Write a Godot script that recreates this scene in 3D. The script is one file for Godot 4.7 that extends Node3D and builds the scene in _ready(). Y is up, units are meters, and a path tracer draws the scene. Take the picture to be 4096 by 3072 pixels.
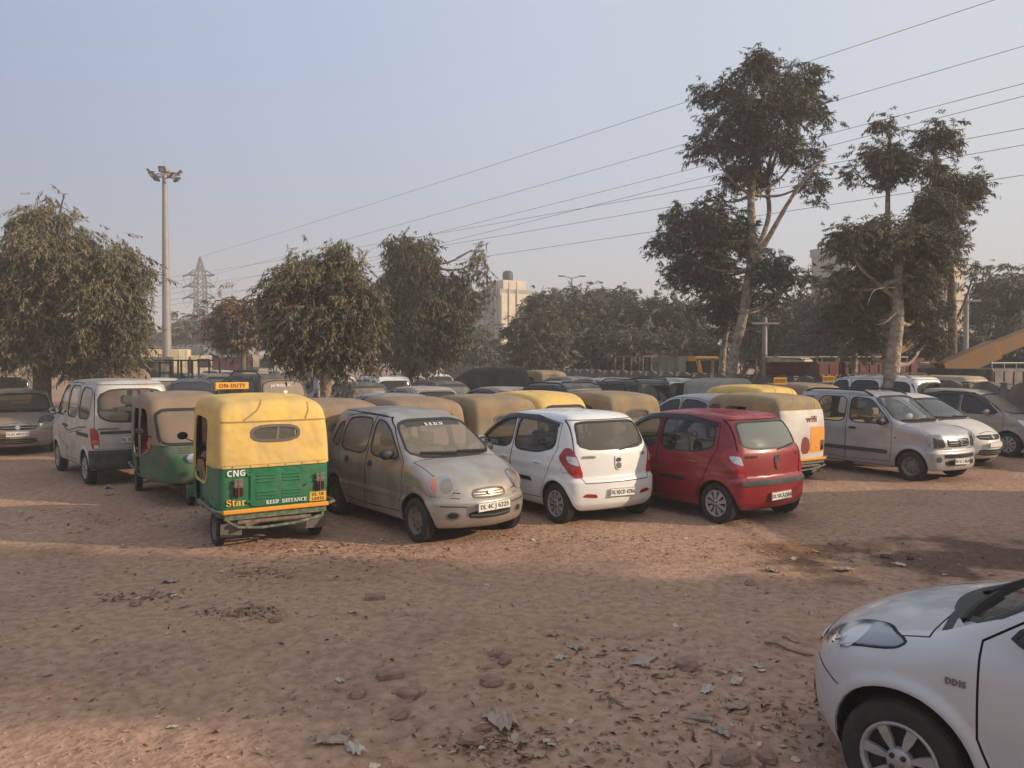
extends Node3D
# ---------------------------------------------------------------- mesh building
class MB:
	var v := PackedVector3Array()
	var n := PackedVector3Array()
	var uv := PackedVector2Array()
	var c := PackedColorArray()
	var col := Color(1, 1, 1)
	var use_uv := false
	var use_c := false
	func tri_n(a: Vector3, b: Vector3, d: Vector3, na: Vector3, nb: Vector3, nd: Vector3) -> void:
		var x := (b - a).cross(d - a)
		if x.dot(na + nb + nd) > 0.0:
			v.append(a); v.append(d); v.append(b)
			n.append(na); n.append(nd); n.append(nb)
		else:
			v.append(a); v.append(b); v.append(d)
			n.append(na); n.append(nb); n.append(nd)
		if use_c:
			c.append(col); c.append(col); c.append(col)
	# flat triangle, front towards the side "out"
	func tri(a: Vector3, b: Vector3, d: Vector3, out: Vector3) -> void:
		var x := (b - a).cross(d - a)
		if x.length_squared() < 1e-16:
			return
		x = x.normalized()
		if x.dot(out) < 0.0:
			x = -x
		tri_n(a, b, d, x, x, x)
	func quad(a: Vector3, b: Vector3, d: Vector3, e: Vector3, out: Vector3) -> void:
		tri(a, b, d, out)
		tri(a, d, e, out)
	# box with chamfered edges; t places it
	func box(size: Vector3, t := Transform3D(), bev := 0.0) -> void:
		var h := size * 0.5
		var bv := minf(bev, minf(h.x, minf(h.y, h.z)) * 0.9)
		var cen := t.origin
		if bv <= 0.0:
			for ax in 3:
				for sg in [-1.0, 1.0]:
					var o := Vector3.ZERO
					o[ax] = sg
					var p := Vector3.ZERO
					p[(ax + 1) % 3] = 1.0
					var q := Vector3.ZERO
					q[(ax + 2) % 3] = 1.0
					var b0: Vector3 = t * ((o - p - q) * h)
					var b1: Vector3 = t * ((o + p - q) * h)
					var b2: Vector3 = t * ((o + p + q) * h)
					var b3: Vector3 = t * ((o - p + q) * h)
					quad(b0, b1, b2, b3, t.basis * o)
			return
		var inner := h - Vector3(bv, bv, bv)
		for ax in 3:
			for sg in [-1.0, 1.0]:
				var a1 := (ax + 1) % 3
				var a2 := (ax + 2) % 3
				var pts := []
				for k in [[-1.0, -1.0], [1.0, -1.0], [1.0, 1.0], [-1.0, 1.0]]:
					var p := Vector3.ZERO
					p[ax] = sg * h[ax]
					p[a1] = k[0] * inner[a1]
					p[a2] = k[1] * inner[a2]
					pts.append(t * p)
				var o := Vector3.ZERO
				o[ax] = sg
				quad(pts[0], pts[1], pts[2], pts[3], t.basis * o)
		for ax in 3:
			var a1 := (ax + 1) % 3
			var a2 := (ax + 2) % 3
			for k in [[-1.0, -1.0], [1.0, -1.0], [1.0, 1.0], [-1.0, 1.0]]:
				var pts := []
				for e in [[-1.0, 0], [1.0, 0], [1.0, 1], [-1.0, 1]]:
					var p := Vector3.ZERO
					p[ax] = e[0] * inner[ax]
					p[a1] = k[0] * (h[a1] if e[1] == 0 else inner[a1])
					p[a2] = k[1] * (inner[a2] if e[1] == 0 else h[a2])
					pts.append(t * p)
				var o := Vector3.ZERO
				o[a1] = k[0]
				o[a2] = k[1]
				quad(pts[0], pts[1], pts[2], pts[3], t.basis * o)
		for sx in [-1.0, 1.0]:
			for sy in [-1.0, 1.0]:
				for sz in [-1.0, 1.0]:
					var sg := Vector3(sx, sy, sz)
					var p0: Vector3 = t * (sg * Vector3(h.x, inner.y, inner.z))
					var p1: Vector3 = t * (sg * Vector3(inner.x, h.y, inner.z))
					var p2: Vector3 = t * (sg * Vector3(inner.x, inner.y, h.z))
					tri(p0, p1, p2, t.basis * sg)
		cen = cen
	# tube along points with one radius per point
	func tube(pts: PackedVector3Array, radii: PackedFloat32Array, sides := 8, caps := true) -> void:
		var m := pts.size()
		var rings := []
		var side := Vector3.ZERO
		for i in m:
			var dir := (pts[mini(i + 1, m - 1)] - pts[maxi(i - 1, 0)]).normalized()
			if side == Vector3.ZERO:
				side = dir.cross(Vector3.UP if absf(dir.y) < 0.9 else Vector3.RIGHT).normalized()
			else:
				side = (side - dir * side.dot(dir)).normalized()
			var up := dir.cross(side)
			var r: float = radii[mini(i, radii.size() - 1)]
			var ring := PackedVector3Array()
			for k in sides:
				var a := TAU * k / sides
				ring.append(side * cos(a) + up * sin(a))
			rings.append([pts[i], r, ring, dir])
		for i in m - 1:
			var A: Array = rings[i]
			var B: Array = rings[i + 1]
			for k in sides:
				var k2 := (k + 1) % sides
				var a0: Vector3 = A[2][k]
				var a1: Vector3 = A[2][k2]
				var b0: Vector3 = B[2][k]
				var b1: Vector3 = B[2][k2]
				var pa0: Vector3 = A[0] + a0 * A[1]
				var pa1: Vector3 = A[0] + a1 * A[1]
				var pb0: Vector3 = B[0] + b0 * B[1]
				var pb1: Vector3 = B[0] + b1 * B[1]
				tri_n(pa0, pa1, pb1, a0, a1, b1)
				tri_n(pa0, pb1, pb0, a0, b1, b0)
		if caps:
			for e in [0, m - 1]:
				var A: Array = rings[e]
				var o: Vector3 = A[3] * (-1.0 if e == 0 else 1.0)
				for k in sides:
					var q0: Vector3 = A[0] + A[2][k] * A[1]
					var q1: Vector3 = A[0] + A[2][(k + 1) % sides] * A[1]
					tri(A[0], q0, q1, o)
	func rod(a: Vector3, b: Vector3, r: float, sides := 6) -> void:
		tube(PackedVector3Array([a, b]), PackedFloat32Array([r, r]), sides)
	# profile (radius, height) turned about the y axis of t; soft: smooth along the profile
	func lathe(prof: PackedVector2Array, segs: int, t := Transform3D(), soft := true) -> void:
		var m := prof.size()
		var nr := PackedVector2Array()
		for i in m:
			var d := prof[mini(i + 1, m - 1)] - prof[maxi(i - 1, 0)]
			nr.append(Vector2(d.y, -d.x).normalized())
		for i in m - 1:
			var fl := (prof[i + 1] - prof[i])
			fl = Vector2(fl.y, -fl.x).normalized()
			var n0 := nr[i] if soft else fl
			var n1 := nr[i + 1] if soft else fl
			for k in segs:
				var a0 := TAU * k / segs
				var a1 := TAU * (k + 1) / segs
				var e0 := Vector3(cos(a0), 0, sin(a0))
				var e1 := Vector3(cos(a1), 0, sin(a1))
				var p00: Vector3 = t * (e0 * prof[i].x + Vector3.UP * prof[i].y)
				var p01: Vector3 = t * (e1 * prof[i].x + Vector3.UP * prof[i].y)
				var p10: Vector3 = t * (e0 * prof[i + 1].x + Vector3.UP * prof[i + 1].y)
				var p11: Vector3 = t * (e1 * prof[i + 1].x + Vector3.UP * prof[i + 1].y)
				var m00: Vector3 = (t.basis * (e0 * n0.x + Vector3.UP * n0.y)).normalized()
				var m01: Vector3 = (t.basis * (e1 * n0.x + Vector3.UP * n0.y)).normalized()
				var m10: Vector3 = (t.basis * (e0 * n1.x + Vector3.UP * n1.y)).normalized()
				var m11: Vector3 = (t.basis * (e1 * n1.x + Vector3.UP * n1.y)).normalized()
				if prof[i].x > 1e-5:
					tri_n(p00, p01, p11, m00, m01, m11)
				if prof[i + 1].x > 1e-5:
					tri_n(p00, p11, p10, m00, m11, m10)
	# outline in the xy plane of t, pushed out by depth along z (both faces closed)
	func prism(poly: PackedVector2Array, depth: float, t := Transform3D()) -> void:
		var ix := Geometry2D.triangulate_polygon(poly)
		var fz := t.basis.z.normalized()
		for i in range(0, ix.size(), 3):
			var a := poly[ix[i]]
			var b := poly[ix[i + 1]]
			var d := poly[ix[i + 2]]
			tri(t * Vector3(a.x, a.y, depth), t * Vector3(b.x, b.y, depth), t * Vector3(d.x, d.y, depth), fz)
			tri(t * Vector3(a.x, a.y, 0), t * Vector3(b.x, b.y, 0), t * Vector3(d.x, d.y, 0), -fz)
		var m := poly.size()
		var ccw := not Geometry2D.is_polygon_clockwise(poly)
		for i in m:
			var a := poly[i]
			var b := poly[(i + 1) % m]
			var e := b - a
			var o := Vector2(e.y, -e.x) if ccw else Vector2(-e.y, e.x)
			quad(t * Vector3(a.x, a.y, 0), t * Vector3(b.x, b.y, 0), t * Vector3(b.x, b.y, depth), t * Vector3(a.x, a.y, depth), t.basis * Vector3(o.x, o.y, 0))
	func ball(cen: Vector3, rad: Vector3, lat := 6, lon := 10, rough := 0.0, sd := 0) -> void:
		var r := RandomNumberGenerator.new()
		r.seed = sd + 17
		var pts := []
		for i in lat + 1:
			var row := PackedVector3Array()
			for k in lon:
				var th := PI * i / lat
				var ph := TAU * k / lon
				var d := Vector3(sin(th) * cos(ph), cos(th), sin(th) * sin(ph))
				var j := 1.0 + (r.randf_range(-rough, rough) if i > 0 and i < lat else 0.0)
				row.append(d * rad * j)
			pts.append(row)
		for i in lat:
			for k in lon:
				var k2 := (k + 1) % lon
				var a: Vector3 = pts[i][k]
				var b: Vector3 = pts[i][k2]
				var d: Vector3 = pts[i + 1][k2]
				var e: Vector3 = pts[i + 1][k]
				if rough > 0.0:
					quad(cen + a, cen + b, cen + d, cen + e, a + d)
				else:
					var iv := Vector3.ONE / (rad * rad)
					if i > 0:
						tri_n(cen + a, cen + b, cen + d, (a * iv).normalized(), (b * iv).normalized(), (d * iv).normalized())
					if i < lat - 1:
						tri_n(cen + a, cen + d, cen + e, (a * iv).normalized(), (d * iv).normalized(), (e * iv).normalized())
	func mesh() -> ArrayMesh:
		var arr := []
		arr.resize(Mesh.ARRAY_MAX)
		arr[Mesh.ARRAY_VERTEX] = v
		arr[Mesh.ARRAY_NORMAL] = n
		if use_uv:
			arr[Mesh.ARRAY_TEX_UV] = uv
		if use_c:
			arr[Mesh.ARRAY_COLOR] = c
		var m := ArrayMesh.new()
		if v.size() > 0:
			m.add_surface_from_arrays(Mesh.PRIMITIVE_TRIANGLES, arr)
		return m

func V3(x: float, y: float, z: float) -> Vector3:
	return Vector3(x, y, z)

func pl2(a: Array) -> PackedVector2Array:
	var p := PackedVector2Array()
	for i in range(0, a.size(), 2):
		p.append(Vector2(a[i], a[i + 1]))
	return p

# cut the corners of a closed outline so that it reads as rounded
func soften(p: PackedVector2Array, times := 2, q := 0.25) -> PackedVector2Array:
	for k in times:
		var o := PackedVector2Array()
		for i in p.size():
			var a := p[i]
			var b := p[(i + 1) % p.size()]
			o.append(a.lerp(b, q))
			o.append(a.lerp(b, 1.0 - q))
		p = o
	return p

func oval(cx: float, cy: float, rx: float, ry: float, k := 16) -> PackedVector2Array:
	var p := PackedVector2Array()
	for i in k:
		p.append(Vector2(cx + rx * cos(TAU * i / k), cy + ry * sin(TAU * i / k)))
	return p

func put(called: String, mesh: Mesh, material: Material, parent: Node = null) -> MeshInstance3D:
	var o := MeshInstance3D.new()
	o.name = called
	o.mesh = mesh
	if material:
		o.set_surface_override_material(0, material) if mesh.get_surface_count() > 0 else null
	(parent if parent else self).add_child(o, true)
	return o

func tag(o: Node, label: String, category: String, group := "") -> Node:
	o.set_meta("label", label)
	o.set_meta("category", category)
	if group != "":
		o.set_meta("group", group)
	return o

var taken := {}
func numbered(called: String) -> String:
	var k: int = taken.get(called, -1) + 1
	taken[called] = k
	return called if k == 0 else "%s_%03d" % [called, k]

func base(called: String, at: Vector3, turn := 0.0) -> Node3D:
	var o := Node3D.new()
	o.name = numbered(called)
	add_child(o)
	o.position = at
	o.rotation.y = turn
	return o

func thing(called: String, mesh: Mesh, material: Material, at: Vector3, turn: float, label: String, category: String, group := "") -> MeshInstance3D:
	var o := put(numbered(called), mesh, material, self)
	o.position = at
	o.rotation.y = turn
	tag(o, label, category, group)
	return o

# ---------------------------------------------------------------- materials
func lin(r: float, g: float, b: float, a := 1.0) -> Color:
	var k := Color(r, g, b).linear_to_srgb()
	k.a = a
	return k

func noise_tex(sd: int, freq: float, cols: Array, offs: Array, size := 256, oct := 4, kind := FastNoiseLite.TYPE_SIMPLEX_SMOOTH) -> NoiseTexture2D:
	var nz := FastNoiseLite.new()
	nz.seed = sd
	nz.noise_type = kind
	nz.frequency = freq
	nz.fractal_octaves = oct
	var t := NoiseTexture2D.new()
	t.width = size
	t.height = size
	t.seamless = true
	t.noise = nz
	var g := Gradient.new()
	g.offsets = PackedFloat32Array(offs)
	g.colors = PackedColorArray(cols)
	t.color_ramp = g
	return t

var grime_r: NoiseTexture2D
var grain_h: NoiseTexture2D
func plain(col: Color, rough := 0.7, metal := 0.0, coat := 0.0) -> StandardMaterial3D:
	var m := StandardMaterial3D.new()
	m.albedo_color = col
	m.roughness = rough
	m.metallic = metal
	if coat > 0.0:
		m.clearcoat_enabled = true
		m.clearcoat = coat
		m.clearcoat_roughness = 0.12
	return m

# painted metal with settled dust: two colours broken up by noise, matt where the dust lies
func dusty(col: Color, dust: Color, lo: float, hi: float, rough: float, metal := 0.0, coat := 0.0, sd := 1, scale := 0.6) -> StandardMaterial3D:
	var m := StandardMaterial3D.new()
	m.albedo_texture = noise_tex(sd, 0.012, [col.lerp(dust, lo), col.lerp(dust, (lo + hi) * 0.5), col.lerp(dust, hi)], [0.25, 0.5, 0.75], 256, 5)
	m.uv1_triplanar = true
	m.uv1_scale = Vector3.ONE * scale
	m.roughness = rough
	m.metallic = metal
	if coat > 0.0:
		m.clearcoat_enabled = true
		m.clearcoat = coat
		m.clearcoat_roughness = 0.1
		m.clearcoat_texture = grime_r
	return m

func pane(col: Color, alpha: float, rough := 0.06) -> StandardMaterial3D:
	var m := StandardMaterial3D.new()
	m.albedo_color = Color(col, alpha)
	m.transparency = BaseMaterial3D.TRANSPARENCY_ALPHA
	m.roughness = rough
	return m
# ---------------------------------------------------------------- bodies of vehicles
# A body is the space under a roof line, between two sides and two ends, with rounded meetings. p = (across, up, along), along 0 at the tail.
class Hull:
	const N := 240
	var L := 3.6
	var H := 1.55
	var top := PackedFloat32Array()
	var topc := PackedFloat32Array()
	var plan := PackedFloat32Array()
	var front := PackedFloat32Array()
	var frontc := PackedFloat32Array()
	var rear := PackedFloat32Array()
	var rearc := PackedFloat32Array()
	var sect := PackedFloat32Array()
	var y0 := 0.2
	var crown := 0.05
	var bowf := 0.2
	var bowr := 0.1
	var kt := 0.12
	var kf := 0.16
	var kr := 0.14
	var wells := []      # [along, up, radius, inner face]
	var flare := 0.015
	var maxw := 0.85
	var inv_s := 1.0
	var inv_y := 1.0
	var with_wells := true
	static func curve(pts: Array, x0: float, x1: float) -> PackedFloat32Array:
		# cubic through the points without overshoot
		var m := pts.size() / 2
		var d := []
		for i in m - 1:
			d.append((pts[2 * i + 3] - pts[2 * i + 1]) / (pts[2 * i + 2] - pts[2 * i]))
		var t := []
		for i in m:
			if i == 0:
				t.append(d[0])
			elif i == m - 1:
				t.append(d[m - 2])
			elif d[i - 1] * d[i] <= 0.0:
				t.append(0.0)
			else:
				t.append(2.0 * d[i - 1] * d[i] / (d[i - 1] + d[i]))
		var out := PackedFloat32Array()
		var k := 0
		for j in N + 1:
			var x := x0 + (x1 - x0) * j / N
			if x <= pts[0]:
				out.append(pts[1] + t[0] * (x - pts[0]))
				continue
			if x >= pts[2 * m - 2]:
				out.append(pts[2 * m - 1] + t[m - 1] * (x - pts[2 * m - 2]))
				continue
			while x > pts[2 * k + 2]:
				k += 1
			var w: float = pts[2 * k + 2] - pts[2 * k]
			var u: float = (x - pts[2 * k]) / w
			var u2 := u * u
			var u3 := u2 * u
			out.append(pts[2 * k + 1] * (2 * u3 - 3 * u2 + 1) + t[k] * w * (u3 - 2 * u2 + u) + pts[2 * k + 3] * (3 * u2 - 2 * u3) + t[k + 1] * w * (u3 - u2))
		return out
	static func blur(a: PackedFloat32Array, r: int) -> PackedFloat32Array:
		var o := PackedFloat32Array()
		for i in a.size():
			var s := 0.0
			for k in range(-r, r + 1):
				s += a[clampi(i + k, 0, a.size() - 1)]
			o.append(s / (2 * r + 1))
		return o
	static func cosines(a: PackedFloat32Array, step: float) -> PackedFloat32Array:
		var o := PackedFloat32Array()
		for i in a.size():
			var d := (a[mini(i + 1, a.size() - 1)] - a[maxi(i - 1, 0)]) / (2.0 * step)
			o.append(1.0 / sqrt(1.0 + d * d))
		return o
	func setup(q: Dictionary) -> Hull:
		L = q.L
		H = q.H
		inv_s = N / (L + 0.4)
		inv_y = N / (H + 0.2)
		top = blur(curve(q.top, -0.2, L + 0.2), 4)
		topc = cosines(top, 1.0 / inv_s)
		plan = blur(curve(q.plan, -0.2, L + 0.2), 3)
		front = blur(curve(q.front, 0.0, H + 0.2), 3)
		frontc = cosines(front, 1.0 / inv_y)
		rear = blur(curve(q.rear, 0.0, H + 0.2), 2)
		rearc = cosines(rear, 1.0 / inv_y)
		sect = blur(curve(q.sect, 0.0, H + 0.2), 2)
		for w in plan:
			maxw = maxf(maxw, w)
		y0 = q.get("y0", 0.2)
		crown = q.get("crown", 0.05)
		bowf = q.get("bowf", 0.2)
		bowr = q.get("bowr", 0.1)
		kt = q.get("kt", 0.12)
		kf = q.get("kf", 0.16)
		kr = q.get("kr", 0.14)
		wells = q.get("wells", [])
		flare = q.get("flare", 0.015)
		return self
	func f(p: Vector3) -> float:
		var ax := absf(p.x)
		var si := clampf((p.z + 0.2) * inv_s, 0.0, N - 0.001)
		var i := int(si)
		var fr := si - i
		var yi := clampf(p.y * inv_y, 0.0, N - 0.001)
		var j := int(yi)
		var fy := yi - j
		var w := plan[i] + (plan[i + 1] - plan[i]) * fr
		var q := minf(ax / w, 1.15)
		q *= q
		var W := w - (sect[j] + (sect[j + 1] - sect[j]) * fy)
		if with_wells:
			for a in wells:
				var dd := Vector2(p.z - a[0], p.y - a[1]).length()
				var t := 1.0 - absf(dd - a[2] - 0.015) / 0.06
				if t > 0.0:
					W += flare * t * t * (3.0 - 2.0 * t)
		var g := (p.y + crown * q - top[i] - (top[i + 1] - top[i]) * fr) * (topc[i] + (topc[i + 1] - topc[i]) * fr)
		var b := ax - W
		var h := maxf(kt - absf(g - b), 0.0)
		g = maxf(g, b) + h * h / (4.0 * kt)
		b = (p.z + bowf * q - front[j] - (front[j + 1] - front[j]) * fy) * frontc[j]
		h = maxf(kf - absf(g - b), 0.0)
		g = maxf(g, b) + h * h / (4.0 * kf)
		b = (rear[j] + (rear[j + 1] - rear[j]) * fy + bowr * q - p.z) * rearc[j]
		h = maxf(kr - absf(g - b), 0.0)
		g = maxf(g, b) + h * h / (4.0 * kr)
		b = y0 - p.y
		h = maxf(0.05 - absf(g - b), 0.0)
		g = maxf(g, b) + h * h / 0.2
		return g
	func grad(p: Vector3) -> Vector3:
		const E := 0.008
		var g := Vector3(f(p + Vector3(E, 0, 0)) - f(p - Vector3(E, 0, 0)), f(p + Vector3(0, E, 0)) - f(p - Vector3(0, E, 0)), f(p + Vector3(0, 0, E)) - f(p - Vector3(0, 0, E)))
		return g / (2.0 * E)
	# the half with x >= 0 as a list of triangles [positions, normals]
	func half(h: float) -> Array:
		var o := Vector3(-h * 2.0, y0 - 0.06, -0.07)
		var nx := (int((maxw + 0.1 + 2.0 * h) / h / 4.0) + 1) * 4 + 1
		var ny := (int((H + 0.14 - y0) / h / 4.0) + 1) * 4 + 1
		var nz := (int((L + 0.16) / h / 4.0) + 1) * 4 + 1
		var F := PackedFloat32Array()
		F.resize(nx * ny * nz)
		F.fill(1e9)
		var id := PackedInt32Array()
		id.resize(nx * ny * nz)
		id.fill(-1)
		var sy := nx
		var sz := nx * ny
		var blocks := []
		for bz in range(0, nz - 1, 4):
			for by in range(0, ny - 1, 4):
				for bx in range(0, nx - 1, 4):
					var cc := o + Vector3(bx + 2, by + 2, bz + 2) * h
					if absf(f(cc)) > 4.9 * h + 0.01:
						continue
					blocks.append(Vector3i(bx, by, bz))
					for z in range(bz, bz + 5):
						for y in range(by, by + 5):
							var at := bx + y * sy + z * sz
							for x in range(bx, bx + 5):
								if F[at] > 1e8:
									F[at] = f(o + Vector3(x, y, z) * h)
								at += 1
		var P := PackedVector3Array()
		var cells := []
		var offs := [0, 1, sy, sy + 1, sz, sz + 1, sz + sy, sz + sy + 1]
		var cor := [Vector3(0, 0, 0), Vector3(1, 0, 0), Vector3(0, 1, 0), Vector3(1, 1, 0), Vector3(0, 0, 1), Vector3(1, 0, 1), Vector3(0, 1, 1), Vector3(1, 1, 1)]
		var edges := [[0, 1], [2, 3], [4, 5], [6, 7], [0, 2], [1, 3], [4, 6], [5, 7], [0, 4], [1, 5], [2, 6], [3, 7]]
		for b in blocks:
			for z in range(b.z, b.z + 4):
				for y in range(b.y, b.y + 4):
					var at: int = b.x + y * sy + z * sz
					for x in range(b.x, b.x + 4):
						var s0 := F[at] < 0.0
						if not (F[at + 1] < 0.0 == s0 and F[at + sy] < 0.0 == s0 and F[at + sy + 1] < 0.0 == s0 and F[at + sz] < 0.0 == s0 and F[at + sz + 1] < 0.0 == s0 and F[at + sz + sy] < 0.0 == s0 and F[at + sz + sy + 1] < 0.0 == s0):
							var sum := Vector3.ZERO
							var k := 0
							for e in edges:
								var fa := F[at + offs[e[0]]]
								var fb := F[at + offs[e[1]]]
								if (fa < 0.0) != (fb < 0.0):
									sum += (cor[e[0]] as Vector3).lerp(cor[e[1]], fa / (fa - fb))
									k += 1
							id[at] = P.size()
							cells.append(at)
							P.append(o + (Vector3(x, y, z) + sum / k) * h)
						at += 1
		var G := PackedVector3Array()
		for i in P.size():
			var p := P[i]
			for k in 2:
				var g := grad(p)
				var l := maxf(g.length(), 0.3)
				p -= g * (clampf(f(p), -h * 0.7, h * 0.7) / (l * l))
			P[i] = p
			G.append(grad(p).normalized())
		var tp := PackedVector3Array()
		var tn := PackedVector3Array()
		for at in cells:
			for ax in 3:
				var st: int = [1, sy, sz][ax]
				if (F[at] < 0.0) == (F[at + st] < 0.0):
					continue
				var u: int = [sy, sz, 1][ax]
				var w: int = [sz, 1, sy][ax]
				if at - u - w < 0:
					continue
				var a := id[at]
				var b := id[at - u]
				var c := id[at - u - w]
				var d := id[at - w]
				if a < 0 or b < 0 or c < 0 or d < 0:
					continue
				for t in [[a, b, c], [a, c, d]]:
					if maxf(P[t[0]].x, maxf(P[t[1]].x, P[t[2]].x)) <= 0.0:
						continue
					for k in t:
						tp.append(P[k])
						tn.append(G[k])
		var s := [tp, tn]
		# trim at the middle plane
		return Hull.keep_side(s, Vector3(1, 0, 0), 0.0)
	static func clip(p: PackedVector3Array, m: PackedVector3Array, dist: PackedFloat32Array, inside: bool, op: PackedVector3Array, om: PackedVector3Array) -> void:
		var c := p.size()
		for i in c:
			var k := (i + 1) % c
			var da := dist[i] if inside else -dist[i]
			var db := dist[k] if inside else -dist[k]
			if da >= 0.0:
				op.append(p[i])
				om.append(m[i])
			if (da >= 0.0) != (db >= 0.0):
				var t := da / (da - db)
				op.append(p[i].lerp(p[k], t))
				om.append(m[i].lerp(m[k], t).normalized())
	static func fan(p: PackedVector3Array, m: PackedVector3Array, s: Array) -> void:
		for i in range(1, p.size() - 1):
			s[0].append(p[0]); s[0].append(p[i]); s[0].append(p[i + 1])
			s[1].append(m[0]); s[1].append(m[i]); s[1].append(m[i + 1])
	static func keep_side(s: Array, normal: Vector3, off: float) -> Array:
		var o := [PackedVector3Array(), PackedVector3Array()]
		var P: PackedVector3Array = s[0]
		var M: PackedVector3Array = s[1]
		for i in range(0, P.size(), 3):
			var d := PackedFloat32Array([P[i].dot(normal) - off, P[i + 1].dot(normal) - off, P[i + 2].dot(normal) - off])
			if d[0] >= 0 and d[1] >= 0 and d[2] >= 0:
				for k in 3:
					o[0].append(P[i + k]); o[1].append(M[i + k])
			elif d[0] >= 0 or d[1] >= 0 or d[2] >= 0:
				var a := PackedVector3Array()
				var b := PackedVector3Array()
				clip(P.slice(i, i + 3), M.slice(i, i + 3), d, true, a, b)
				fan(a, b, o)
		return o
	# ways of looking at the body: 0 from the side, 1 from the front, 2 from the tail, 3 from above
	static func flat(p: Vector3, way: int) -> Vector2:
		match way:
			0, 5: return Vector2(p.z, p.y)
			3: return Vector2(p.x, p.z)
		return Vector2(p.x, p.y)
	# cut a convex outline out of the triangles: [inside, outside], a gap left between them
	static func split(s: Array, way: int, poly: PackedVector2Array, gap: float, lim := -99.0) -> Array:
		if Geometry2D.is_polygon_clockwise(poly):
			poly.reverse()
		var lo := poly[0]
		var hi := poly[0]
		var en := []
		for i in poly.size():
			lo = lo.min(poly[i])
			hi = hi.max(poly[i])
			var e := (poly[(i + 1) % poly.size()] - poly[i])
			if e.length() < 1e-6:
				continue
			e = e.normalized()
			en.append([Vector2(-e.y, e.x), Vector2(-e.y, e.x).dot(poly[i])])
		var inn := [PackedVector3Array(), PackedVector3Array()]
		var out := [PackedVector3Array(), PackedVector3Array()]
		var P: PackedVector3Array = s[0]
		var M: PackedVector3Array = s[1]
		lo -= Vector2(gap, gap)
		hi += Vector2(gap, gap)
		for i in range(0, P.size(), 3):
			var nn := M[i] + M[i + 1] + M[i + 2]
			var ok := false
			match way:
				0: ok = nn.x > 0.45 and P[i].x > 0.15
				1: ok = nn.z > 0.35 and P[i].z > lim
				2: ok = nn.z < -0.25 and P[i].z < (lim if lim > -90 else 99.0)
				3: ok = nn.y > 0.3 and P[i].y > lim
				5: ok = minf(P[i].x, minf(P[i + 1].x, P[i + 2].x)) > lim
			if ok:
				var a := flat(P[i], way)
				var b := flat(P[i + 1], way)
				var c := flat(P[i + 2], way)
				if maxf(a.x, maxf(b.x, c.x)) < lo.x or minf(a.x, minf(b.x, c.x)) > hi.x or maxf(a.y, maxf(b.y, c.y)) < lo.y or minf(a.y, minf(b.y, c.y)) > hi.y:
					ok = false
			if not ok:
				for k in 3:
					out[0].append(P[i + k]); out[1].append(M[i + k])
				continue
			for side in 2:
				var p := P.slice(i, i + 3)
				var m := M.slice(i, i + 3)
				for e in en:
					if p.size() < 3:
						break
					var d := PackedFloat32Array()
					var any_out := false
					for q in p:
						var dd: float = flat(q, way).dot(e[0]) - e[1] + (-gap if side == 0 else gap)
						d.append(dd)
						any_out = any_out or dd < 0.0
					if any_out:
						if side == 1:
							var a := PackedVector3Array()
							var b := PackedVector3Array()
							clip(p, m, d, false, a, b)
							fan(a, b, out)
						var a2 := PackedVector3Array()
						var b2 := PackedVector3Array()
						clip(p, m, d, true, a2, b2)
						p = a2
						m = b2
				if side == 0 and p.size() >= 3:
					fan(p, m, inn)
		return [inn, out]
	# where a line of sight first meets the body
	func hit(o: Vector3, d: Vector3) -> Vector3:
		var t := 0.0
		for k in 60:
			var g := f(o + d * t)
			if g < 0.0006:
				return o + d * t
			t += maxf(g * 0.8, 0.0008)
			if t > 3.0:
				break
		return Vector3(1e6, 0, 0)
	# a point of a flat outline carried onto the body. way 4: onto a corner, seen at an angle (frame = [foot, across, inward])
	func onto(q: Vector2, way: int, frame := []) -> Vector3:
		match way:
			0: return hit(Vector3(maxw + 0.2, q.y, q.x), Vector3(-1, 0, 0))
			1: return hit(Vector3(q.x, q.y, L + 0.3), Vector3(0, 0, -1))
			2: return hit(Vector3(q.x, q.y, -0.3), Vector3(0, 0, 1))
			3: return hit(Vector3(q.x, H + 0.2, q.y), Vector3(0, -1, 0))
		var dd: Vector3 = frame[2]
		return hit(frame[0] + frame[1] * q.x + Vector3(0, q.y, 0) - dd * 1.0, dd)
	# a sheet laid on the body inside an outline, "off" above it, with an edge "deep" down
	func patch(poly: PackedVector2Array, way: int, off: float, deep: float, step := 0.06, frame := []) -> Array:
		var keep := with_wells
		with_wells = false
		var b := PackedVector2Array()
		for i in poly.size():
			var a := poly[i]
			var e := poly[(i + 1) % poly.size()]
			var k := maxi(1, int(ceil(a.distance_to(e) / step)))
			for j in k:
				b.append(a.lerp(e, float(j) / k))
		var pts := b.duplicate()
		var lo := b[0]
		var hi := b[0]
		for q in b:
			lo = lo.min(q)
			hi = hi.max(q)
		var inner := Geometry2D.offset_polygon(poly, -step * 0.45)
		var y := lo.y + step * 0.5
		var odd := 0.0
		while y < hi.y:
			var x := lo.x + step * (0.25 + odd)
			odd = 0.5 - odd
			while x < hi.x:
				for ip in inner:
					if Geometry2D.is_point_in_polygon(Vector2(x, y), ip):
						pts.append(Vector2(x, y))
				x += step
			y += step * 0.87
		var ix := Geometry2D.triangulate_delaunay(pts)
		var P := PackedVector3Array()
		var G := PackedVector3Array()
		for q in pts:
			var p := onto(q, way, frame)
			P.append(p)
			G.append(grad(p).normalized() if p.x < 1e5 else Vector3.UP)
		var s := [PackedVector3Array(), PackedVector3Array()]
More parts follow.
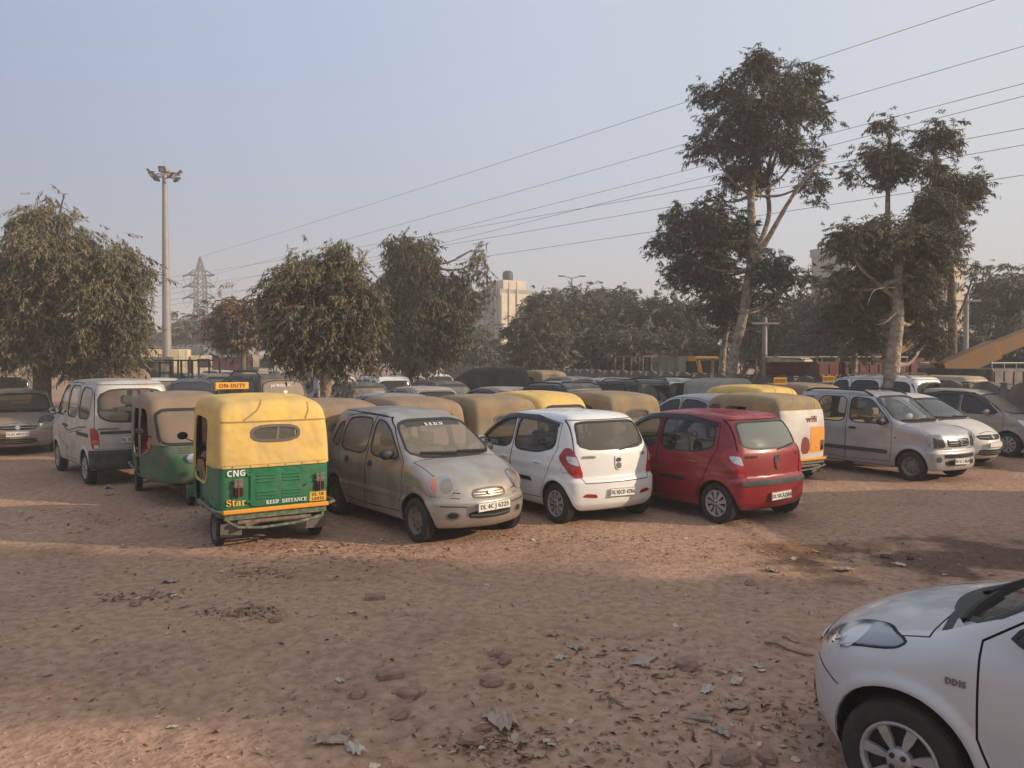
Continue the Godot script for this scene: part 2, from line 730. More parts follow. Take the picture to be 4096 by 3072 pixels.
		for i in range(0, ix.size(), 3):
			var m := (pts[ix[i]] + pts[ix[i + 1]] + pts[ix[i + 2]]) / 3.0
			if not Geometry2D.is_point_in_polygon(m, poly):
				continue
			if P[ix[i]].x > 1e5 or P[ix[i + 1]].x > 1e5 or P[ix[i + 2]].x > 1e5:
				continue
			for k in 3:
				s[0].append(P[ix[i + k]] + G[ix[i + k]] * off)
				s[1].append(G[ix[i + k]])
		if deep > 0.0:
			var cw := Geometry2D.is_polygon_clockwise(poly)
			for i in b.size():
				var k := (i + 1) % b.size()
				if P[i].x > 1e5 or P[k].x > 1e5:
					continue
				var p0 := P[i] + G[i] * off
				var p1 := P[k] + G[k] * off
				var p2 := p1 - G[k] * deep
				var p3 := p0 - G[i] * deep
				var o := (p1 - p0).cross(G[i]).normalized() * (1.0 if not cw else -1.0)
				# outward: away from the middle of the outline
				var mid := P[b.size() / 2] - P[i]
				if o.dot(mid) > 0.0 and b.size() < 14:
					o = -o
				for q in [p0, p1, p2, p0, p2, p3]:
					s[0].append(q)
					s[1].append(o)
		with_wells = keep
		return s
	# a band of even width along a line on the body
	func band(line: PackedVector2Array, way: int, width: float, off: float, closed := false, frame := []) -> Array:
		var keep := with_wells
		with_wells = false
		var q := PackedVector2Array()
		var m := line.size()
		for i in (m if closed else m - 1):
			var a := line[i]
			var e := line[(i + 1) % m]
			var k := maxi(1, int(ceil(a.distance_to(e) / 0.06)))
			for j in k:
				q.append(a.lerp(e, float(j) / k))
		if not closed:
			q.append(line[m - 1])
		m = q.size()
		var A := []
		for i in m:
			var d := (q[(i + 1) % m if closed else mini(i + 1, m - 1)] - q[(i - 1 + m) % m if closed else maxi(i - 1, 0)]).normalized()
			var sd := Vector2(-d.y, d.x) * width * 0.5
			var p0 := onto(q[i] + sd, way, frame)
			var p1 := onto(q[i] - sd, way, frame)
			if p0.x > 1e5 or p1.x > 1e5:
				A.append(null)
				continue
			var n0 := grad((p0 + p1) * 0.5).normalized()
			A.append([p0 + n0 * off, p1 + n0 * off, n0])
		var s := [PackedVector3Array(), PackedVector3Array()]
		for i in (m if closed else m - 1):
			var a = A[i]
			var b = A[(i + 1) % m]
			if a == null or b == null:
				continue
			var mid: Vector3 = ((a[0] + a[1]) * 0.5)
			var n2: Vector3 = a[2] * 0.006
			for t in [[a[0], b[0], b[1], a[2], b[2], b[2]], [a[0], b[1], a[1], a[2], b[2], a[2]]]:
				for k in 3:
					s[0].append(t[k]); s[1].append(t[k + 3])
			# edges down to the body
			for e in [[a[0], b[0]], [a[1], b[1]]]:
				var o: Vector3 = (e[0] - mid).normalized()
				for p in [e[0], e[1], e[1] - n2 * (1.0 + off * 150.0), e[0], e[1] - n2 * (1.0 + off * 150.0), e[0] - n2 * (1.0 + off * 150.0)]:
					s[0].append(p); s[1].append(o)
		with_wells = keep
		return s

# triangles of a body as a mesh; mirror: 0 as they are (right side), 1 the left side, 2 both
func skin(s: Array, len: float, mirror := 0) -> ArrayMesh:
	var b := MB.new()
	var P: PackedVector3Array = s[0]
	var M: PackedVector3Array = s[1]
	for i in range(0, P.size(), 3):
		for side in [1.0, -1.0]:
			if (mirror == 0 and side < 0.0) or (mirror == 1 and side > 0.0):
				continue
			var q := []
			for k in 3:
				var p := P[i + k]
				q.append(Vector3(p.x * side, p.y, len * 0.5 - p.z))
			for k in 3:
				var m := M[i + k]
				q.append(Vector3(m.x * side, m.y, -m.z))
			b.tri_n(q[0], q[1], q[2], q[3], q[4], q[5])
	return b.mesh()

# the same triangles moved inward, for the lining
func inset(s: Array, by: float) -> Array:
	var o := [PackedVector3Array(), PackedVector3Array()]
	for i in s[0].size():
		o[0].append(s[0][i] - s[1][i] * by)
		o[1].append(-s[1][i])
	return o
# ---------------------------------------------------------------- cars
var M := {}          # shared materials
var PAINTED := ["body", "door", "hood", "tailgate", "fuel_flap", "mirror_cover", "bumper", "handle_cover"]

func make_wheel(r: float, w: float, style: String, spokes := 7) -> Node3D:
	var root := Node3D.new()
	root.name = "wheel"
	var t := Transform3D(Basis(Vector3(0, 0, 1), -PI / 2), Vector3.ZERO)   # the wheel's outer face looks along +x
	var rr := r * 0.66
	var b := MB.new()
	b.lathe(pl2([rr * 0.98, -w * 0.42, r * 0.80, -w * 0.5, r * 0.94, -w * 0.45, r * 0.985, -w * 0.34, r, -w * 0.2, r, w * 0.2, r * 0.985, w * 0.34, r * 0.94, w * 0.45, r * 0.80, w * 0.5, rr * 1.04, w * 0.47, rr * 0.98, w * 0.40]), 36, t)
	# tread grooves stand as raised ribs
	for k in [-0.26, -0.09, 0.09, 0.26]:
		b.lathe(pl2([r * 0.995, w * (k - 0.06), r * 1.008, w * (k - 0.055), r * 1.008, w * (k + 0.055), r * 0.995, w * (k + 0.06)]), 36, t, false)
	put("tyre", b.mesh(), M.tyre, root)
	var rim := MB.new()
	if style == "steel":
		rim.lathe(pl2([rr * 1.0, w * 0.40, rr * 0.93, w * 0.36, rr * 0.88, w * 0.18, rr * 0.70, w * 0.12, rr * 0.55, w * 0.20, rr * 0.40, w * 0.24, rr * 0.24, w * 0.20, rr * 0.22, w * 0.30, 0.0, w * 0.31]), 28, t)
		var ri := put("rim", rim.mesh(), M.steel, root)
		var hl := MB.new()
		for k in 8:
			var a := TAU * k / 8
			var p := pl2([])
			for q in 8:
				p.append(Vector2(cos(a), sin(a)) * rr * 0.64 + Vector2(cos(TAU * q / 8), sin(TAU * q / 8)) * rr * 0.085)
			hl.prism(p, 0.006, Transform3D(Basis(Vector3(0, 0, -1), Vector3(0, 1, 0), Vector3(1, 0, 0)), Vector3(w * 0.155, 0, 0)))
		put("vent_hole", hl.mesh(), M.black, ri)
	else:
		rim.lathe(pl2([rr * 1.0, w * 0.41, rr * 0.98, w * 0.47, rr * 0.92, w * 0.46, rr * 0.88, w * 0.40, rr * 0.86, w * 0.25]), 32, t)
		rim.lathe(pl2([rr * 0.34, w * 0.25, rr * 0.33, w * 0.40, rr * 0.26, w * 0.47, rr * 0.10, w * 0.50, 0.0, w * 0.50]), 24, t)
		for k in spokes:
			var a := TAU * k / spokes + 0.3
			var ww := (1.0 if style == "cap" else 0.62) * PI / spokes * 0.68
			var p := pl2([])
			p.append(Vector2(cos(a - ww * 0.9), sin(a - ww * 0.9)) * rr * 0.30)
			p.append(Vector2(cos(a - ww), sin(a - ww)) * rr * 0.60)
			p.append(Vector2(cos(a - ww * 0.8), sin(a - ww * 0.8)) * rr * 0.90)
			p.append(Vector2(cos(a + ww * 0.8), sin(a + ww * 0.8)) * rr * 0.90)
			p.append(Vector2(cos(a + ww), sin(a + ww)) * rr * 0.60)
			p.append(Vector2(cos(a + ww * 0.9), sin(a + ww * 0.9)) * rr * 0.30)
			rim.prism(p, w * 0.14, Transform3D(Basis(Vector3(0, 0, -1), Vector3(0, 1, 0), Vector3(1, 0, 0)), Vector3(w * 0.28, 0, 0)))
		put("wheel_cover", rim.mesh(), M.cap, root)
		var bk := MB.new()
		bk.lathe(pl2([rr * 0.99, w * 0.30, rr * 0.9, w * 0.16, rr * 0.3, w * 0.14, 0.0, w * 0.15]), 24, t)
		put("rim", bk.mesh(), M.steel_dark, root)
		var bo := MB.new()
		for k in 4:
			var a := TAU * (k + 0.5) / 4
			bo.lathe(pl2([0.013, 0.0, 0.013, 0.012, 0.0, 0.014]), 8, Transform3D(t.basis, Vector3(w * 0.47, sin(a) * rr * 0.2, cos(a) * rr * 0.2)))
		put("wheel_bolt", bo.mesh(), M.steel_dark, root)
	return root

func lettering(text: String, height: float, depth: float, mat: Material, parent: Node, at: Transform3D, called := "lettering", bold := true) -> MeshInstance3D:
	var t := TextMesh.new()
	t.text = text
	t.font = M.font_bold if bold else M.font
	t.font_size = 32
	t.pixel_size = height / 32.0 * 1.35
	t.depth = depth
	t.curve_step = 2.0
	var o := put(called, t, null, parent)
	o.material_override = mat
	o.transform = at
	return o

# number plate on the body: way 1 front or 2 tail
func number_plate(car: Node3D, hu: Hull, way: int, x: float, y: float, text: String, tilt := 0.0, size := Vector2(0.46, 0.115), stand := 0.015) -> Node3D:
	var p := hu.onto(Vector2(x, y), way)
	var b := MB.new()
	b.box(Vector3(size.x, size.y, 0.012), Transform3D(), 0.003)
	var o := put("number_plate", b.mesh(), M.plate, car)
	o.position = Vector3(p.x, y, hu.L * 0.5 - p.z + (-stand if way == 1 else stand))
	o.rotation = Vector3(0, PI if way == 1 else 0.0, 0)
	o.rotation.z = tilt
	if text != "":
		var t := lettering(text, size.y * 0.5, 0.002, M.ink, o, Transform3D(Basis(), Vector3(0, 0, 0.0075)), "plate_lettering")
		var bb := t.mesh.get_aabb()
		if bb.size.x > size.x * 0.92:
			t.scale.x = size.x * 0.92 / bb.size.x
	var fr := MB.new()
	for e in [[0, size.y * 0.5 - 0.004, size.x - 0.008, 0.004], [0, -size.y * 0.5 + 0.004, size.x - 0.008, 0.004], [size.x * 0.5 - 0.004, 0, 0.004, size.y - 0.016], [-size.x * 0.5 + 0.004, 0, 0.004, size.y - 0.016]]:
		fr.box(Vector3(e[2], e[3], 0.004), Transform3D(Basis(), Vector3(e[0], e[1], 0.007)))
	put("plate_rim", fr.mesh(), M.ink, o)
	return o

func seat_mesh(w: float, back: float) -> ArrayMesh:
	var b := MB.new()
	b.box(Vector3(w, 0.16, 0.50), Transform3D(Basis(Vector3.RIGHT, 0.12), Vector3(0, 0.08, 0)), 0.04)
	b.box(Vector3(w * 0.96, back, 0.14), Transform3D(Basis(Vector3.RIGHT, 0.22), Vector3(0, 0.12 + back * 0.5, 0.27)), 0.05)
	return b.mesh()

# q: the model's figures. Returns the prototype as a top-level node.
func make_car(called: String, q: Dictionary) -> Node3D:
	var car := Node3D.new()
	car.name = called
	var hu: Hull = Hull.new().setup(q)
	q.hull = hu
	var L: float = q.L
	var s: Array = hu.half(q.get("cell", 0.034))
	var paint: Material = q.paint
	var glass: Material = q.glass
	for a in q.wells:
		s = Hull.split(s, 5, oval(a[0], a[1], a[2], a[2], 40), 0.0, a[3] - 0.06)[1]
	for w in q.windows:
		s = Hull.split(s, w.way, w.poly, 0.0, w.get("lim", -99.0))[1]
	var lining := inset(s, 0.028)
	put("lining", skin(lining, L, 2), q.get("lining", M.trim_dark), car)
	var parts := {}
	for p in q.panels:
		var r := Hull.split(s, p.way, p.poly, p.get("gap", 0.0055), p.get("lim", -99.0))
		s = r[1]
		if p.way == 0:
			for side in [0, 1]:
				parts[p.name + str(side)] = put(p.get("called", "door"), skin(r[0], L, side), paint, car)
		else:
			parts[p.name] = put(p.get("called", p.name), skin(r[0], L, 2), paint, car)
	put("body", skin(s, L, 2), paint, car)
	for w in q.windows:
		var gm: Material = w.get("glass", glass)
		if w.way == 0:
			for side in [0, 1]:
				var par: Node = parts.get(w.get("of", "") + str(side), car)
				put("window", skin(hu.patch(w.poly, 0, -0.005, 0.0, 0.09), L, side), gm, par)
				put("window_rubber", skin(hu.band(w.poly, 0, w.get("rim", 0.022), 0.003, true), L, side), M.rubber, par)
		else:
			var par: Node = parts.get(w.get("of", ""), car)
			put(w.get("called", "windscreen"), skin(hu.patch(w.poly, w.way, -0.005, 0.0, 0.09), L, 0), gm, par)
			put("window_rubber", skin(hu.band(w.poly, w.way, w.get("rim", 0.026), 0.003, true), L, 0), M.rubber, par)
	for p in q.get("patches", []):
		var mt: Material = paint if p.mat is String else p.mat
		if p.has("frame"):
			pass
		var sp := hu.patch(p.poly, p.way, p.get("off", 0.006), p.get("deep", 0.02), p.get("step", 0.05), p.get("frame", []))
		if p.get("pair", false):
			for side in [0, 1]:
				var par: Node = parts.get(p.get("of", "") + str(side), car)
				parts[p.get("key", p.called) + str(side)] = put(p.called, skin(sp, L, side), mt, par)
		else:
			parts[p.get("key", p.called)] = put(p.called, skin(sp, L, 0), mt, parts.get(p.get("of", ""), car))
	for p in q.get("bands", []):
		var sp := hu.band(p.line, p.way, p.w, p.get("off", 0.004), p.get("closed", false), p.get("frame", []))
		if p.get("pair", false):
			for side in [0, 1]:
				put(p.called, skin(sp, L, side), p.mat, parts.get(p.get("of", "") + str(side), car))
		else:
			put(p.called, skin(sp, L, 0), p.mat, parts.get(p.get("of", ""), car))
	# edges of the wheel openings, the wheels themselves
	var wi := 0
	for a in q.wells:
		var arc := PackedVector2Array()
		for k in 17:
			var an := -0.25 + (PI + 0.5) * k / 16.0
			arc.append(Vector2(a[0] + cos(an) * (a[2] + 0.010), a[1] + sin(an) * (a[2] + 0.010)))
		var keep := PackedVector2Array()
		for p in arc:
			if p.y > hu.y0 + 0.03:
				keep.append(p)
		well_liner(car, a, hu, L)
		var bd := hu.band(keep, 0, 0.022, 0.005)
		for side in [0, 1]:
			put("arch_lip", skin(bd, L, side), q.get("lip", paint), car)
			var wh := make_wheel(q.wheel_r, q.get("wheel_w", 0.165), q.rim, q.get("spokes", 7))
			car.add_child(wh, true)
			wh.position = Vector3(q.track * (0.5 if side == 0 else -0.5), q.wheel_r, L * 0.5 - a[0])
			wh.rotation.y = 0.0 if side == 0 else PI
			if wi == 1 and q.has("steer"):
				wh.rotation.y += q.steer
		wi += 1
	# handles
	for hd in q.get("handles", []):
		for side in [0, 1]:
			var p := hu.onto(Vector2(hd[0], hd[1]), 0)
			var g := hu.grad(p).normalized()
			var sg := 1.0 if side == 0 else -1.0
			var b := MB.new()
			b.box(Vector3(0.035, 0.045, 0.17), Transform3D(), 0.014)
			var par: Node = parts.get(hd[2] + str(side), car)
			var o := put("handle", b.mesh(), q.get("handle_mat", paint), par)
			o.position = Vector3((p.x + 0.012) * sg, p.y, L * 0.5 - p.z)
			o.rotation.z = -sg * asin(clampf(g.y, -1, 1)) * -1.0
	# door mirrors
	if q.has("mirror"):
		var mp: Array = q.mirror
		for side in [0, 1]:
			var p := hu.onto(Vector2(mp[0], mp[1]), 0)
			var sg := 1.0 if side == 0 else -1.0
			var b := MB.new()
			b.ball(Vector3.ZERO, Vector3(0.105, 0.075, 0.055), 8, 14)
			var o := put("door_mirror", b.mesh(), q.get("mirror_mat", paint), car)
			o.position = Vector3((p.x + 0.10) * sg, p.y + 0.04, L * 0.5 - p.z)
			var st := MB.new()
			st.box(Vector3(0.10, 0.03, 0.05), Transform3D(Basis(), Vector3(-0.07 * sg, -0.05, -0.005)), 0.01)
			put("mirror_stalk", st.mesh(), M.rubber, o)
			var gl := MB.new()
			gl.prism(soften(pl2([-0.085, -0.055, 0.085, -0.055, 0.085, 0.055, -0.085, 0.055]), 1), 0.004, Transform3D(Basis(), Vector3(0, 0, 0.046)))
			put("mirror_glass", gl.mesh(), M.mirror, o)
	# seats, dashboard, steering wheel
	if q.has("cabin"):
		var cb: Dictionary = q.cabin
		var sm := seat_mesh(0.46, 0.52)
		for x in [-0.33, 0.33]:
			var o := put("front_seat", sm, q.get("seat_mat", M.seat), car)
			o.position = Vector3(x, cb.y, L * 0.5 - cb.front)
			var hb := MB.new()
			hb.box(Vector3(0.24, 0.17, 0.09), Transform3D(), 0.035)
			var hr := put("headrest", hb.mesh(), q.get("seat_mat", M.seat), o)
			hr.position = Vector3(0, 0.78, 0.40)
		var rs := put("rear_seat", seat_mesh(1.15, 0.5), q.get("seat_mat", M.seat), car)
		rs.position = Vector3(0, cb.y, L * 0.5 - cb.back)
		var d := MB.new()
		d.box(Vector3(1.22, 0.22, 0.42), Transform3D(Basis(), Vector3(0, cb.dash_y, L * 0.5 - cb.dash)), 0.06)
		put("dashboard", d.mesh(), M.trim_dark, car)
		var sw := MB.new()
		var ring := PackedVector3Array()
		var tl := Basis(Vector3.RIGHT, 0.5)
		for k in 21:
			ring.append(tl * Vector3(cos(TAU * k / 20) * 0.18, sin(TAU * k / 20) * 0.18, 0))
		sw.tube(ring, PackedFloat32Array([0.014]), 6, false)
		sw.box(Vector3(0.32, 0.04, 0.02), Transform3D(tl, Vector3.ZERO), 0.005)
		sw.rod(Vector3.ZERO, tl * Vector3(0, 0, -0.3), 0.02)
		put("steering_wheel", sw.mesh(), M.rubber, car).position = Vector3(0.34, cb.dash_y + 0.05, L * 0.5 - cb.dash + 0.34)
		var fl := MB.new()
		fl.box(Vector3(1.3, 0.03, L * 0.62), Transform3D(Basis(), Vector3(0, hu.y0 + 0.09, 0.0)))
		put("cabin_floor", fl.mesh(), M.trim_dark, car)
	# floor and axles under the body
	var un := MB.new()
	un.box(Vector3(0.9, 0.05, L * 0.86), Transform3D(Basis(), Vector3(0, hu.y0 + 0.015, 0)), 0.02)
	for a in q.wells:
		un.rod(Vector3(-q.track * 0.5 + 0.05, q.wheel_r, L * 0.5 - a[0]), Vector3(q.track * 0.5 - 0.05, q.wheel_r, L * 0.5 - a[0]), 0.03)
	put("underbody", un.mesh(), M.black, car)
	car.set_meta("paint", paint)
	return car

# dark hollow behind a wheel
func well_liner(car: Node3D, a: Array, hu: Hull, L: float) -> void:
	for sg in [-1.0, 1.0]:
		var b := MB.new()
		var x0: float = a[3] - 0.06
		for k in 22:
			var p0 := Vector2(cos(-0.5 + 4.14 * k / 22.0), sin(-0.5 + 4.14 * k / 22.0))
			var p1 := Vector2(cos(-0.5 + 4.14 * (k + 1) / 22.0), sin(-0.5 + 4.14 * (k + 1) / 22.0))
			var q0: Vector2 = Vector2(a[0], a[1]) + p0 * float(a[2])
			var q1: Vector2 = Vector2(a[0], a[1]) + p1 * float(a[2])
			if minf(q0.y, q1.y) < hu.y0 - 0.02:
				continue
			var w0 := minf(hu.onto(q0, 0).x, 2.0) - 0.004
			var w1 := minf(hu.onto(q1, 0).x, 2.0) - 0.004
			if w0 > 1.5 or w1 > 1.5:
				continue
			b.quad(Vector3(x0 * sg, q0.y, L * 0.5 - q0.x), Vector3(w0 * sg, q0.y, L * 0.5 - q0.x), Vector3(w1 * sg, q1.y, L * 0.5 - q1.x), Vector3(x0 * sg, q1.y, L * 0.5 - q1.x), Vector3(0, -p0.y, p0.x))
			b.tri(Vector3(x0 * sg, q0.y, L * 0.5 - q0.x), Vector3(x0 * sg, q1.y, L * 0.5 - q1.x), Vector3(x0 * sg, a[1], L * 0.5 - a[0]), Vector3(sg, 0, 0))
		put("wheel_well", b.mesh(), M.black, car)

func corner(foot: Vector3, deg: float) -> Array:
	# a frame that looks at a corner of the body: foot on the body, deg from straight ahead (0 front, 90 side, 180 tail)
	var a := deg_to_rad(deg)
	var inward := -Vector3(sin(a), 0, cos(a))
	return [foot, Vector3(cos(a), 0, -sin(a)), inward]

var protos := {}
# another car of a kind that has been built, in its own paint
func park(kind: String, called: String, at: Vector3, heading: float, label: String, group: String, paint: Material = null, category := "car") -> Node3D:
	var p: Node3D = protos[kind]
	var o: Node3D = p.duplicate()
	o.name = numbered(called)
	add_child(o)
	o.position = at
	o.rotation.y = -deg_to_rad(heading)
	tag(o, label, category, group)
	if paint:
		var old: Material = p.get_meta("paint")
		for m in o.find_children("*", "MeshInstance3D", true, false):
			if m.mesh.get_surface_count() and m.get_surface_override_material(0) == old and m.get_surface_override_material_count():
				m.set_surface_override_material(0, paint)
	return o
# ---------------------------------------------------------------- the models
func shared_materials() -> void:
	grime_r = noise_tex(5, 0.02, [Color(0.15, 0.15, 0.15), Color(1, 1, 1)], [0.3, 0.7])
	M.font = SystemFont.new()
	M.font.font_names = PackedStringArray(["Droid Sans"])
	M.font_bold = SystemFont.new()
	M.font_bold.font_names = PackedStringArray(["Droid Sans"])
	M.font_bold.font_weight = 700
	M.font_serif = SystemFont.new()
	M.font_serif.font_names = PackedStringArray(["Droid Serif"])
	M.font_serif.font_weight = 700
	M.tyre = dusty(lin(0.014, 0.014, 0.014), lin(0.13, 0.09, 0.065), 0.05, 0.4, 0.9, 0.0, 0.0, 11, 2.0)
	M.rubber = plain(lin(0.02, 0.02, 0.021), 0.6)
	M.black = plain(lin(0.012, 0.012, 0.012), 0.85)
	M.steel = dusty(lin(0.16, 0.16, 0.16), lin(0.2, 0.15, 0.11), 0.3, 0.8, 0.7, 0.3, 0.0, 12, 3.0)
	M.steel_dark = plain(lin(0.03, 0.03, 0.03), 0.6, 0.4)
	M.cap = dusty(lin(0.42, 0.42, 0.43), lin(0.3, 0.24, 0.19), 0.1, 0.55, 0.45, 0.4, 0.0, 13, 3.0)
	M.plate = dusty(lin(0.75, 0.75, 0.72), lin(0.5, 0.4, 0.3), 0.0, 0.3, 0.5, 0.0, 0.0, 14, 4.0)
	M.plate_yellow = dusty(lin(0.75, 0.38, 0.02), lin(0.5, 0.4, 0.3), 0.0, 0.3, 0.5, 0.0, 0.0, 14, 4.0)
	M.ink = plain(lin(0.015, 0.015, 0.015), 0.6)
	M.trim_dark = plain(lin(0.05, 0.048, 0.046), 0.85)
	M.trim_mid = plain(lin(0.16, 0.14, 0.12), 0.85)
	M.seat = plain(lin(0.09, 0.085, 0.08), 0.95)
	M.seat_beige = plain(lin(0.42, 0.34, 0.2), 0.9)
	M.mirror = plain(lin(0.8, 0.8, 0.8), 0.05, 1.0)
	M.chrome = plain(lin(0.6, 0.6, 0.6), 0.15, 1.0)
	M.white_print = plain(lin(0.75, 0.75, 0.73), 0.6)
	M.glass = pane(lin(0.03, 0.035, 0.035), 0.45)
	M.glass_clear = pane(lin(0.05, 0.06, 0.055), 0.22)
	M.glass_dusty = pane(lin(0.13, 0.112, 0.09), 0.6, 0.12)
	M.glass_dark = plain(lin(0.018, 0.02, 0.02), 0.06)
	M.glass_grey = dusty(lin(0.07, 0.07, 0.065), lin(0.25, 0.2, 0.15), 0.25, 0.75, 0.3, 0.0, 0.3, 19, 1.0)
	M.bumper_black = dusty(lin(0.03, 0.03, 0.032), lin(0.2, 0.15, 0.11), 0.0, 0.35, 0.75, 0.0, 0.0, 15, 1.5)
	M.glass_veiled = dusty(lin(0.20, 0.16, 0.13), lin(0.3, 0.23, 0.17), 0.3, 0.9, 0.7, 0.0, 0.0, 20, 1.0)
	M.lens_red = plain(lin(0.33, 0.012, 0.014), 0.1, 0.0, 0.6)
	M.lens_dark = plain(lin(0.06, 0.012, 0.01), 0.15)
	M.lens_amber = plain(lin(0.5, 0.12, 0.02), 0.15)
	M.lens_clear = plain(lin(0.55, 0.55, 0.55), 0.08, 0.55)
	M.lamp_back = plain(lin(0.36, 0.36, 0.37), 0.14, 0.85)
	M.lamp_dark = plain(lin(0.24, 0.25, 0.27), 0.10, 0.85)
	M.lamp_glass = pane(lin(0.6, 0.62, 0.62), 0.12)

var DUST := Color(0.56, 0.45, 0.36)

func model_small_hatch() -> Dictionary:
	# rounded five-door hatchback seen from the tail
	var R := 0.285
	return {
		L = 3.585, H = 1.56, y0 = 0.20, cell = 0.032, crown = 0.05, bowf = 0.34, bowr = 0.13, kt = 0.11, kf = 0.18, kr = 0.12,
		top = [-0.2, 1.40, 0.0, 1.44, 0.3, 1.505, 0.9, 1.55, 1.6, 1.545, 2.02, 1.47, 2.4, 1.27, 2.84, 1.0, 3.05, 0.945, 3.35, 0.85, 3.52, 0.72, 3.7, 0.5],
		plan = [-0.2, 0.70, 0.0, 0.735, 0.25, 0.775, 0.6, 0.795, 1.4, 0.80, 2.5, 0.80, 2.95, 0.79, 3.3, 0.745, 3.585, 0.64, 3.8, 0.5],
		front = [0.0, 3.42, 0.22, 3.53, 0.4, 3.585, 0.6, 3.575, 0.75, 3.53, 0.9, 3.42, 1.0, 3.3, 1.76, 2.3],
		rear = [0.0, 0.16, 0.2, 0.10, 0.32, 0.02, 0.5, 0.0, 0.62, 0.005, 0.67, 0.05, 0.8, 0.06, 1.0, 0.085, 1.08, 0.12, 1.25, 0.20, 1.45, 0.335, 1.56, 0.42, 1.76, 0.6],
		sect = [0.0, 0.10, 0.2, 0.07, 0.32, 0.03, 0.5, 0.004, 0.62, 0.0, 0.72, 0.012, 0.79, 0.010, 0.84, 0.024, 0.95, 0.045, 1.0, 0.065, 1.25, 0.135, 1.5, 0.22, 1.76, 0.34],
		wells = [[0.50, 0.285, 0.33, 0.52], [2.88, 0.285, 0.33, 0.52]],
		wheel_r = R, track = 1.40, rim = "cap", spokes = 9,
		windows = [
			{way = 0, poly = soften(pl2([1.72, 0.965, 2.68, 0.985, 2.22, 1.30, 1.95, 1.41, 1.72, 1.435]), 2, 0.16), of = "fd"},
			{way = 0, poly = soften(pl2([0.60, 1.06, 0.98, 0.965, 1.62, 0.965, 1.64, 1.435, 1.2, 1.44, 0.62, 1.36]), 2, 0.16), of = "rd"},
			{way = 1, poly = soften(pl2([-0.66, 1.0, 0.66, 1.0, 0.55, 1.40, 0.35, 1.435, -0.35, 1.435, -0.55, 1.40]), 2, 0.16), lim = 1.9},
			{way = 2, poly = soften(pl2([-0.60, 1.055, 0.60, 1.055, 0.54, 1.40, 0.4, 1.425, -0.4, 1.425, -0.54, 1.40]), 2, 0.16), lim = 0.9, called = "rear_window", of = "tailgate", glass = M.glass_dusty},
		],
		panels = [
			{name = "tailgate", way = 2, poly = pl2([-0.56, 0.60, 0.56, 0.60, 0.65, 0.78, 0.66, 1.02, 0.585, 1.45, -0.585, 1.45, -0.66, 1.02, -0.65, 0.78]), lim = 0.7},
			{name = "fd", way = 0, poly = pl2([1.67, 0.30, 2.70, 0.34, 2.78, 0.6, 2.76, 0.97, 2.26, 1.34, 1.98, 1.47, 1.67, 1.475])},
			{name = "rd", way = 0, poly = pl2([0.86, 0.33, 1.66, 0.30, 1.66, 1.475, 1.2, 1.485, 0.55, 1.40, 0.53, 1.05])},
			{name = "hood", way = 3, poly = pl2([-0.66, 2.85, 0.66, 2.85, 0.60, 3.2, 0.45, 3.42, -0.45, 3.42, -0.60, 3.2]), lim = 0.72},
			{name = "flap", called = "fuel_flap", way = 0, poly = soften(pl2([0.20, 0.74, 0.37, 0.74, 0.37, 0.91, 0.20, 0.91]), 1), gap = 0.003},
		],
		patches = [
			{called = "tail_light", way = 4, frame = corner(V3(0.72, 0, 0.12), 145), pair = true, mat = M.lens_red, off = 0.014, deep = 0.04, poly = soften(pl2([-0.12, 1.075, -0.04, 1.075, 0.04, 0.95, 0.13, 0.67, -0.03, 0.685, -0.22, 0.93]), 2, 0.16)},
			{called = "reversing_lamp", of = "tail_light", way = 4, frame = corner(V3(0.72, 0, 0.12), 145), pair = true, mat = M.lens_clear, off = 0.018, deep = 0.02, poly = soften(pl2([-0.11, 0.95, -0.09, 0.965, 0.025, 0.96, 0.065, 0.83, -0.07, 0.875]), 1, 0.15)},
			{called = "head_light", way = 4, frame = corner(V3(0.6, 0, 3.25), 35), pair = true, mat = M.lens_clear, off = 0.008, deep = 0.03, poly = soften(pl2([-0.12, 0.66, 0.10, 0.70, 0.22, 0.86, 0.12, 0.86, -0.08, 0.78]), 1, 0.15)},
			{called = "grille", way = 1, mat = M.black, off = 0.004, deep = 0.02, poly = soften(pl2([-0.30, 0.40, 0.30, 0.40, 0.38, 0.52, -0.38, 0.52]), 1, 0.15)},
			{called = "rear_reflector", way = 2, pair = true, mat = M.lens_red, off = 0.008, deep = 0.02, poly = soften(pl2([0.38, 0.395, 0.61, 0.42, 0.55, 0.46, 0.40, 0.445]), 1, 0.15)},
			{called = "side_moulding", way = 0, pair = true, mat = M.rubber, off = 0.012, deep = 0.02, poly = pl2([1.05, 0.545, 1.55, 0.545, 1.55, 0.60, 1.10, 0.60])},
			{called = "weather_shield", way = 0, pair = true, mat = M.glass_dark, off = 0.03, deep = 0.025, poly = pl2([0.60, 1.345, 1.2, 1.405, 1.72, 1.41, 1.95, 1.38, 2.22, 1.26, 2.52, 1.05, 2.62, 1.02, 2.26, 1.32, 1.98, 1.445, 1.72, 1.47, 1.2, 1.475, 0.60, 1.395])},
		],
		bands = [
			{called = "wiper", way = 2, line = pl2([0.05, 1.03, 0.45, 1.09]), w = 0.016, off = 0.02, mat = M.black, of = "tailgate"},
		],
		handles = [[1.83, 0.83, "fd"], [0.93, 0.83, "rd"]],
		mirror = [2.42, 0.99],
		cabin = {y = 0.36, front = 1.95, back = 0.95, dash = 2.62, dash_y = 0.88},
	}

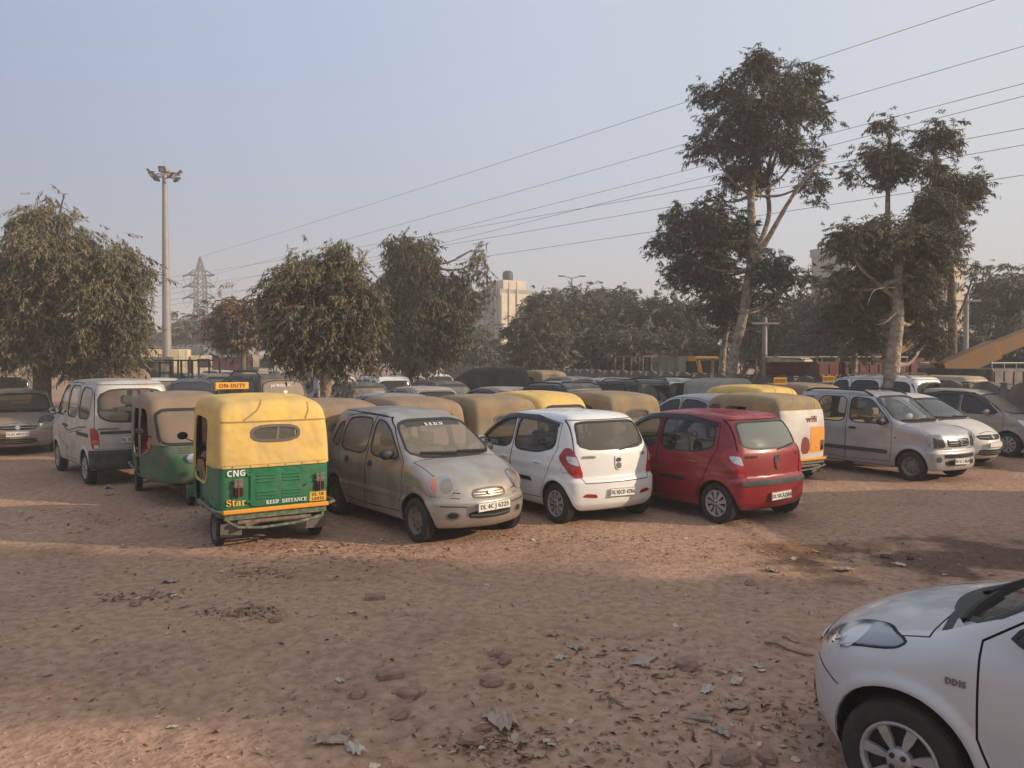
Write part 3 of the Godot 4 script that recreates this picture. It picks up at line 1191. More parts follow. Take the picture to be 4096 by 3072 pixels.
func badge_plate(car: Node3D, hu: Hull, way: int, x: float, y: float, poly: PackedVector2Array, mat: Material, called := "badge", thick := 0.012) -> MeshInstance3D:
	var p := hu.onto(Vector2(x, y), way)
	var g := hu.grad(p).normalized()
	var b := MB.new()
	b.prism(poly, thick)
	var o := put(called, b.mesh(), mat, car)
	place_on(o, hu, p, g)
	return o

# stand a flat thing (facing +z) on the body at p with normal g
func place_on(o: Node3D, hu: Hull, p: Vector3, g: Vector3, lift := 0.0) -> void:
	var nz := Vector3(g.x, g.y, -g.z)
	var at := Vector3(p.x, p.y, hu.L * 0.5 - p.z) + nz * lift
	var nx := Vector3.UP.cross(nz).normalized()
	o.transform = Transform3D(Basis(nx, nz.cross(nx), nz), at)

func letter_on(car: Node3D, hu: Hull, way: int, x: float, y: float, text: String, h: float, mat: Material, lift := 0.003, serif := false) -> void:
	var p := hu.onto(Vector2(x, y), way)
	var g := hu.grad(p).normalized()
	var o := lettering(text, h, 0.004, mat, car, Transform3D())
	if serif:
		(o.mesh as TextMesh).font = M.font_serif
	place_on(o, hu, p, g, lift)
func model_tall_hatch() -> Dictionary:
	# short tall hatchback with oval lamps, seen from the front
	return {
		L = 3.565, H = 1.61, y0 = 0.21, cell = 0.032, crown = 0.055, bowf = 0.30, bowr = 0.12, kt = 0.10, kf = 0.12, kr = 0.12,
		top = [-0.2, 1.48, 0.0, 1.52, 0.35, 1.575, 1.0, 1.605, 1.65, 1.585, 1.98, 1.50, 2.3, 1.31, 2.72, 1.035, 2.92, 0.985, 3.2, 0.90, 3.40, 0.80, 3.50, 0.71, 3.7, 0.5],
		plan = [-0.2, 0.66, 0.0, 0.70, 0.25, 0.74, 0.6, 0.76, 1.4, 0.765, 2.5, 0.765, 2.95, 0.76, 3.3, 0.73, 3.565, 0.66, 3.8, 0.55],
		front = [0.0, 3.40, 0.2, 3.49, 0.32, 3.55, 0.42, 3.565, 0.54, 3.565, 0.59, 3.52, 0.66, 3.50, 0.75, 3.46, 0.86, 3.36, 0.98, 3.2, 1.8, 2.2],
		rear = [0.0, 0.16, 0.2, 0.08, 0.34, 0.01, 0.5, 0.0, 0.6, 0.02, 0.66, 0.05, 1.0, 0.08, 1.2, 0.13, 1.5, 0.26, 1.61, 0.34, 1.8, 0.5],
		sect = [0.0, 0.09, 0.2, 0.06, 0.32, 0.025, 0.45, 0.0, 0.52, 0.002, 0.56, 0.018, 0.7, 0.01, 0.82, 0.012, 0.92, 0.028, 1.0, 0.05, 1.25, 0.115, 1.5, 0.20, 1.8, 0.32],
		wells = [[0.56, 0.28, 0.335, 0.50], [2.92, 0.285, 0.34, 0.50]],
		wheel_r = 0.28, track = 1.36, rim = "steel",
		windows = [
			{way = 0, poly = soften(pl2([1.62, 0.985, 2.50, 1.0, 2.06, 1.36, 1.85, 1.455, 1.62, 1.475]), 2, 0.16), of = "fd"},
			{way = 0, poly = soften(pl2([0.72, 1.0, 1.52, 0.985, 1.53, 1.48, 1.1, 1.485, 0.78, 1.44, 0.70, 1.25]), 2, 0.16), of = "rd"},
			{way = 0, poly = soften(pl2([0.36, 1.08, 0.62, 1.02, 0.66, 1.40, 0.52, 1.36]), 1, 0.15)},
			{way = 1, poly = soften(pl2([-0.66, 1.03, 0.66, 1.03, 0.54, 1.42, 0.36, 1.475, -0.36, 1.475, -0.54, 1.42]), 2, 0.16), lim = 1.85},
			{way = 2, poly = soften(pl2([-0.56, 1.07, 0.56, 1.07, 0.50, 1.44, 0.4, 1.47, -0.4, 1.47, -0.50, 1.44]), 2, 0.16), lim = 0.9, called = "rear_window", of = "tailgate"},
		],
		panels = [
			{name = "tailgate", way = 2, poly = pl2([-0.55, 0.62, 0.55, 0.62, 0.62, 0.9, 0.61, 1.05, 0.54, 1.5, -0.54, 1.5, -0.61, 1.05, -0.62, 0.9]), lim = 0.6},
			{name = "fd", way = 0, poly = pl2([1.57, 0.31, 2.52, 0.34, 2.58, 0.6, 2.585, 0.98, 2.10, 1.39, 1.88, 1.51, 1.57, 1.525])},
			{name = "rd", way = 0, poly = pl2([0.95, 0.33, 1.56, 0.31, 1.56, 1.525, 1.1, 1.53, 0.72, 1.48, 0.64, 1.25, 0.66, 0.98])},
			{name = "hood", way = 3, poly = pl2([-0.66, 2.74, 0.66, 2.74, 0.62, 3.1, 0.50, 3.36, 0.30, 3.46, -0.30, 3.46, -0.50, 3.36, -0.62, 3.1]), lim = 0.66, gap = 0.005},
		],
		patches = [
			{called = "head_light", way = 4, frame = corner(V3(0.56, 0, 3.3), 30), pair = true, mat = M.lamp_back, off = 0.006, deep = 0.03, step = 0.04, poly = oval(0.015, 0.735, 0.165, 0.125, 18)},
			{called = "lamp_glass", of = "head_light", way = 4, frame = corner(V3(0.56, 0, 3.3), 30), pair = true, mat = M.lamp_glass, off = 0.022, deep = 0.016, step = 0.05, poly = oval(0.015, 0.735, 0.163, 0.123, 18)},
			{called = "lamp_bowl", of = "head_light", way = 4, frame = corner(V3(0.56, 0, 3.3), 30), pair = true, mat = M.glass_grey, off = 0.012, deep = 0.01, step = 0.04, poly = oval(-0.03, 0.73, 0.085, 0.088, 16)},
			{called = "indicator", of = "head_light", way = 4, frame = corner(V3(0.56, 0, 3.3), 30), pair = true, mat = M.lens_amber, off = 0.014, deep = 0.01, step = 0.04, poly = soften(pl2([0.10, 0.83, 0.075, 0.73, 0.09, 0.635, 0.145, 0.67, 0.175, 0.74, 0.15, 0.80]), 1, 0.2)},
			{called = "grille", way = 1, mat = M.trim_mid, off = -0.004, deep = 0.0, step = 0.04, poly = soften(pl2([-0.23, 0.585, 0.23, 0.585, 0.245, 0.64, 0.20, 0.69, -0.20, 0.69, -0.245, 0.64]), 1, 0.2)},
			{called = "lower_intake", way = 1, mat = M.black, off = 0.004, deep = 0.02, step = 0.05, poly = soften(pl2([-0.30, 0.335, 0.30, 0.335, 0.33, 0.40, 0.24, 0.43, -0.24, 0.43, -0.33, 0.40]), 1, 0.2)},
			{called = "fog_lamp_recess", way = 1, pair = true, mat = M.trim_mid, off = 0.003, deep = 0.02, step = 0.04, poly = oval(0.50, 0.375, 0.09, 0.055, 14)},
			{called = "fog_lamp_hole", way = 1, pair = true, mat = M.black, off = 0.006, deep = 0.01, step = 0.04, poly = oval(0.50, 0.382, 0.062, 0.038, 12)},
			{called = "side_moulding", way = 0, pair = true, mat = "paint", off = 0.012, deep = 0.02, poly = pl2([0.9, 0.50, 2.55, 0.52, 2.55, 0.57, 0.9, 0.55])},
			{called = "side_repeater", way = 0, pair = true, mat = M.lens_amber, off = 0.012, deep = 0.015, step = 0.03, poly = oval(2.76, 0.70, 0.026, 0.016, 10)},
			{called = "tail_light", way = 4, frame = corner(V3(0.66, 0, 0.12), 150), pair = true, mat = M.lens_red, off = 0.01, deep = 0.03, poly = soften(pl2([-0.10, 1.0, 0.0, 1.0, 0.05, 0.7, -0.10, 0.7]), 1, 0.2)},
		],
		bands = [
			{called = "grille_frame", way = 1, line = soften(pl2([-0.23, 0.585, 0.23, 0.585, 0.245, 0.64, 0.20, 0.69, -0.20, 0.69, -0.245, 0.64]), 1, 0.2), closed = true, w = 0.016, off = 0.010, mat = M.steel},
			{called = "grille_bar", way = 1, line = pl2([-0.22, 0.655, -0.06, 0.645]), w = 0.014, off = 0.008, mat = M.steel},
			{called = "grille_bar", way = 1, line = pl2([0.06, 0.645, 0.22, 0.655]), w = 0.014, off = 0.008, mat = M.steel},
			{called = "grille_bar", way = 1, line = pl2([-0.22, 0.62, 0.22, 0.62]), w = 0.014, off = 0.008, mat = M.steel},
			{called = "intake_bar", way = 1, line = pl2([-0.30, 0.385, 0.0, 0.37, 0.30, 0.385]), w = 0.014, off = 0.014, mat = M.lamp_back},
			{called = "bumper_joint", way = 4, frame = corner(V3(0.56, 0, 3.3), 40), pair = true, line = pl2([-0.2, 0.585, 0.0, 0.60, 0.22, 0.62, 0.36, 0.60]), w = 0.01, off = 0.001, mat = M.rubber},
			{called = "bumper_crease", way = 1, line = pl2([-0.64, 0.50, -0.34, 0.485]), w = 0.012, off = 0.004, mat = M.steel_dark},
			{called = "bumper_crease", way = 1, line = pl2([0.64, 0.50, 0.34, 0.485]), w = 0.012, off = 0.004, mat = M.steel_dark},
			{called = "roof_gutter", way = 3, pair = true, line = pl2([0.50, 0.5, 0.53, 1.0, 0.53, 1.6, 0.51, 1.85]), w = 0.014, off = 0.003, mat = M.rubber},
			{called = "wiper", way = 1, line = pl2([-0.55, 1.045, -0.05, 1.06]), w = 0.016, off = 0.03, mat = M.black},
			{called = "wiper", way = 1, line = pl2([-0.02, 1.045, 0.48, 1.07]), w = 0.016, off = 0.03, mat = M.black},
			{called = "sun_strip", way = 1, line = pl2([-0.44, 1.43, -0.2, 1.445, 0.2, 1.445, 0.44, 1.43]), w = 0.085, off = -0.0025, mat = M.trim_dark},
		],
		handles = [],
		mirror = [2.30, 1.02], mirror_mat = M.rubber,
		cabin = {y = 0.38, front = 1.85, back = 0.95, dash = 2.5, dash_y = 0.9},
	}

func model_sport_hatch() -> Dictionary:
	# wide rounded hatchback with swept-back lamps
	return {
		L = 3.85, H = 1.53, y0 = 0.19, cell = 0.023, crown = 0.06, bowf = 0.42, bowr = 0.14, kt = 0.13, kf = 0.22, kr = 0.16,
		top = [-0.2, 1.36, 0.0, 1.40, 0.35, 1.475, 1.0, 1.525, 1.7, 1.515, 2.12, 1.44, 2.5, 1.24, 2.93, 1.0, 3.12, 0.97, 3.45, 0.905, 3.68, 0.80, 3.8, 0.69, 4.0, 0.45],
		plan = [-0.2, 0.72, 0.0, 0.77, 0.25, 0.82, 0.6, 0.848, 1.4, 0.848, 2.5, 0.848, 3.05, 0.848, 3.4, 0.81, 3.65, 0.74, 3.85, 0.64, 4.05, 0.5],
		front = [0.0, 3.66, 0.2, 3.76, 0.34, 3.84, 0.5, 3.85, 0.64, 3.82, 0.76, 3.75, 0.88, 3.6, 1.0, 3.4, 1.73, 2.4],
		rear = [0.0, 0.16, 0.2, 0.08, 0.34, 0.01, 0.5, 0.0, 0.62, 0.02, 0.7, 0.06, 1.0, 0.10, 1.15, 0.17, 1.45, 0.38, 1.53, 0.46, 1.73, 0.7],
		sect = [0.0, 0.10, 0.19, 0.07, 0.32, 0.03, 0.5, 0.005, 0.62, 0.0, 0.72, 0.006, 0.82, 0.018, 0.90, 0.036, 0.98, 0.075, 1.25, 0.155, 1.45, 0.23, 1.73, 0.35],
		wells = [[0.63, 0.30, 0.352, 0.56], [3.06, 0.305, 0.37, 0.56]], flare = 0.022,
		wheel_r = 0.298, wheel_w = 0.18, track = 1.49, rim = "star", spokes = 7,
		windows = [
			{way = 0, poly = soften(pl2([1.72, 0.985, 2.66, 0.99, 2.28, 1.24, 2.02, 1.365, 1.72, 1.395]), 2, 0.16), of = "fd"},
			{way = 0, poly = soften(pl2([0.85, 1.0, 1.62, 0.985, 1.62, 1.395, 1.2, 1.39, 0.86, 1.32]), 2, 0.16), of = "rd"},
			{way = 1, poly = soften(pl2([-0.70, 0.995, 0.70, 0.995, 0.60, 1.35, 0.40, 1.41, -0.40, 1.41, -0.60, 1.35]), 2, 0.16), lim = 1.95},
			{way = 2, poly = soften(pl2([-0.60, 1.06, 0.60, 1.06, 0.54, 1.36, 0.4, 1.39, -0.4, 1.39, -0.54, 1.36]), 2, 0.16), lim = 0.9, called = "rear_window", of = "tailgate"},
		],
		panels = [
			{name = "tailgate", way = 2, poly = pl2([-0.58, 0.60, 0.58, 0.60, 0.68, 0.9, 0.66, 1.03, 0.57, 1.42, -0.57, 1.42, -0.66, 1.03, -0.68, 0.9]), lim = 0.7},
			{name = "fd", way = 0, poly = pl2([1.67, 0.28, 2.60, 0.31, 2.70, 0.55, 2.71, 0.985, 2.32, 1.27, 2.05, 1.405, 1.67, 1.435])},
			{name = "rd", way = 0, poly = pl2([0.99, 0.31, 1.66, 0.28, 1.66, 1.435, 1.2, 1.43, 0.82, 1.36, 0.78, 1.0])},
			{name = "hood", way = 3, poly = pl2([-0.72, 2.96, 0.72, 2.96, 0.70, 3.25, 0.58, 3.52, 0.36, 3.66, -0.36, 3.66, -0.58, 3.52, -0.70, 3.25]), lim = 0.72, gap = 0.005},
		],
		patches = [
			{called = "head_light", way = 4, frame = corner(V3(0.66, 0, 3.45), 40), pair = true, mat = M.lamp_dark, off = 0.004, deep = 0.04, step = 0.045, poly = soften(pl2([-0.31, 0.62, -0.24, 0.585, -0.10, 0.685, 0.08, 0.785, 0.32, 0.85, 0.33, 0.89, 0.10, 0.897, -0.12, 0.85, -0.27, 0.75]), 2, 0.2)},
			{called = "lamp_glass", of = "head_light", way = 4, frame = corner(V3(0.66, 0, 3.45), 40), pair = true, mat = M.lamp_glass, off = 0.014, deep = 0.012, step = 0.06, poly = soften(pl2([-0.31, 0.62, -0.24, 0.585, -0.10, 0.685, 0.08, 0.785, 0.32, 0.85, 0.33, 0.89, 0.10, 0.897, -0.12, 0.85, -0.27, 0.75]), 2, 0.2)},
			{called = "lamp_bowl", of = "head_light", way = 4, frame = corner(V3(0.66, 0, 3.45), 40), pair = true, mat = M.mirror, off = 0.008, deep = 0.01, step = 0.05, poly = oval(-0.19, 0.70, 0.075, 0.062, 14)},
			{called = "lamp_bowl", of = "head_light", way = 4, frame = corner(V3(0.66, 0, 3.45), 40), pair = true, mat = M.chrome, off = 0.008, deep = 0.01, step = 0.05, poly = oval(0.02, 0.805, 0.09, 0.058, 14)},
			{called = "grille", way = 1, mat = M.black, off = 0.003, deep = 0.02, step = 0.05, poly = soften(pl2([-0.34, 0.595, 0.34, 0.595, 0.42, 0.68, 0.30, 0.70, -0.30, 0.70, -0.42, 0.68]), 1, 0.2)},
			{called = "lower_intake", way = 1, mat = M.black, off = 0.003, deep = 0.02, step = 0.05, poly = soften(pl2([-0.42, 0.27, 0.42, 0.27, 0.48, 0.40, -0.48, 0.40]), 1, 0.2)},
			{called = "fog_lamp_recess", way = 4, frame = corner(V3(0.66, 0, 3.55), 25), pair = true, mat = M.black, off = 0.003, deep = 0.02, step = 0.04, poly = soften(pl2([-0.10, 0.31, 0.12, 0.33, 0.16, 0.45, 0.02, 0.47, -0.10, 0.42]), 1, 0.22)},
			{called = "tail_light", way = 4, frame = corner(V3(0.74, 0, 0.15), 140), pair = true, mat = M.lens_red, off = 0.01, deep = 0.03, poly = soften(pl2([-0.16, 1.02, -0.04, 1.02, 0.06, 0.72, -0.12, 0.74]), 1, 0.2)},
		],
		bands = [
			{called = "lamp_seal", way = 4, frame = corner(V3(0.66, 0, 3.45), 40), pair = true, closed = true, line = soften(pl2([-0.316, 0.618, -0.24, 0.58, -0.097, 0.68, 0.083, 0.78, 0.325, 0.846, 0.336, 0.894, 0.10, 0.902, -0.122, 0.855, -0.275, 0.752]), 2, 0.2), w = 0.007, off = 0.003, mat = M.black},
			{called = "bumper_joint", way = 0, pair = true, line = pl2([3.66, 0.60, 3.5, 0.59, 3.33, 0.555]), w = 0.008, off = 0.002, mat = M.rubber},
			{called = "grille_bar", way = 1, line = pl2([-0.36, 0.648, 0.36, 0.648]), w = 0.012, off = 0.012, mat = M.lamp_back},
			{called = "intake_bar", way = 1, line = pl2([-0.44, 0.31, 0.44, 0.31]), w = 0.010, off = 0.012, mat = M.steel},
			{called = "intake_bar", way = 1, line = pl2([-0.45, 0.35, 0.45, 0.35]), w = 0.010, off = 0.012, mat = M.steel},
			{called = "cowl", way = 3, line = pl2([-0.66, 2.90, -0.4, 2.945, 0.0, 2.955, 0.4, 2.945, 0.66, 2.90]), w = 0.045, off = 0.002, mat = M.rubber},
			{called = "wiper", way = 1, line = pl2([-0.60, 1.005, -0.05, 1.03]), w = 0.012, off = 0.022, mat = M.black},
			{called = "wiper", way = 1, line = pl2([0.0, 1.005, 0.50, 1.03]), w = 0.012, off = 0.022, mat = M.black},
		],
		handles = [[1.85, 0.84, "fd"], [0.98, 0.85, "rd"]],
		mirror = [2.44, 1.0],
		cabin = {y = 0.34, front = 1.95, back = 1.0, dash = 2.7, dash_y = 0.87},
	}

func model_boxy_hatch() -> Dictionary:
	# upright tall-boy hatchback with roof rails
	return {
		L = 3.52, H = 1.67, y0 = 0.22, cell = 0.032, crown = 0.035, bowf = 0.16, bowr = 0.08, kt = 0.10, kf = 0.12, kr = 0.11,
		top = [-0.2, 1.60, 0.0, 1.62, 0.3, 1.655, 1.0, 1.67, 1.75, 1.655, 2.02, 1.60, 2.3, 1.40, 2.68, 1.09, 2.82, 1.055, 3.2, 0.99, 3.40, 0.93, 3.50, 0.82, 3.7, 0.5],
		plan = [-0.2, 0.68, 0.0, 0.70, 0.2, 0.725, 0.6, 0.738, 1.4, 0.74, 2.6, 0.74, 3.0, 0.735, 3.35, 0.715, 3.52, 0.67, 3.7, 0.6],
		front = [0.0, 3.42, 0.22, 3.49, 0.36, 3.52, 0.56, 3.52, 0.61, 3.475, 0.7, 3.47, 0.85, 3.44, 0.95, 3.38, 1.05, 3.2, 1.87, 2.2],
		rear = [0.0, 0.10, 0.2, 0.05, 0.34, 0.0, 0.52, 0.0, 0.58, 0.04, 1.0, 0.055, 1.1, 0.07, 1.5, 0.16, 1.67, 0.22, 1.87, 0.3],
		sect = [0.0, 0.09, 0.22, 0.05, 0.34, 0.02, 0.5, 0.0, 0.62, 0.004, 0.66, 0.01, 0.9, 0.014, 1.0, 0.028, 1.06, 0.042, 1.3, 0.085, 1.6, 0.145, 1.87, 0.2],
		wells = [[0.58, 0.28, 0.335, 0.48], [2.94, 0.28, 0.335, 0.48]],
		wheel_r = 0.28, track = 1.30, rim = "steel",
		windows = [
			{way = 0, poly = soften(pl2([1.55, 1.04, 2.46, 1.05, 2.36, 1.20, 2.02, 1.52, 1.55, 1.55]), 2, 0.14), of = "fd"},
			{way = 0, poly = soften(pl2([0.68, 1.05, 1.44, 1.04, 1.46, 1.55, 0.80, 1.545]), 2, 0.14), of = "rd"},
			{way = 0, poly = soften(pl2([0.20, 1.10, 0.55, 1.08, 0.66, 1.53, 0.34, 1.51]), 2, 0.14)},
			{way = 1, poly = soften(pl2([-0.64, 1.085, 0.64, 1.085, 0.57, 1.52, 0.40, 1.57, -0.40, 1.57, -0.57, 1.52]), 2, 0.14), lim = 1.9},
			{way = 2, poly = soften(pl2([-0.58, 1.10, 0.58, 1.10, 0.53, 1.52, -0.53, 1.52]), 2, 0.14), lim = 0.7, called = "rear_window", of = "tailgate"},
		],
		panels = [
			{name = "tailgate", way = 2, poly = pl2([-0.56, 0.56, 0.56, 0.56, 0.62, 0.75, 0.62, 1.08, 0.56, 1.58, -0.56, 1.58, -0.62, 1.08, -0.62, 0.75]), lim = 0.5},
			{name = "fd", way = 0, poly = pl2([1.50, 0.31, 2.50, 0.33, 2.54, 0.6, 2.53, 1.06, 2.40, 1.23, 2.05, 1.57, 1.50, 1.60])},
			{name = "rd", way = 0, poly = pl2([0.96, 0.33, 1.49, 0.31, 1.50, 1.60, 0.74, 1.595, 0.60, 1.05, 0.62, 0.72])},
			{name = "hood", way = 3, poly = pl2([-0.66, 2.72, 0.66, 2.72, 0.64, 3.2, 0.60, 3.40, -0.60, 3.40, -0.64, 3.2]), lim = 0.88, gap = 0.005},
		],
		patches = [
			{called = "head_light", way = 4, frame = corner(V3(0.58, 0, 3.4), 22), pair = true, mat = M.lamp_back, off = 0.006, deep = 0.03, step = 0.05, poly = soften(pl2([-0.19, 0.655, 0.15, 0.65, 0.19, 0.89, -0.11, 0.90]), 2, 0.16)},
			{called = "lamp_glass", of = "head_light", way = 4, frame = corner(V3(0.58, 0, 3.4), 22), pair = true, mat = M.glass_clear, off = 0.018, deep = 0.012, step = 0.06, poly = soften(pl2([-0.19, 0.655, 0.15, 0.65, 0.19, 0.89, -0.11, 0.90]), 2, 0.16)},
			{called = "grille", way = 1, mat = M.black, off = 0.004, deep = 0.02, step = 0.05, poly = soften(pl2([-0.32, 0.665, 0.32, 0.665, 0.34, 0.74, 0.33, 0.815, -0.33, 0.815, -0.34, 0.74]), 1, 0.15)},
			{called = "lower_intake", way = 1, mat = M.black, off = 0.004, deep = 0.02, step = 0.05, poly = soften(pl2([-0.46, 0.46, 0.46, 0.46, 0.46, 0.535, -0.46, 0.535]), 1, 0.1)},
			{called = "lower_intake", way = 1, mat = M.black, off = 0.004, deep = 0.02, step = 0.05, poly = soften(pl2([-0.44, 0.33, 0.44, 0.33, 0.44, 0.41, -0.44, 0.41]), 1, 0.1)},
			{called = "fog_lamp", way = 4, frame = corner(V3(0.58, 0, 3.4), 28), pair = true, mat = M.lamp_back, off = 0.006, deep = 0.02, step = 0.04, poly = oval(-0.02, 0.44, 0.055, 0.055, 14)},
			{called = "side_moulding", way = 0, pair = true, mat = M.trim_dark, off = 0.012, deep = 0.02, poly = soften(pl2([0.95, 0.475, 2.46, 0.475, 2.46, 0.55, 0.95, 0.55]), 1, 0.06)},
			{called = "side_repeater", way = 0, pair = true, mat = M.lens_amber, off = 0.01, deep = 0.015, step = 0.03, poly = oval(2.62, 0.80, 0.026, 0.016, 10)},
			{called = "tail_light", way = 4, frame = corner(V3(0.68, 0, 0.08), 155), pair = true, mat = M.lens_red, off = 0.01, deep = 0.03, poly = soften(pl2([-0.08, 1.05, 0.02, 1.05, 0.04, 0.65, -0.10, 0.65]), 1, 0.15)},
			{called = "door_pillar", way = 0, pair = true, mat = M.rubber, off = 0.003, deep = 0.005, poly = pl2([2.40, 1.075, 2.47, 1.075, 2.42, 1.16, 2.36, 1.21])},
		],
		bands = [
			{called = "grille_bar", way = 1, line = pl2([-0.31, 0.79, 0.31, 0.79]), w = 0.014, off = 0.014, mat = M.chrome},
			{called = "grille_bar", way = 1, line = pl2([-0.32, 0.765, 0.32, 0.765]), w = 0.010, off = 0.012, mat = M.steel},
			{called = "grille_bar", way = 1, line = pl2([-0.32, 0.735, 0.32, 0.735]), w = 0.018, off = 0.014, mat = M.chrome},
			{called = "grille_bar", way = 1, line = pl2([-0.32, 0.70, 0.32, 0.70]), w = 0.010, off = 0.012, mat = M.steel},
			{called = "bumper_joint", way = 4, frame = corner(V3(0.58, 0, 3.4), 40), pair = true, line = pl2([-0.3, 0.625, 0.0, 0.625, 0.25, 0.60, 0.40, 0.56]), w = 0.012, off = 0.001, mat = M.rubber},
			{called = "wiper", way = 1, line = pl2([-0.55, 1.10, -0.02, 1.115]), w = 0.016, off = 0.03, mat = M.black},
			{called = "wiper", way = 1, line = pl2([0.0, 1.10, 0.50, 1.12]), w = 0.016, off = 0.03, mat = M.black},
		],
		handles = [[1.66, 0.93, "fd"], [0.82, 0.95, "rd"]], handle_mat = M.rubber,
		mirror = [2.36, 1.06], mirror_mat = M.rubber, lining = M.trim_mid,
		cabin = {y = 0.42, front = 1.80, back = 0.90, dash = 2.42, dash_y = 0.95}, rails = true,
	}

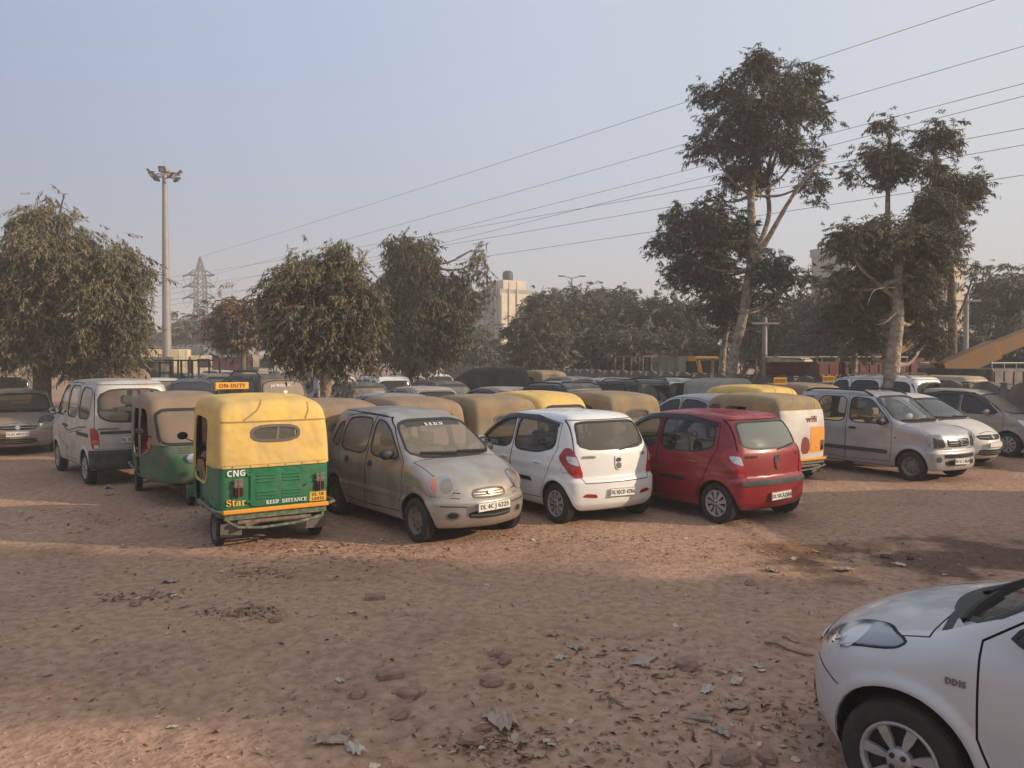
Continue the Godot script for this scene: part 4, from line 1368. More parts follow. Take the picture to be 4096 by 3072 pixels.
func model_minivan() -> Dictionary:
	# short-nosed minivan with sliding doors
	return {
		L = 3.675, H = 1.83, y0 = 0.27, cell = 0.034, crown = 0.05, bowf = 0.18, bowr = 0.07, kt = 0.13, kf = 0.16, kr = 0.13,
		top = [-0.2, 1.76, 0.0, 1.78, 0.3, 1.815, 1.2, 1.83, 2.3, 1.81, 2.6, 1.74, 2.85, 1.50, 3.2, 1.13, 3.34, 1.06, 3.55, 0.97, 3.68, 0.80, 3.85, 0.5],
		plan = [-0.2, 0.69, 0.0, 0.705, 0.15, 0.725, 0.5, 0.737, 1.4, 0.738, 2.7, 0.738, 3.1, 0.735, 3.5, 0.70, 3.675, 0.63, 3.8, 0.55],
		front = [0.0, 3.56, 0.25, 3.64, 0.42, 3.675, 0.6, 3.67, 0.8, 3.63, 0.95, 3.58, 1.05, 3.5, 2.03, 2.6],
		rear = [0.0, 0.10, 0.25, 0.05, 0.32, 0.0, 0.60, 0.0, 0.63, 0.035, 1.0, 0.045, 1.1, 0.05, 1.6, 0.13, 1.75, 0.17, 2.03, 0.3],
		sect = [0.0, 0.06, 0.27, 0.04, 0.38, 0.012, 0.6, 0.0, 0.9, 0.004, 1.05, 0.014, 1.15, 0.03, 1.4, 0.075, 1.7, 0.14, 2.03, 0.22],
		wells = [[0.55, 0.285, 0.335, 0.48], [2.90, 0.285, 0.335, 0.48]],
		wheel_r = 0.285, track = 1.30, rim = "cap", spokes = 6,
		windows = [
			{way = 0, poly = soften(pl2([2.12, 1.13, 2.93, 1.14, 2.70, 1.50, 2.52, 1.68, 2.16, 1.70]), 2, 0.16), of = "fd"},
			{way = 0, poly = soften(pl2([1.22, 1.13, 2.02, 1.13, 2.06, 1.70, 1.24, 1.70]), 2, 0.16), of = "rd"},
			{way = 0, poly = soften(pl2([0.28, 1.15, 1.12, 1.13, 1.14, 1.69, 0.36, 1.67]), 2, 0.16)},
			{way = 1, poly = soften(pl2([-0.64, 1.14, 0.64, 1.14, 0.57, 1.64, 0.40, 1.69, -0.40, 1.69, -0.57, 1.64]), 2, 0.14), lim = 2.4},
			{way = 2, poly = soften(pl2([-0.60, 1.10, 0.60, 1.10, 0.56, 1.66, -0.56, 1.66]), 2, 0.18), lim = 0.7, called = "rear_window", of = "tailgate", glass = M.glass_clear, rim = 0.03},
		],
		panels = [
			{name = "tailgate", way = 2, poly = pl2([-0.60, 0.64, 0.60, 0.64, 0.655, 1.0, 0.655, 1.1, 0.60, 1.74, -0.60, 1.74, -0.655, 1.1, -0.655, 1.0]), lim = 0.5},
			{name = "fd", way = 0, poly = pl2([2.08, 0.38, 2.56, 0.42, 2.68, 0.72, 3.00, 0.80, 3.02, 1.13, 2.75, 1.53, 2.56, 1.73, 2.08, 1.75])},
			{name = "rd", way = 0, poly = pl2([1.17, 0.38, 2.07, 0.38, 2.07, 1.75, 1.17, 1.75])},
			{name = "hood", way = 3, poly = pl2([-0.66, 3.24, 0.66, 3.24, 0.62, 3.45, 0.5, 3.58, -0.5, 3.58, -0.62, 3.45]), lim = 0.85},
		],
		patches = [
			{called = "tail_light", way = 4, frame = corner(V3(0.69, 0, 0.08), 160), pair = true, mat = M.lens_red, off = 0.012, deep = 0.04, step = 0.05, poly = soften(pl2([-0.02, 0.64, 0.10, 0.64, 0.085, 0.95, 0.02, 1.005, -0.055, 1.005]), 1, 0.15)},
			{called = "reversing_lamp", of = "tail_light", way = 4, frame = corner(V3(0.69, 0, 0.08), 160), pair = true, mat = M.lens_clear, off = 0.016, deep = 0.02, step = 0.05, poly = soften(pl2([0.015, 0.655, 0.09, 0.655, 0.085, 0.72, 0.015, 0.72]), 2, 0.16)},
			{called = "indicator", of = "tail_light", way = 4, frame = corner(V3(0.69, 0, 0.08), 160), pair = true, mat = M.lens_amber, off = 0.016, deep = 0.02, step = 0.05, poly = soften(pl2([-0.01, 0.735, 0.085, 0.735, 0.08, 0.80, -0.02, 0.80]), 2, 0.16)},
			{called = "rear_bumper", way = 2, mat = M.bumper_black, off = 0.03, deep = 0.05, step = 0.07, poly = soften(pl2([-0.67, 0.30, 0.67, 0.30, 0.67, 0.61, -0.67, 0.61]), 1, 0.06)},
			{called = "rear_corner", way = 0, pair = true, mat = M.bumper_black, off = 0.014, deep = 0.03, poly = pl2([-0.02, 0.31, 0.20, 0.31, 0.20, 0.62, 0.03, 0.62])},
			{called = "tailgate_strip", of = "tailgate", way = 2, mat = M.trim_dark, off = 0.008, deep = 0.02, poly = pl2([-0.57, 0.895, 0.57, 0.895, 0.57, 0.945, -0.57, 0.945])},
			{called = "head_light", way = 4, frame = corner(V3(0.58, 0, 3.5), 25), pair = true, mat = M.lens_clear, off = 0.008, deep = 0.03, step = 0.05, poly = soften(pl2([-0.15, 0.72, 0.12, 0.72, 0.18, 0.92, -0.06, 0.90]), 1, 0.15)},
			{called = "side_rail_cover", way = 0, pair = true, mat = M.trim_dark, off = 0.004, deep = 0.01, poly = pl2([0.26, 0.835, 1.12, 0.835, 1.12, 0.90, 0.26, 0.90])},
			{called = "fuel_flap", way = 0, pair = true, mat = M.trim_dark, off = 0.004, deep = 0.01, step = 0.03, poly = oval(1.92, 0.55, 0.03, 0.05, 10)},
		],
		bands = [
			{called = "wiper", way = 2, line = pl2([0.0, 1.08, 0.42, 1.15]), w = 0.016, off = 0.02, mat = M.black, of = "tailgate"},
			{called = "stripe_decal", way = 0, pair = true, line = pl2([0.45, 1.01, 1.0, 0.97, 1.4, 0.92, 1.75, 0.87, 2.0, 0.88, 2.2, 0.92]), w = 0.03, off = 0.001, mat = M.trim_mid},
			{called = "stripe_decal", way = 0, pair = true, line = pl2([0.7, 0.95, 1.3, 0.88, 1.75, 0.83]), w = 0.018, off = 0.001, mat = M.trim_mid},
		],
		handles = [[2.16, 0.96, "fd"], [1.96, 0.95, "rd"]], handle_mat = M.rubber,
		mirror = [2.78, 1.16], mirror_mat = M.rubber, lining = M.trim_mid,
		cabin = {y = 0.62, front = 2.25, back = 1.15, dash = 3.0, dash_y = 1.0},
	}

func model_big_wagon() -> Dictionary:
	# tall utility wagon with a roof rack
	return {
		L = 4.4, H = 1.86, y0 = 0.32, cell = 0.045, crown = 0.045, bowf = 0.2, bowr = 0.08, kt = 0.12, kf = 0.16, kr = 0.12,
		top = [-0.2, 1.78, 0.0, 1.80, 0.3, 1.845, 1.2, 1.86, 2.3, 1.84, 2.65, 1.76, 3.25, 1.22, 3.4, 1.17, 4.0, 1.08, 4.25, 1.0, 4.38, 0.85, 4.6, 0.5],
		plan = [-0.2, 0.74, 0.0, 0.76, 0.2, 0.80, 0.6, 0.835, 1.4, 0.84, 3.2, 0.84, 3.8, 0.82, 4.2, 0.78, 4.4, 0.70, 4.6, 0.6],
		front = [0.0, 4.28, 0.32, 4.36, 0.5, 4.40, 0.7, 4.38, 0.95, 4.32, 1.1, 4.2, 2.06, 3.0],
		rear = [0.0, 0.14, 0.3, 0.04, 0.45, 0.0, 0.62, 0.0, 0.68, 0.05, 1.1, 0.06, 1.2, 0.08, 1.6, 0.22, 1.8, 0.32, 2.06, 0.45],
		sect = [0.0, 0.09, 0.32, 0.05, 0.5, 0.01, 0.7, 0.0, 1.0, 0.006, 1.12, 0.02, 1.2, 0.045, 1.5, 0.11, 1.8, 0.19, 2.06, 0.26],
		wells = [[0.80, 0.35, 0.40, 0.52], [3.48, 0.35, 0.40, 0.52]],
		wheel_r = 0.345, wheel_w = 0.2, track = 1.46, rim = "star", spokes = 6,
		windows = [
			{way = 0, poly = soften(pl2([2.25, 1.18, 3.10, 1.20, 2.72, 1.62, 2.5, 1.70, 2.28, 1.71]), 2, 0.16), of = "fd"},
			{way = 0, poly = soften(pl2([1.40, 1.18, 2.16, 1.18, 2.18, 1.71, 1.42, 1.71]), 2, 0.16), of = "rd"},
			{way = 0, poly = soften(pl2([0.36, 1.21, 1.30, 1.18, 1.30, 1.70, 0.50, 1.68]), 2, 0.16)},
			{way = 1, poly = soften(pl2([-0.70, 1.22, 0.70, 1.22, 0.60, 1.66, 0.40, 1.71, -0.40, 1.71, -0.60, 1.66]), 2, 0.14), lim = 2.4},
			{way = 2, poly = soften(pl2([-0.64, 1.18, 0.64, 1.18, 0.57, 1.68, -0.57, 1.68]), 2, 0.18), lim = 0.9, called = "rear_window", of = "tailgate", glass = M.glass_veiled},
		],
		panels = [
			{name = "tailgate", way = 2, poly = pl2([-0.62, 0.68, 0.62, 0.68, 0.70, 1.1, 0.69, 1.2, 0.62, 1.75, -0.62, 1.75, -0.69, 1.2, -0.70, 1.1]), lim = 0.5},
			{name = "fd", way = 0, poly = pl2([2.21, 0.46, 3.02, 0.48, 3.14, 0.7, 3.16, 1.20, 2.76, 1.66, 2.52, 1.75, 2.21, 1.76])},
			{name = "rd", way = 0, poly = pl2([1.36, 0.46, 2.20, 0.46, 2.20, 1.76, 1.36, 1.76])},
		],
		patches = [
			{called = "tail_light", way = 4, frame = corner(V3(0.77, 0, 0.1), 155), pair = true, mat = M.lens_red, off = 0.012, deep = 0.04, step = 0.06, poly = soften(pl2([-0.06, 0.8, 0.05, 0.8, 0.03, 1.2, -0.08, 1.2]), 1, 0.15)},
			{called = "head_light", way = 4, frame = corner(V3(0.66, 0, 4.2), 25), pair = true, mat = M.lens_clear, off = 0.008, deep = 0.03, step = 0.06, poly = soften(pl2([-0.18, 0.78, 0.12, 0.78, 0.16, 0.98, -0.14, 0.98]), 1, 0.15)},
			{called = "grille", way = 1, mat = M.black, off = 0.004, deep = 0.02, step = 0.07, poly = soften(pl2([-0.36, 0.76, 0.36, 0.76, 0.36, 0.96, -0.36, 0.96]), 1, 0.1)},
			{called = "rear_bumper", way = 2, mat = M.trim_dark, off = 0.03, deep = 0.05, step = 0.09, poly = pl2([-0.72, 0.42, 0.72, 0.42, 0.72, 0.64, -0.72, 0.64])},
			{called = "side_cladding", way = 0, pair = true, mat = M.trim_dark, off = 0.012, deep = 0.02, step = 0.1, poly = pl2([1.24, 0.42, 3.02, 0.42, 3.02, 0.62, 1.24, 0.62])},
		],
		bands = [],
		handles = [[2.36, 1.0, "fd"], [1.52, 1.0, "rd"]], handle_mat = M.rubber,
		mirror = [2.95, 1.22], mirror_mat = M.rubber,
		cabin = {y = 0.62, front = 2.5, back = 1.5, dash = 3.1, dash_y = 1.05},
	}
# ---------------------------------------------------------------- three-wheeled taxis
var rick_hull: Hull
func make_rickshaw() -> Node3D:
	var r := Node3D.new()
	r.name = "rickshaw"
	var q := {
		L = 2.68, H = 1.85, y0 = 0.38, crown = 0.045, bowf = 0.10, bowr = 0.03, kt = 0.13, kf = 0.14, kr = 0.09,
		top = [-0.2, 1.70, 0.0, 1.73, 0.3, 1.805, 0.9, 1.85, 1.5, 1.83, 1.80, 1.77, 1.96, 1.66, 2.32, 1.06, 2.45, 0.95, 2.6, 0.78, 2.9, 0.4],
		plan = [-0.2, 0.64, 0.0, 0.645, 0.3, 0.655, 1.3, 0.65, 1.55, 0.635, 1.9, 0.565, 2.2, 0.45, 2.5, 0.30, 2.68, 0.2, 2.9, 0.1],
		front = [0.0, 2.50, 0.3, 2.58, 0.6, 2.66, 0.8, 2.66, 1.0, 2.5, 1.9, 2.0],
		rear = [0.0, 0.10, 0.3, 0.06, 0.45, 0.03, 1.0, 0.0, 1.3, 0.015, 1.6, 0.06, 1.8, 0.12, 2.05, 0.25],
		sect = [0.0, 0.03, 0.4, 0.01, 0.9, 0.0, 1.2, 0.004, 1.5, 0.02, 1.8, 0.055, 2.05, 0.1],
		wells = [[0.42, 0.21, 0.29, 0.42]], flare = 0.012,
	}
	var hu: Hull = Hull.new().setup(q)
	rick_hull = hu
	var L: float = q.L
	var s: Array = hu.half(0.034)
	var holes := [
		[0, soften(pl2([0.62, 0.74, 1.40, 0.74, 1.42, 1.60, 0.56, 1.57]), 2, 0.13)],
		[0, pl2([0.98, 0.40, 1.42, 0.40, 1.41, 0.86, 0.98, 0.86])],
		[0, soften(pl2([1.50, 0.74, 2.02, 0.92, 1.88, 1.50, 1.78, 1.60, 1.50, 1.62]), 2, 0.10)],
	]
	for a in q.wells:
		s = Hull.split(s, 5, oval(a[0], a[1], a[2], a[2], 32), 0.0, a[3] - 0.06)[1]
		well_liner(r, a, hu, L)
	for h in holes:
		s = Hull.split(s, h[0], h[1], 0.0)[1]
	var ws := soften(pl2([-0.42, 1.02, 0.42, 1.02, 0.47, 1.50, 0.36, 1.58, -0.36, 1.58, -0.47, 1.50]), 2, 0.12)
	s = Hull.split(s, 1, ws, 0.0, 1.7)[1]
	var rw := oval(0.0, 1.40, 0.26, 0.095, 20)
	var sq := pl2([-0.27, 1.31, 0.27, 1.31, 0.27, 1.49, -0.27, 1.49])
	rw = soften(sq, 2, 0.22)
	s = Hull.split(s, 2, rw, 0.0, 0.6)[1]
	put("lining", skin(inset(s, 0.02), L, 2), M.lining_dark, r)
	var canopy := Hull.keep_side(s, Vector3.UP, 1.0)
	var low := Hull.keep_side(s, Vector3.DOWN, -1.0)
	# the canvas stands a little proud of the metal below it
	for i in canopy[0].size():
		canopy[0][i] += canopy[1][i] * 0.012
	put("canopy", skin(canopy, L, 2), M.canvas, r)
	put("lower_body", skin(low, L, 2), M.green, r)
	put("rear_window", skin(hu.patch(rw, 2, 0.004, 0.0, 0.08), L, 0), M.glass_dusty, r)
	put("window_rubber", skin(hu.band(rw, 2, 0.035, 0.022, true), L, 0), M.rubber_grey, r)
	put("windscreen", skin(hu.patch(ws, 1, -0.004, 0.0, 0.08), L, 0), M.screen_dust, r)
	put("window_rubber", skin(hu.band(ws, 1, 0.04, 0.014, true), L, 0), M.rubber, r)
	# hem of the canvas and its seams
	var hem := hu.band(pl2([-0.60, 1.012, 0.60, 1.012]), 2, 0.035, 0.02)
	put("hem", skin(hem, L, 0), M.canvas, r)
	put("hem_seam", skin(hu.band(pl2([-0.60, 1.028, 0.60, 1.028]), 2, 0.006, 0.0215), L, 0), M.seam, r)
	var rv := MB.new()
	rv.ball(Vector3.ZERO, Vector3(0.009, 0.009, 0.006), 4, 8)
	var rvm := rv.mesh()
	for k in 6:
		var x := -0.5 + k * 0.2
		put("rivet", rvm, M.rust, r).position = Vector3(x, 1.012, L * 0.5 - hu.onto(Vector2(x, 1.012), 2).z + 0.022)
	var hs := hu.band(pl2([0.10, 1.012, 0.60, 1.012]), 0, 0.035, 0.02)
	var sm := [hu.band(pl2([-0.36, 1.56, -0.20, 1.68, -0.12, 1.79]), 2, 0.018, 0.016), hu.band(pl2([0.36, 1.56, 0.40, 1.65, 0.42, 1.75]), 2, 0.018, 0.016), hu.band(pl2([-0.60, 1.545, 0.60, 1.545]), 2, 0.02, 0.016)]
	for side in [0, 1]:
		put("hem", skin(hs, L, side), M.canvas, r)
	for b in sm:
		put("canvas_seam", skin(b, L, 0), M.seam, r)
	# frame round the openings
	for h in holes:
		for side in [0, 1]:
			put("opening_trim", skin(hu.band(h[1], 0, 0.03, 0.014, true), L, side), M.canvas if h[1][0].y > 0.7 else M.green, r)
	# tail: engine door with pressed louvres
	var door := soften(pl2([-0.30, 0.52, 0.40, 0.52, 0.40, 0.965, -0.30, 0.965]), 2, 0.05)
	var dn := put("engine_door", skin(hu.patch(door, 2, 0.018, 0.02, 0.1), L, 0), M.green, r)
	var lv := MB.new()
	var row := [0.895, 0.855, 0.815, 0.69, 0.65, 0.61]
	lv.box(Vector3(0.22, 0.018, 0.014), Transform3D(), 0.006)
	var lm := lv.mesh()
	for x in [-0.13, 0.17]:
		for y in row:
			var p := hu.onto(Vector2(x, y), 2)
			var o := put("louvre", lm, M.green, dn)
			o.position = Vector3(x, y, L * 0.5 - p.z + 0.022)
	# hinges, catch
	var hg := MB.new()
	for y in [0.58, 0.91]:
		hg.box(Vector3(0.05, 0.035, 0.02), Transform3D(Basis(), Vector3(-0.32, y, L * 0.5 - hu.onto(Vector2(-0.32, y), 2).z + 0.012)), 0.005)
	hg.box(Vector3(0.06, 0.02, 0.03), Transform3D(Basis(Vector3.BACK, 0.4), Vector3(0.36, 0.745, L * 0.5 + 0.02)), 0.006)
	put("hinge", hg.mesh(), M.green, dn)
	# tail lamps
	for x in [-0.44, 0.52]:
		var b := MB.new()
		b.box(Vector3(0.11, 0.22, 0.05), Transform3D(), 0.02)
		var o := put("tail_light", b.mesh(), M.lens_dark, r)
		o.position = Vector3(x, 0.76, L * 0.5 - hu.onto(Vector2(x, 0.76), 2).z + 0.02)
		var b2 := MB.new()
		b2.box(Vector3(0.10, 0.11, 0.02), Transform3D(Basis(), Vector3(0, 0.055, 0.02)), 0.008)
		put("lamp_lens", b2.mesh(), M.lamp_smoke, o)
		var b3 := MB.new()
		for yy in [0.03, 0.09]:
			b3.rod(Vector3(-0.07, yy, 0.035), Vector3(0.07, yy, 0.035), 0.004, 5)
		b3.rod(Vector3(0, -0.12, 0.035), Vector3(0, 0.13, 0.035), 0.004, 5)
		put("lamp_guard", b3.mesh(), M.steel, o)
	# bumper beam, valance, bent pipe bumper
	var bb := MB.new()
	bb.box(Vector3(1.24, 0.055, 0.04), Transform3D(Basis(), Vector3(0, 0.475, L * 0.5 + 0.025)), 0.012)
	put("bumper_beam", bb.mesh(), M.orange, r)
	var va := MB.new()
	va.box(Vector3(1.2, 0.07, 0.03), Transform3D(Basis(), Vector3(0, 0.405, L * 0.5 - 0.01)), 0.008)
	put("valance", va.mesh(), M.green_worn, r)
	var pb := MB.new()
	pb.tube(PackedVector3Array([Vector3(-0.55, 0.40, L * 0.5 - 0.1), Vector3(-0.56, 0.36, L * 0.5 + 0.03), Vector3(-0.46, 0.30, L * 0.5 + 0.10), Vector3(-0.2, 0.275, L * 0.5 + 0.11), Vector3(0.2, 0.29, L * 0.5 + 0.11), Vector3(0.52, 0.34, L * 0.5 + 0.08), Vector3(0.57, 0.39, L * 0.5 - 0.05)]), PackedFloat32Array([0.018]), 8)
	put("pipe_bumper", pb.mesh(), M.green_worn, r)
	var rs := MB.new()
	rs.rod(Vector3(-0.45, 0.34, L * 0.5 + 0.01), Vector3(0.40, 0.335, L * 0.5 + 0.02), 0.026, 8)
	rs.box(Vector3(0.16, 0.05, 0.05), Transform3D(Basis(Vector3.BACK, 0.3), Vector3(-0.30, 0.325, L * 0.5 + 0.04)), 0.01)
	put("exhaust", rs.mesh(), M.rust, r)
	# mud flaps, step bars
	for x in [-0.50, 0.50]:
		var f := MB.new()
		f.box(Vector3(0.24, 0.17, 0.008), Transform3D(Basis(Vector3.RIGHT, 0.1), Vector3(x, 0.24, L * 0.5 - 0.10)))
		put("mud_flap", f.mesh(), M.rubber_grey, r)
	for sg in [-1.0, 1.0]:
		var f := MB.new()
		f.tube(PackedVector3Array([Vector3(0.60 * sg, 0.50, 0.35), Vector3(0.70 * sg, 0.50, 0.42), Vector3(0.70 * sg, 0.49, L * 0.5 - 0.02), Vector3(0.62 * sg, 0.48, L * 0.5 + 0.03)]), PackedFloat32Array([0.022]), 8)
		put("side_guard", f.mesh(), M.steel, r)
	# wheels
	for w in [[-0.58, 0.42], [0.58, 0.42], [0.0, 2.36]]:
		var n := make_wheel(0.215, 0.11, "steel")
		r.add_child(n, true)
		n.position = Vector3(w[0], 0.215, L * 0.5 - w[1])
		n.rotation.y = PI if w[0] < 0 else 0.0
	var mg := MB.new()
	var arc := PackedVector2Array()
	for k in 13:
		arc.append(Vector2(cos(PI * k / 12 * 1.05), sin(PI * k / 12 * 1.05)) * 0.26)
	for k in 12:
		var a := arc[k]
		var b := arc[k + 1]
		mg.quad(Vector3(-0.09, a.y, a.x), Vector3(0.09, a.y, a.x), Vector3(0.09, b.y, b.x), Vector3(-0.09, b.y, b.x), Vector3(0, (a.y + b.y), a.x + b.x))
		for sg in [-1.0, 1.0]:
			mg.quad(Vector3(0.09 * sg, a.y, a.x), Vector3(0.09 * sg, b.y, b.x), Vector3(0.09 * sg, b.y * 0.8, b.x * 0.8), Vector3(0.09 * sg, a.y * 0.8, a.x * 0.8), Vector3(sg, 0, 0))
	put("front_mudguard", mg.mesh(), M.green, r).position = Vector3(0, 0.23, L * 0.5 - 2.36)
	# head lamp, grille slots, fork
	var hl := MB.new()
	hl.lathe(pl2([0.0, 0.05, 0.06, 0.045, 0.085, 0.02, 0.09, -0.01, 0.08, -0.04]), 18, Transform3D(Basis(Vector3.RIGHT, -PI / 2), Vector3.ZERO))
	var ho := put("head_light", hl.mesh(), M.lens_clear, r)
	ho.position = Vector3(0, 0.80, L * 0.5 - hu.onto(Vector2(0, 0.80), 1).z - 0.02)
	for y in [0.95, 0.985, 1.02]:
		var p := hu.onto(Vector2(0, y - 0.05), 1)
		var g := MB.new()
		g.box(Vector3(0.34, 0.014, 0.02), Transform3D(), 0.004)
		put("grille_slot", g.mesh(), M.rust, r).position = Vector3(0, y - 0.05, L * 0.5 - p.z)
	var fk := MB.new()
	for sg in [-1.0, 1.0]:
		fk.rod(Vector3(0.09 * sg, 0.215, L * 0.5 - 2.36), Vector3(0.06 * sg, 0.6, L * 0.5 - 2.25), 0.018)
	put("fork", fk.mesh(), M.steel, r)
	# seats, bar, floor
	var st := MB.new()
	st.box(Vector3(1.1, 0.16, 0.46), Transform3D(Basis(), Vector3(0, 0.70, L * 0.5 - 0.62)), 0.04)
	st.box(Vector3(1.1, 0.55, 0.12), Transform3D(Basis(Vector3.RIGHT, 0.2), Vector3(0, 1.0, L * 0.5 - 0.33)), 0.04)
	put("passenger_seat", st.mesh(), M.seat_red, r)
	var dsx := MB.new()
	dsx.box(Vector3(0.56, 0.14, 0.36), Transform3D(Basis(), Vector3(0, 0.72, L * 0.5 - 1.55)), 0.04)
	dsx.box(Vector3(0.50, 0.30, 0.09), Transform3D(Basis(), Vector3(0, 0.96, L * 0.5 - 1.37)), 0.03)
	put("driver_seat", dsx.mesh(), M.seat_orange, r)
	var fl := MB.new()
	fl.box(Vector3(1.16, 0.03, 1.75), Transform3D(Basis(), Vector3(0, 0.40, L * 0.5 - 1.05)), 0.005)
	fl.box(Vector3(0.5, 0.05, 2.2), Transform3D(Basis(), Vector3(0, 0.31, L * 0.5 - 1.25)))
	fl.box(Vector3(0.5, 0.32, 0.34), Transform3D(Basis(), Vector3(0, 0.55, L * 0.5 - 1.55)), 0.01)
	put("floor_pan", fl.mesh(), M.rust, r)
	var hb := MB.new()
	hb.tube(PackedVector3Array([Vector3(-0.30, 1.02, L * 0.5 - 1.86), Vector3(-0.12, 1.05, L * 0.5 - 1.98), Vector3(0.12, 1.05, L * 0.5 - 1.98), Vector3(0.30, 1.02, L * 0.5 - 1.86)]), PackedFloat32Array([0.016]), 7)
	hb.rod(Vector3(0, 1.05, L * 0.5 - 1.98), Vector3(0, 0.5, L * 0.5 - 2.2), 0.03)
	hb.box(Vector3(0.11, 0.24, 0.09), Transform3D(Basis(), Vector3(-0.28, 1.16, L * 0.5 - 2.0)), 0.01)
	put("handlebar", hb.mesh(), M.black, r)
	var mr := MB.new()
	for sg in [-1.0, 1.0]:
		mr.rod(Vector3(0.50 * sg, 1.12, L * 0.5 - 2.06), Vector3(0.66 * sg, 1.20, L * 0.5 - 2.0), 0.008)
		mr.ball(Vector3(0.70 * sg, 1.24, L * 0.5 - 1.99), Vector3(0.07, 0.055, 0.02), 6, 10)
	put("door_mirror", mr.mesh(), M.black, r)
	return r

func taxi(called: String, at: Vector3, heading: float, label: String, canvas: Material = null, green: Material = null, screen: Material = null) -> Node3D:
	var o: Node3D = protos.rickshaw.duplicate()
	o.name = numbered(called)
	add_child(o)
	o.position = at
	o.rotation.y = -deg_to_rad(heading)
	tag(o, label, "auto rickshaw", "parked auto rickshaws")
	for m in o.find_children("*", "MeshInstance3D", true, false):
		var old: Material = m.get_surface_override_material(0)
		if canvas and old == M.canvas:
			m.set_surface_override_material(0, canvas)
		if green and old == M.green:
			m.set_surface_override_material(0, green)
		if screen and old == M.screen_dust:
			m.set_surface_override_material(0, screen)
	return o

func on_rick(o: Node3D, x: float, y: float, text: String, h: float, mat: Material, serif := false, lift := 0.006) -> void:
	var p := rick_hull.onto(Vector2(x, y), 2)
	var t := lettering(text, h, 0.003, mat, o, Transform3D(), "lettering")
	if serif:
		(t.mesh as TextMesh).font = M.font_serif
	t.position = Vector3(x, y, rick_hull.L * 0.5 - p.z + lift)

func duty_board(o: Node3D, at: Vector3, turn: float, text: String, w: float, h: float) -> void:
	var b := MB.new()
	b.box(Vector3(w, h, 0.02), Transform3D(), 0.004)
	var n := put("roof_sign", b.mesh(), M.plate_yellow, o)
	n.position = at
	n.rotation.y = turn
	var t := lettering(text, h * 0.6, 0.003, M.maroon, n, Transform3D(Basis(), Vector3(0, 0, 0.012)), "sign_lettering")
	t.scale.x = minf(1.0, w * 0.9 / t.mesh.get_aabb().size.x)
	var f := MB.new()
	for x in [-0.4, 0.4]:
		f.rod(Vector3(w * x, -h * 0.5 - 0.09, 0), Vector3(w * x, -h * 0.4, 0), 0.006)
	put("sign_post", f.mesh(), M.steel, n)

func rickshaw_materials() -> void:
	M.canvas = dusty(lin(0.72, 0.47, 0.12), lin(0.50, 0.36, 0.19), 0.0, 0.5, 0.75, 0.0, 0.0, 31, 0.7)
	M.canvas.heightmap_enabled = true
	M.canvas.heightmap_scale = 2.0
	M.canvas.heightmap_texture = noise_tex(30, 0.012, [Color(0, 0, 0), Color(1, 1, 1)], [0.1, 0.9], 256, 3)
	M.seam = plain(lin(0.33, 0.21, 0.07), 0.9)
	M.canvas_brown = dusty(lin(0.30, 0.21, 0.14), lin(0.23, 0.165, 0.12), 0.1, 0.9, 0.95, 0.0, 0.0, 32, 0.7)
	M.canvas_ochre = dusty(lin(0.36, 0.255, 0.105), lin(0.25, 0.19, 0.135), 0.1, 0.9, 0.9, 0.0, 0.0, 33, 0.7)
	M.canvas_tan = dusty(lin(0.31, 0.228, 0.125), lin(0.22, 0.165, 0.12), 0.1, 0.9, 0.95, 0.0, 0.0, 39, 0.7)
	M.green = dusty(lin(0.013, 0.155, 0.065), lin(0.14, 0.15, 0.10), 0.0, 0.4, 0.45, 0.0, 0.3, 34, 1.1)
	M.green.heightmap_enabled = true
	M.green.heightmap_scale = 0.8
	M.green.heightmap_texture = M.canvas.heightmap_texture
	M.green_dusty = dusty(lin(0.02, 0.11, 0.05), lin(0.18, 0.14, 0.10), 0.15, 0.75, 0.8, 0.0, 0.0, 35, 0.9)
	M.green_worn = dusty(lin(0.03, 0.10, 0.055), lin(0.2, 0.17, 0.13), 0.1, 1.0, 0.7, 0.0, 0.0, 36, 4.0)
	M.orange = dusty(lin(0.78, 0.29, 0.02), lin(0.5, 0.33, 0.14), 0.0, 0.35, 0.55, 0.0, 0.0, 37, 2.0)
	M.maroon = plain(lin(0.22, 0.03, 0.015), 0.7)
	M.lining_dark = plain(lin(0.06, 0.035, 0.03), 0.9)
	M.rubber_grey = plain(lin(0.13, 0.11, 0.095), 0.8)
	M.screen_dust = pane(lin(0.22, 0.165, 0.12), 0.86, 0.6)
	M.screen_pale = pane(lin(0.42, 0.36, 0.3), 0.55, 0.35)
	M.lamp_smoke = plain(lin(0.20, 0.16, 0.13), 0.25)
	M.rust = dusty(lin(0.14, 0.075, 0.045), lin(0.2, 0.16, 0.12), 0.1, 0.9, 0.9, 0.0, 0.0, 38, 3.0)
	M.seat_red = plain(lin(0.16, 0.02, 0.018), 0.7)
	M.seat_orange = plain(lin(0.55, 0.12, 0.03), 0.6)
# ---------------------------------------------------------------- where things stand
const FOC := 3205.0
const EYE := 2.30
const PITCH := 0.02995       # radians the camera looks down
var rng := RandomNumberGenerator.new()
var nz_low := FastNoiseLite.new()
var nz_mid := FastNoiseLite.new()
var nz_fine := FastNoiseLite.new()

# the lot rises gently towards its far wall
func rise(d: float) -> float:
	return 0.008 * clampf(d - 17.0, 0.0, 45.0)

func land(x: float, d: float) -> float:
	return rise(d) + nz_low.get_noise_2d(x, d) * 0.02

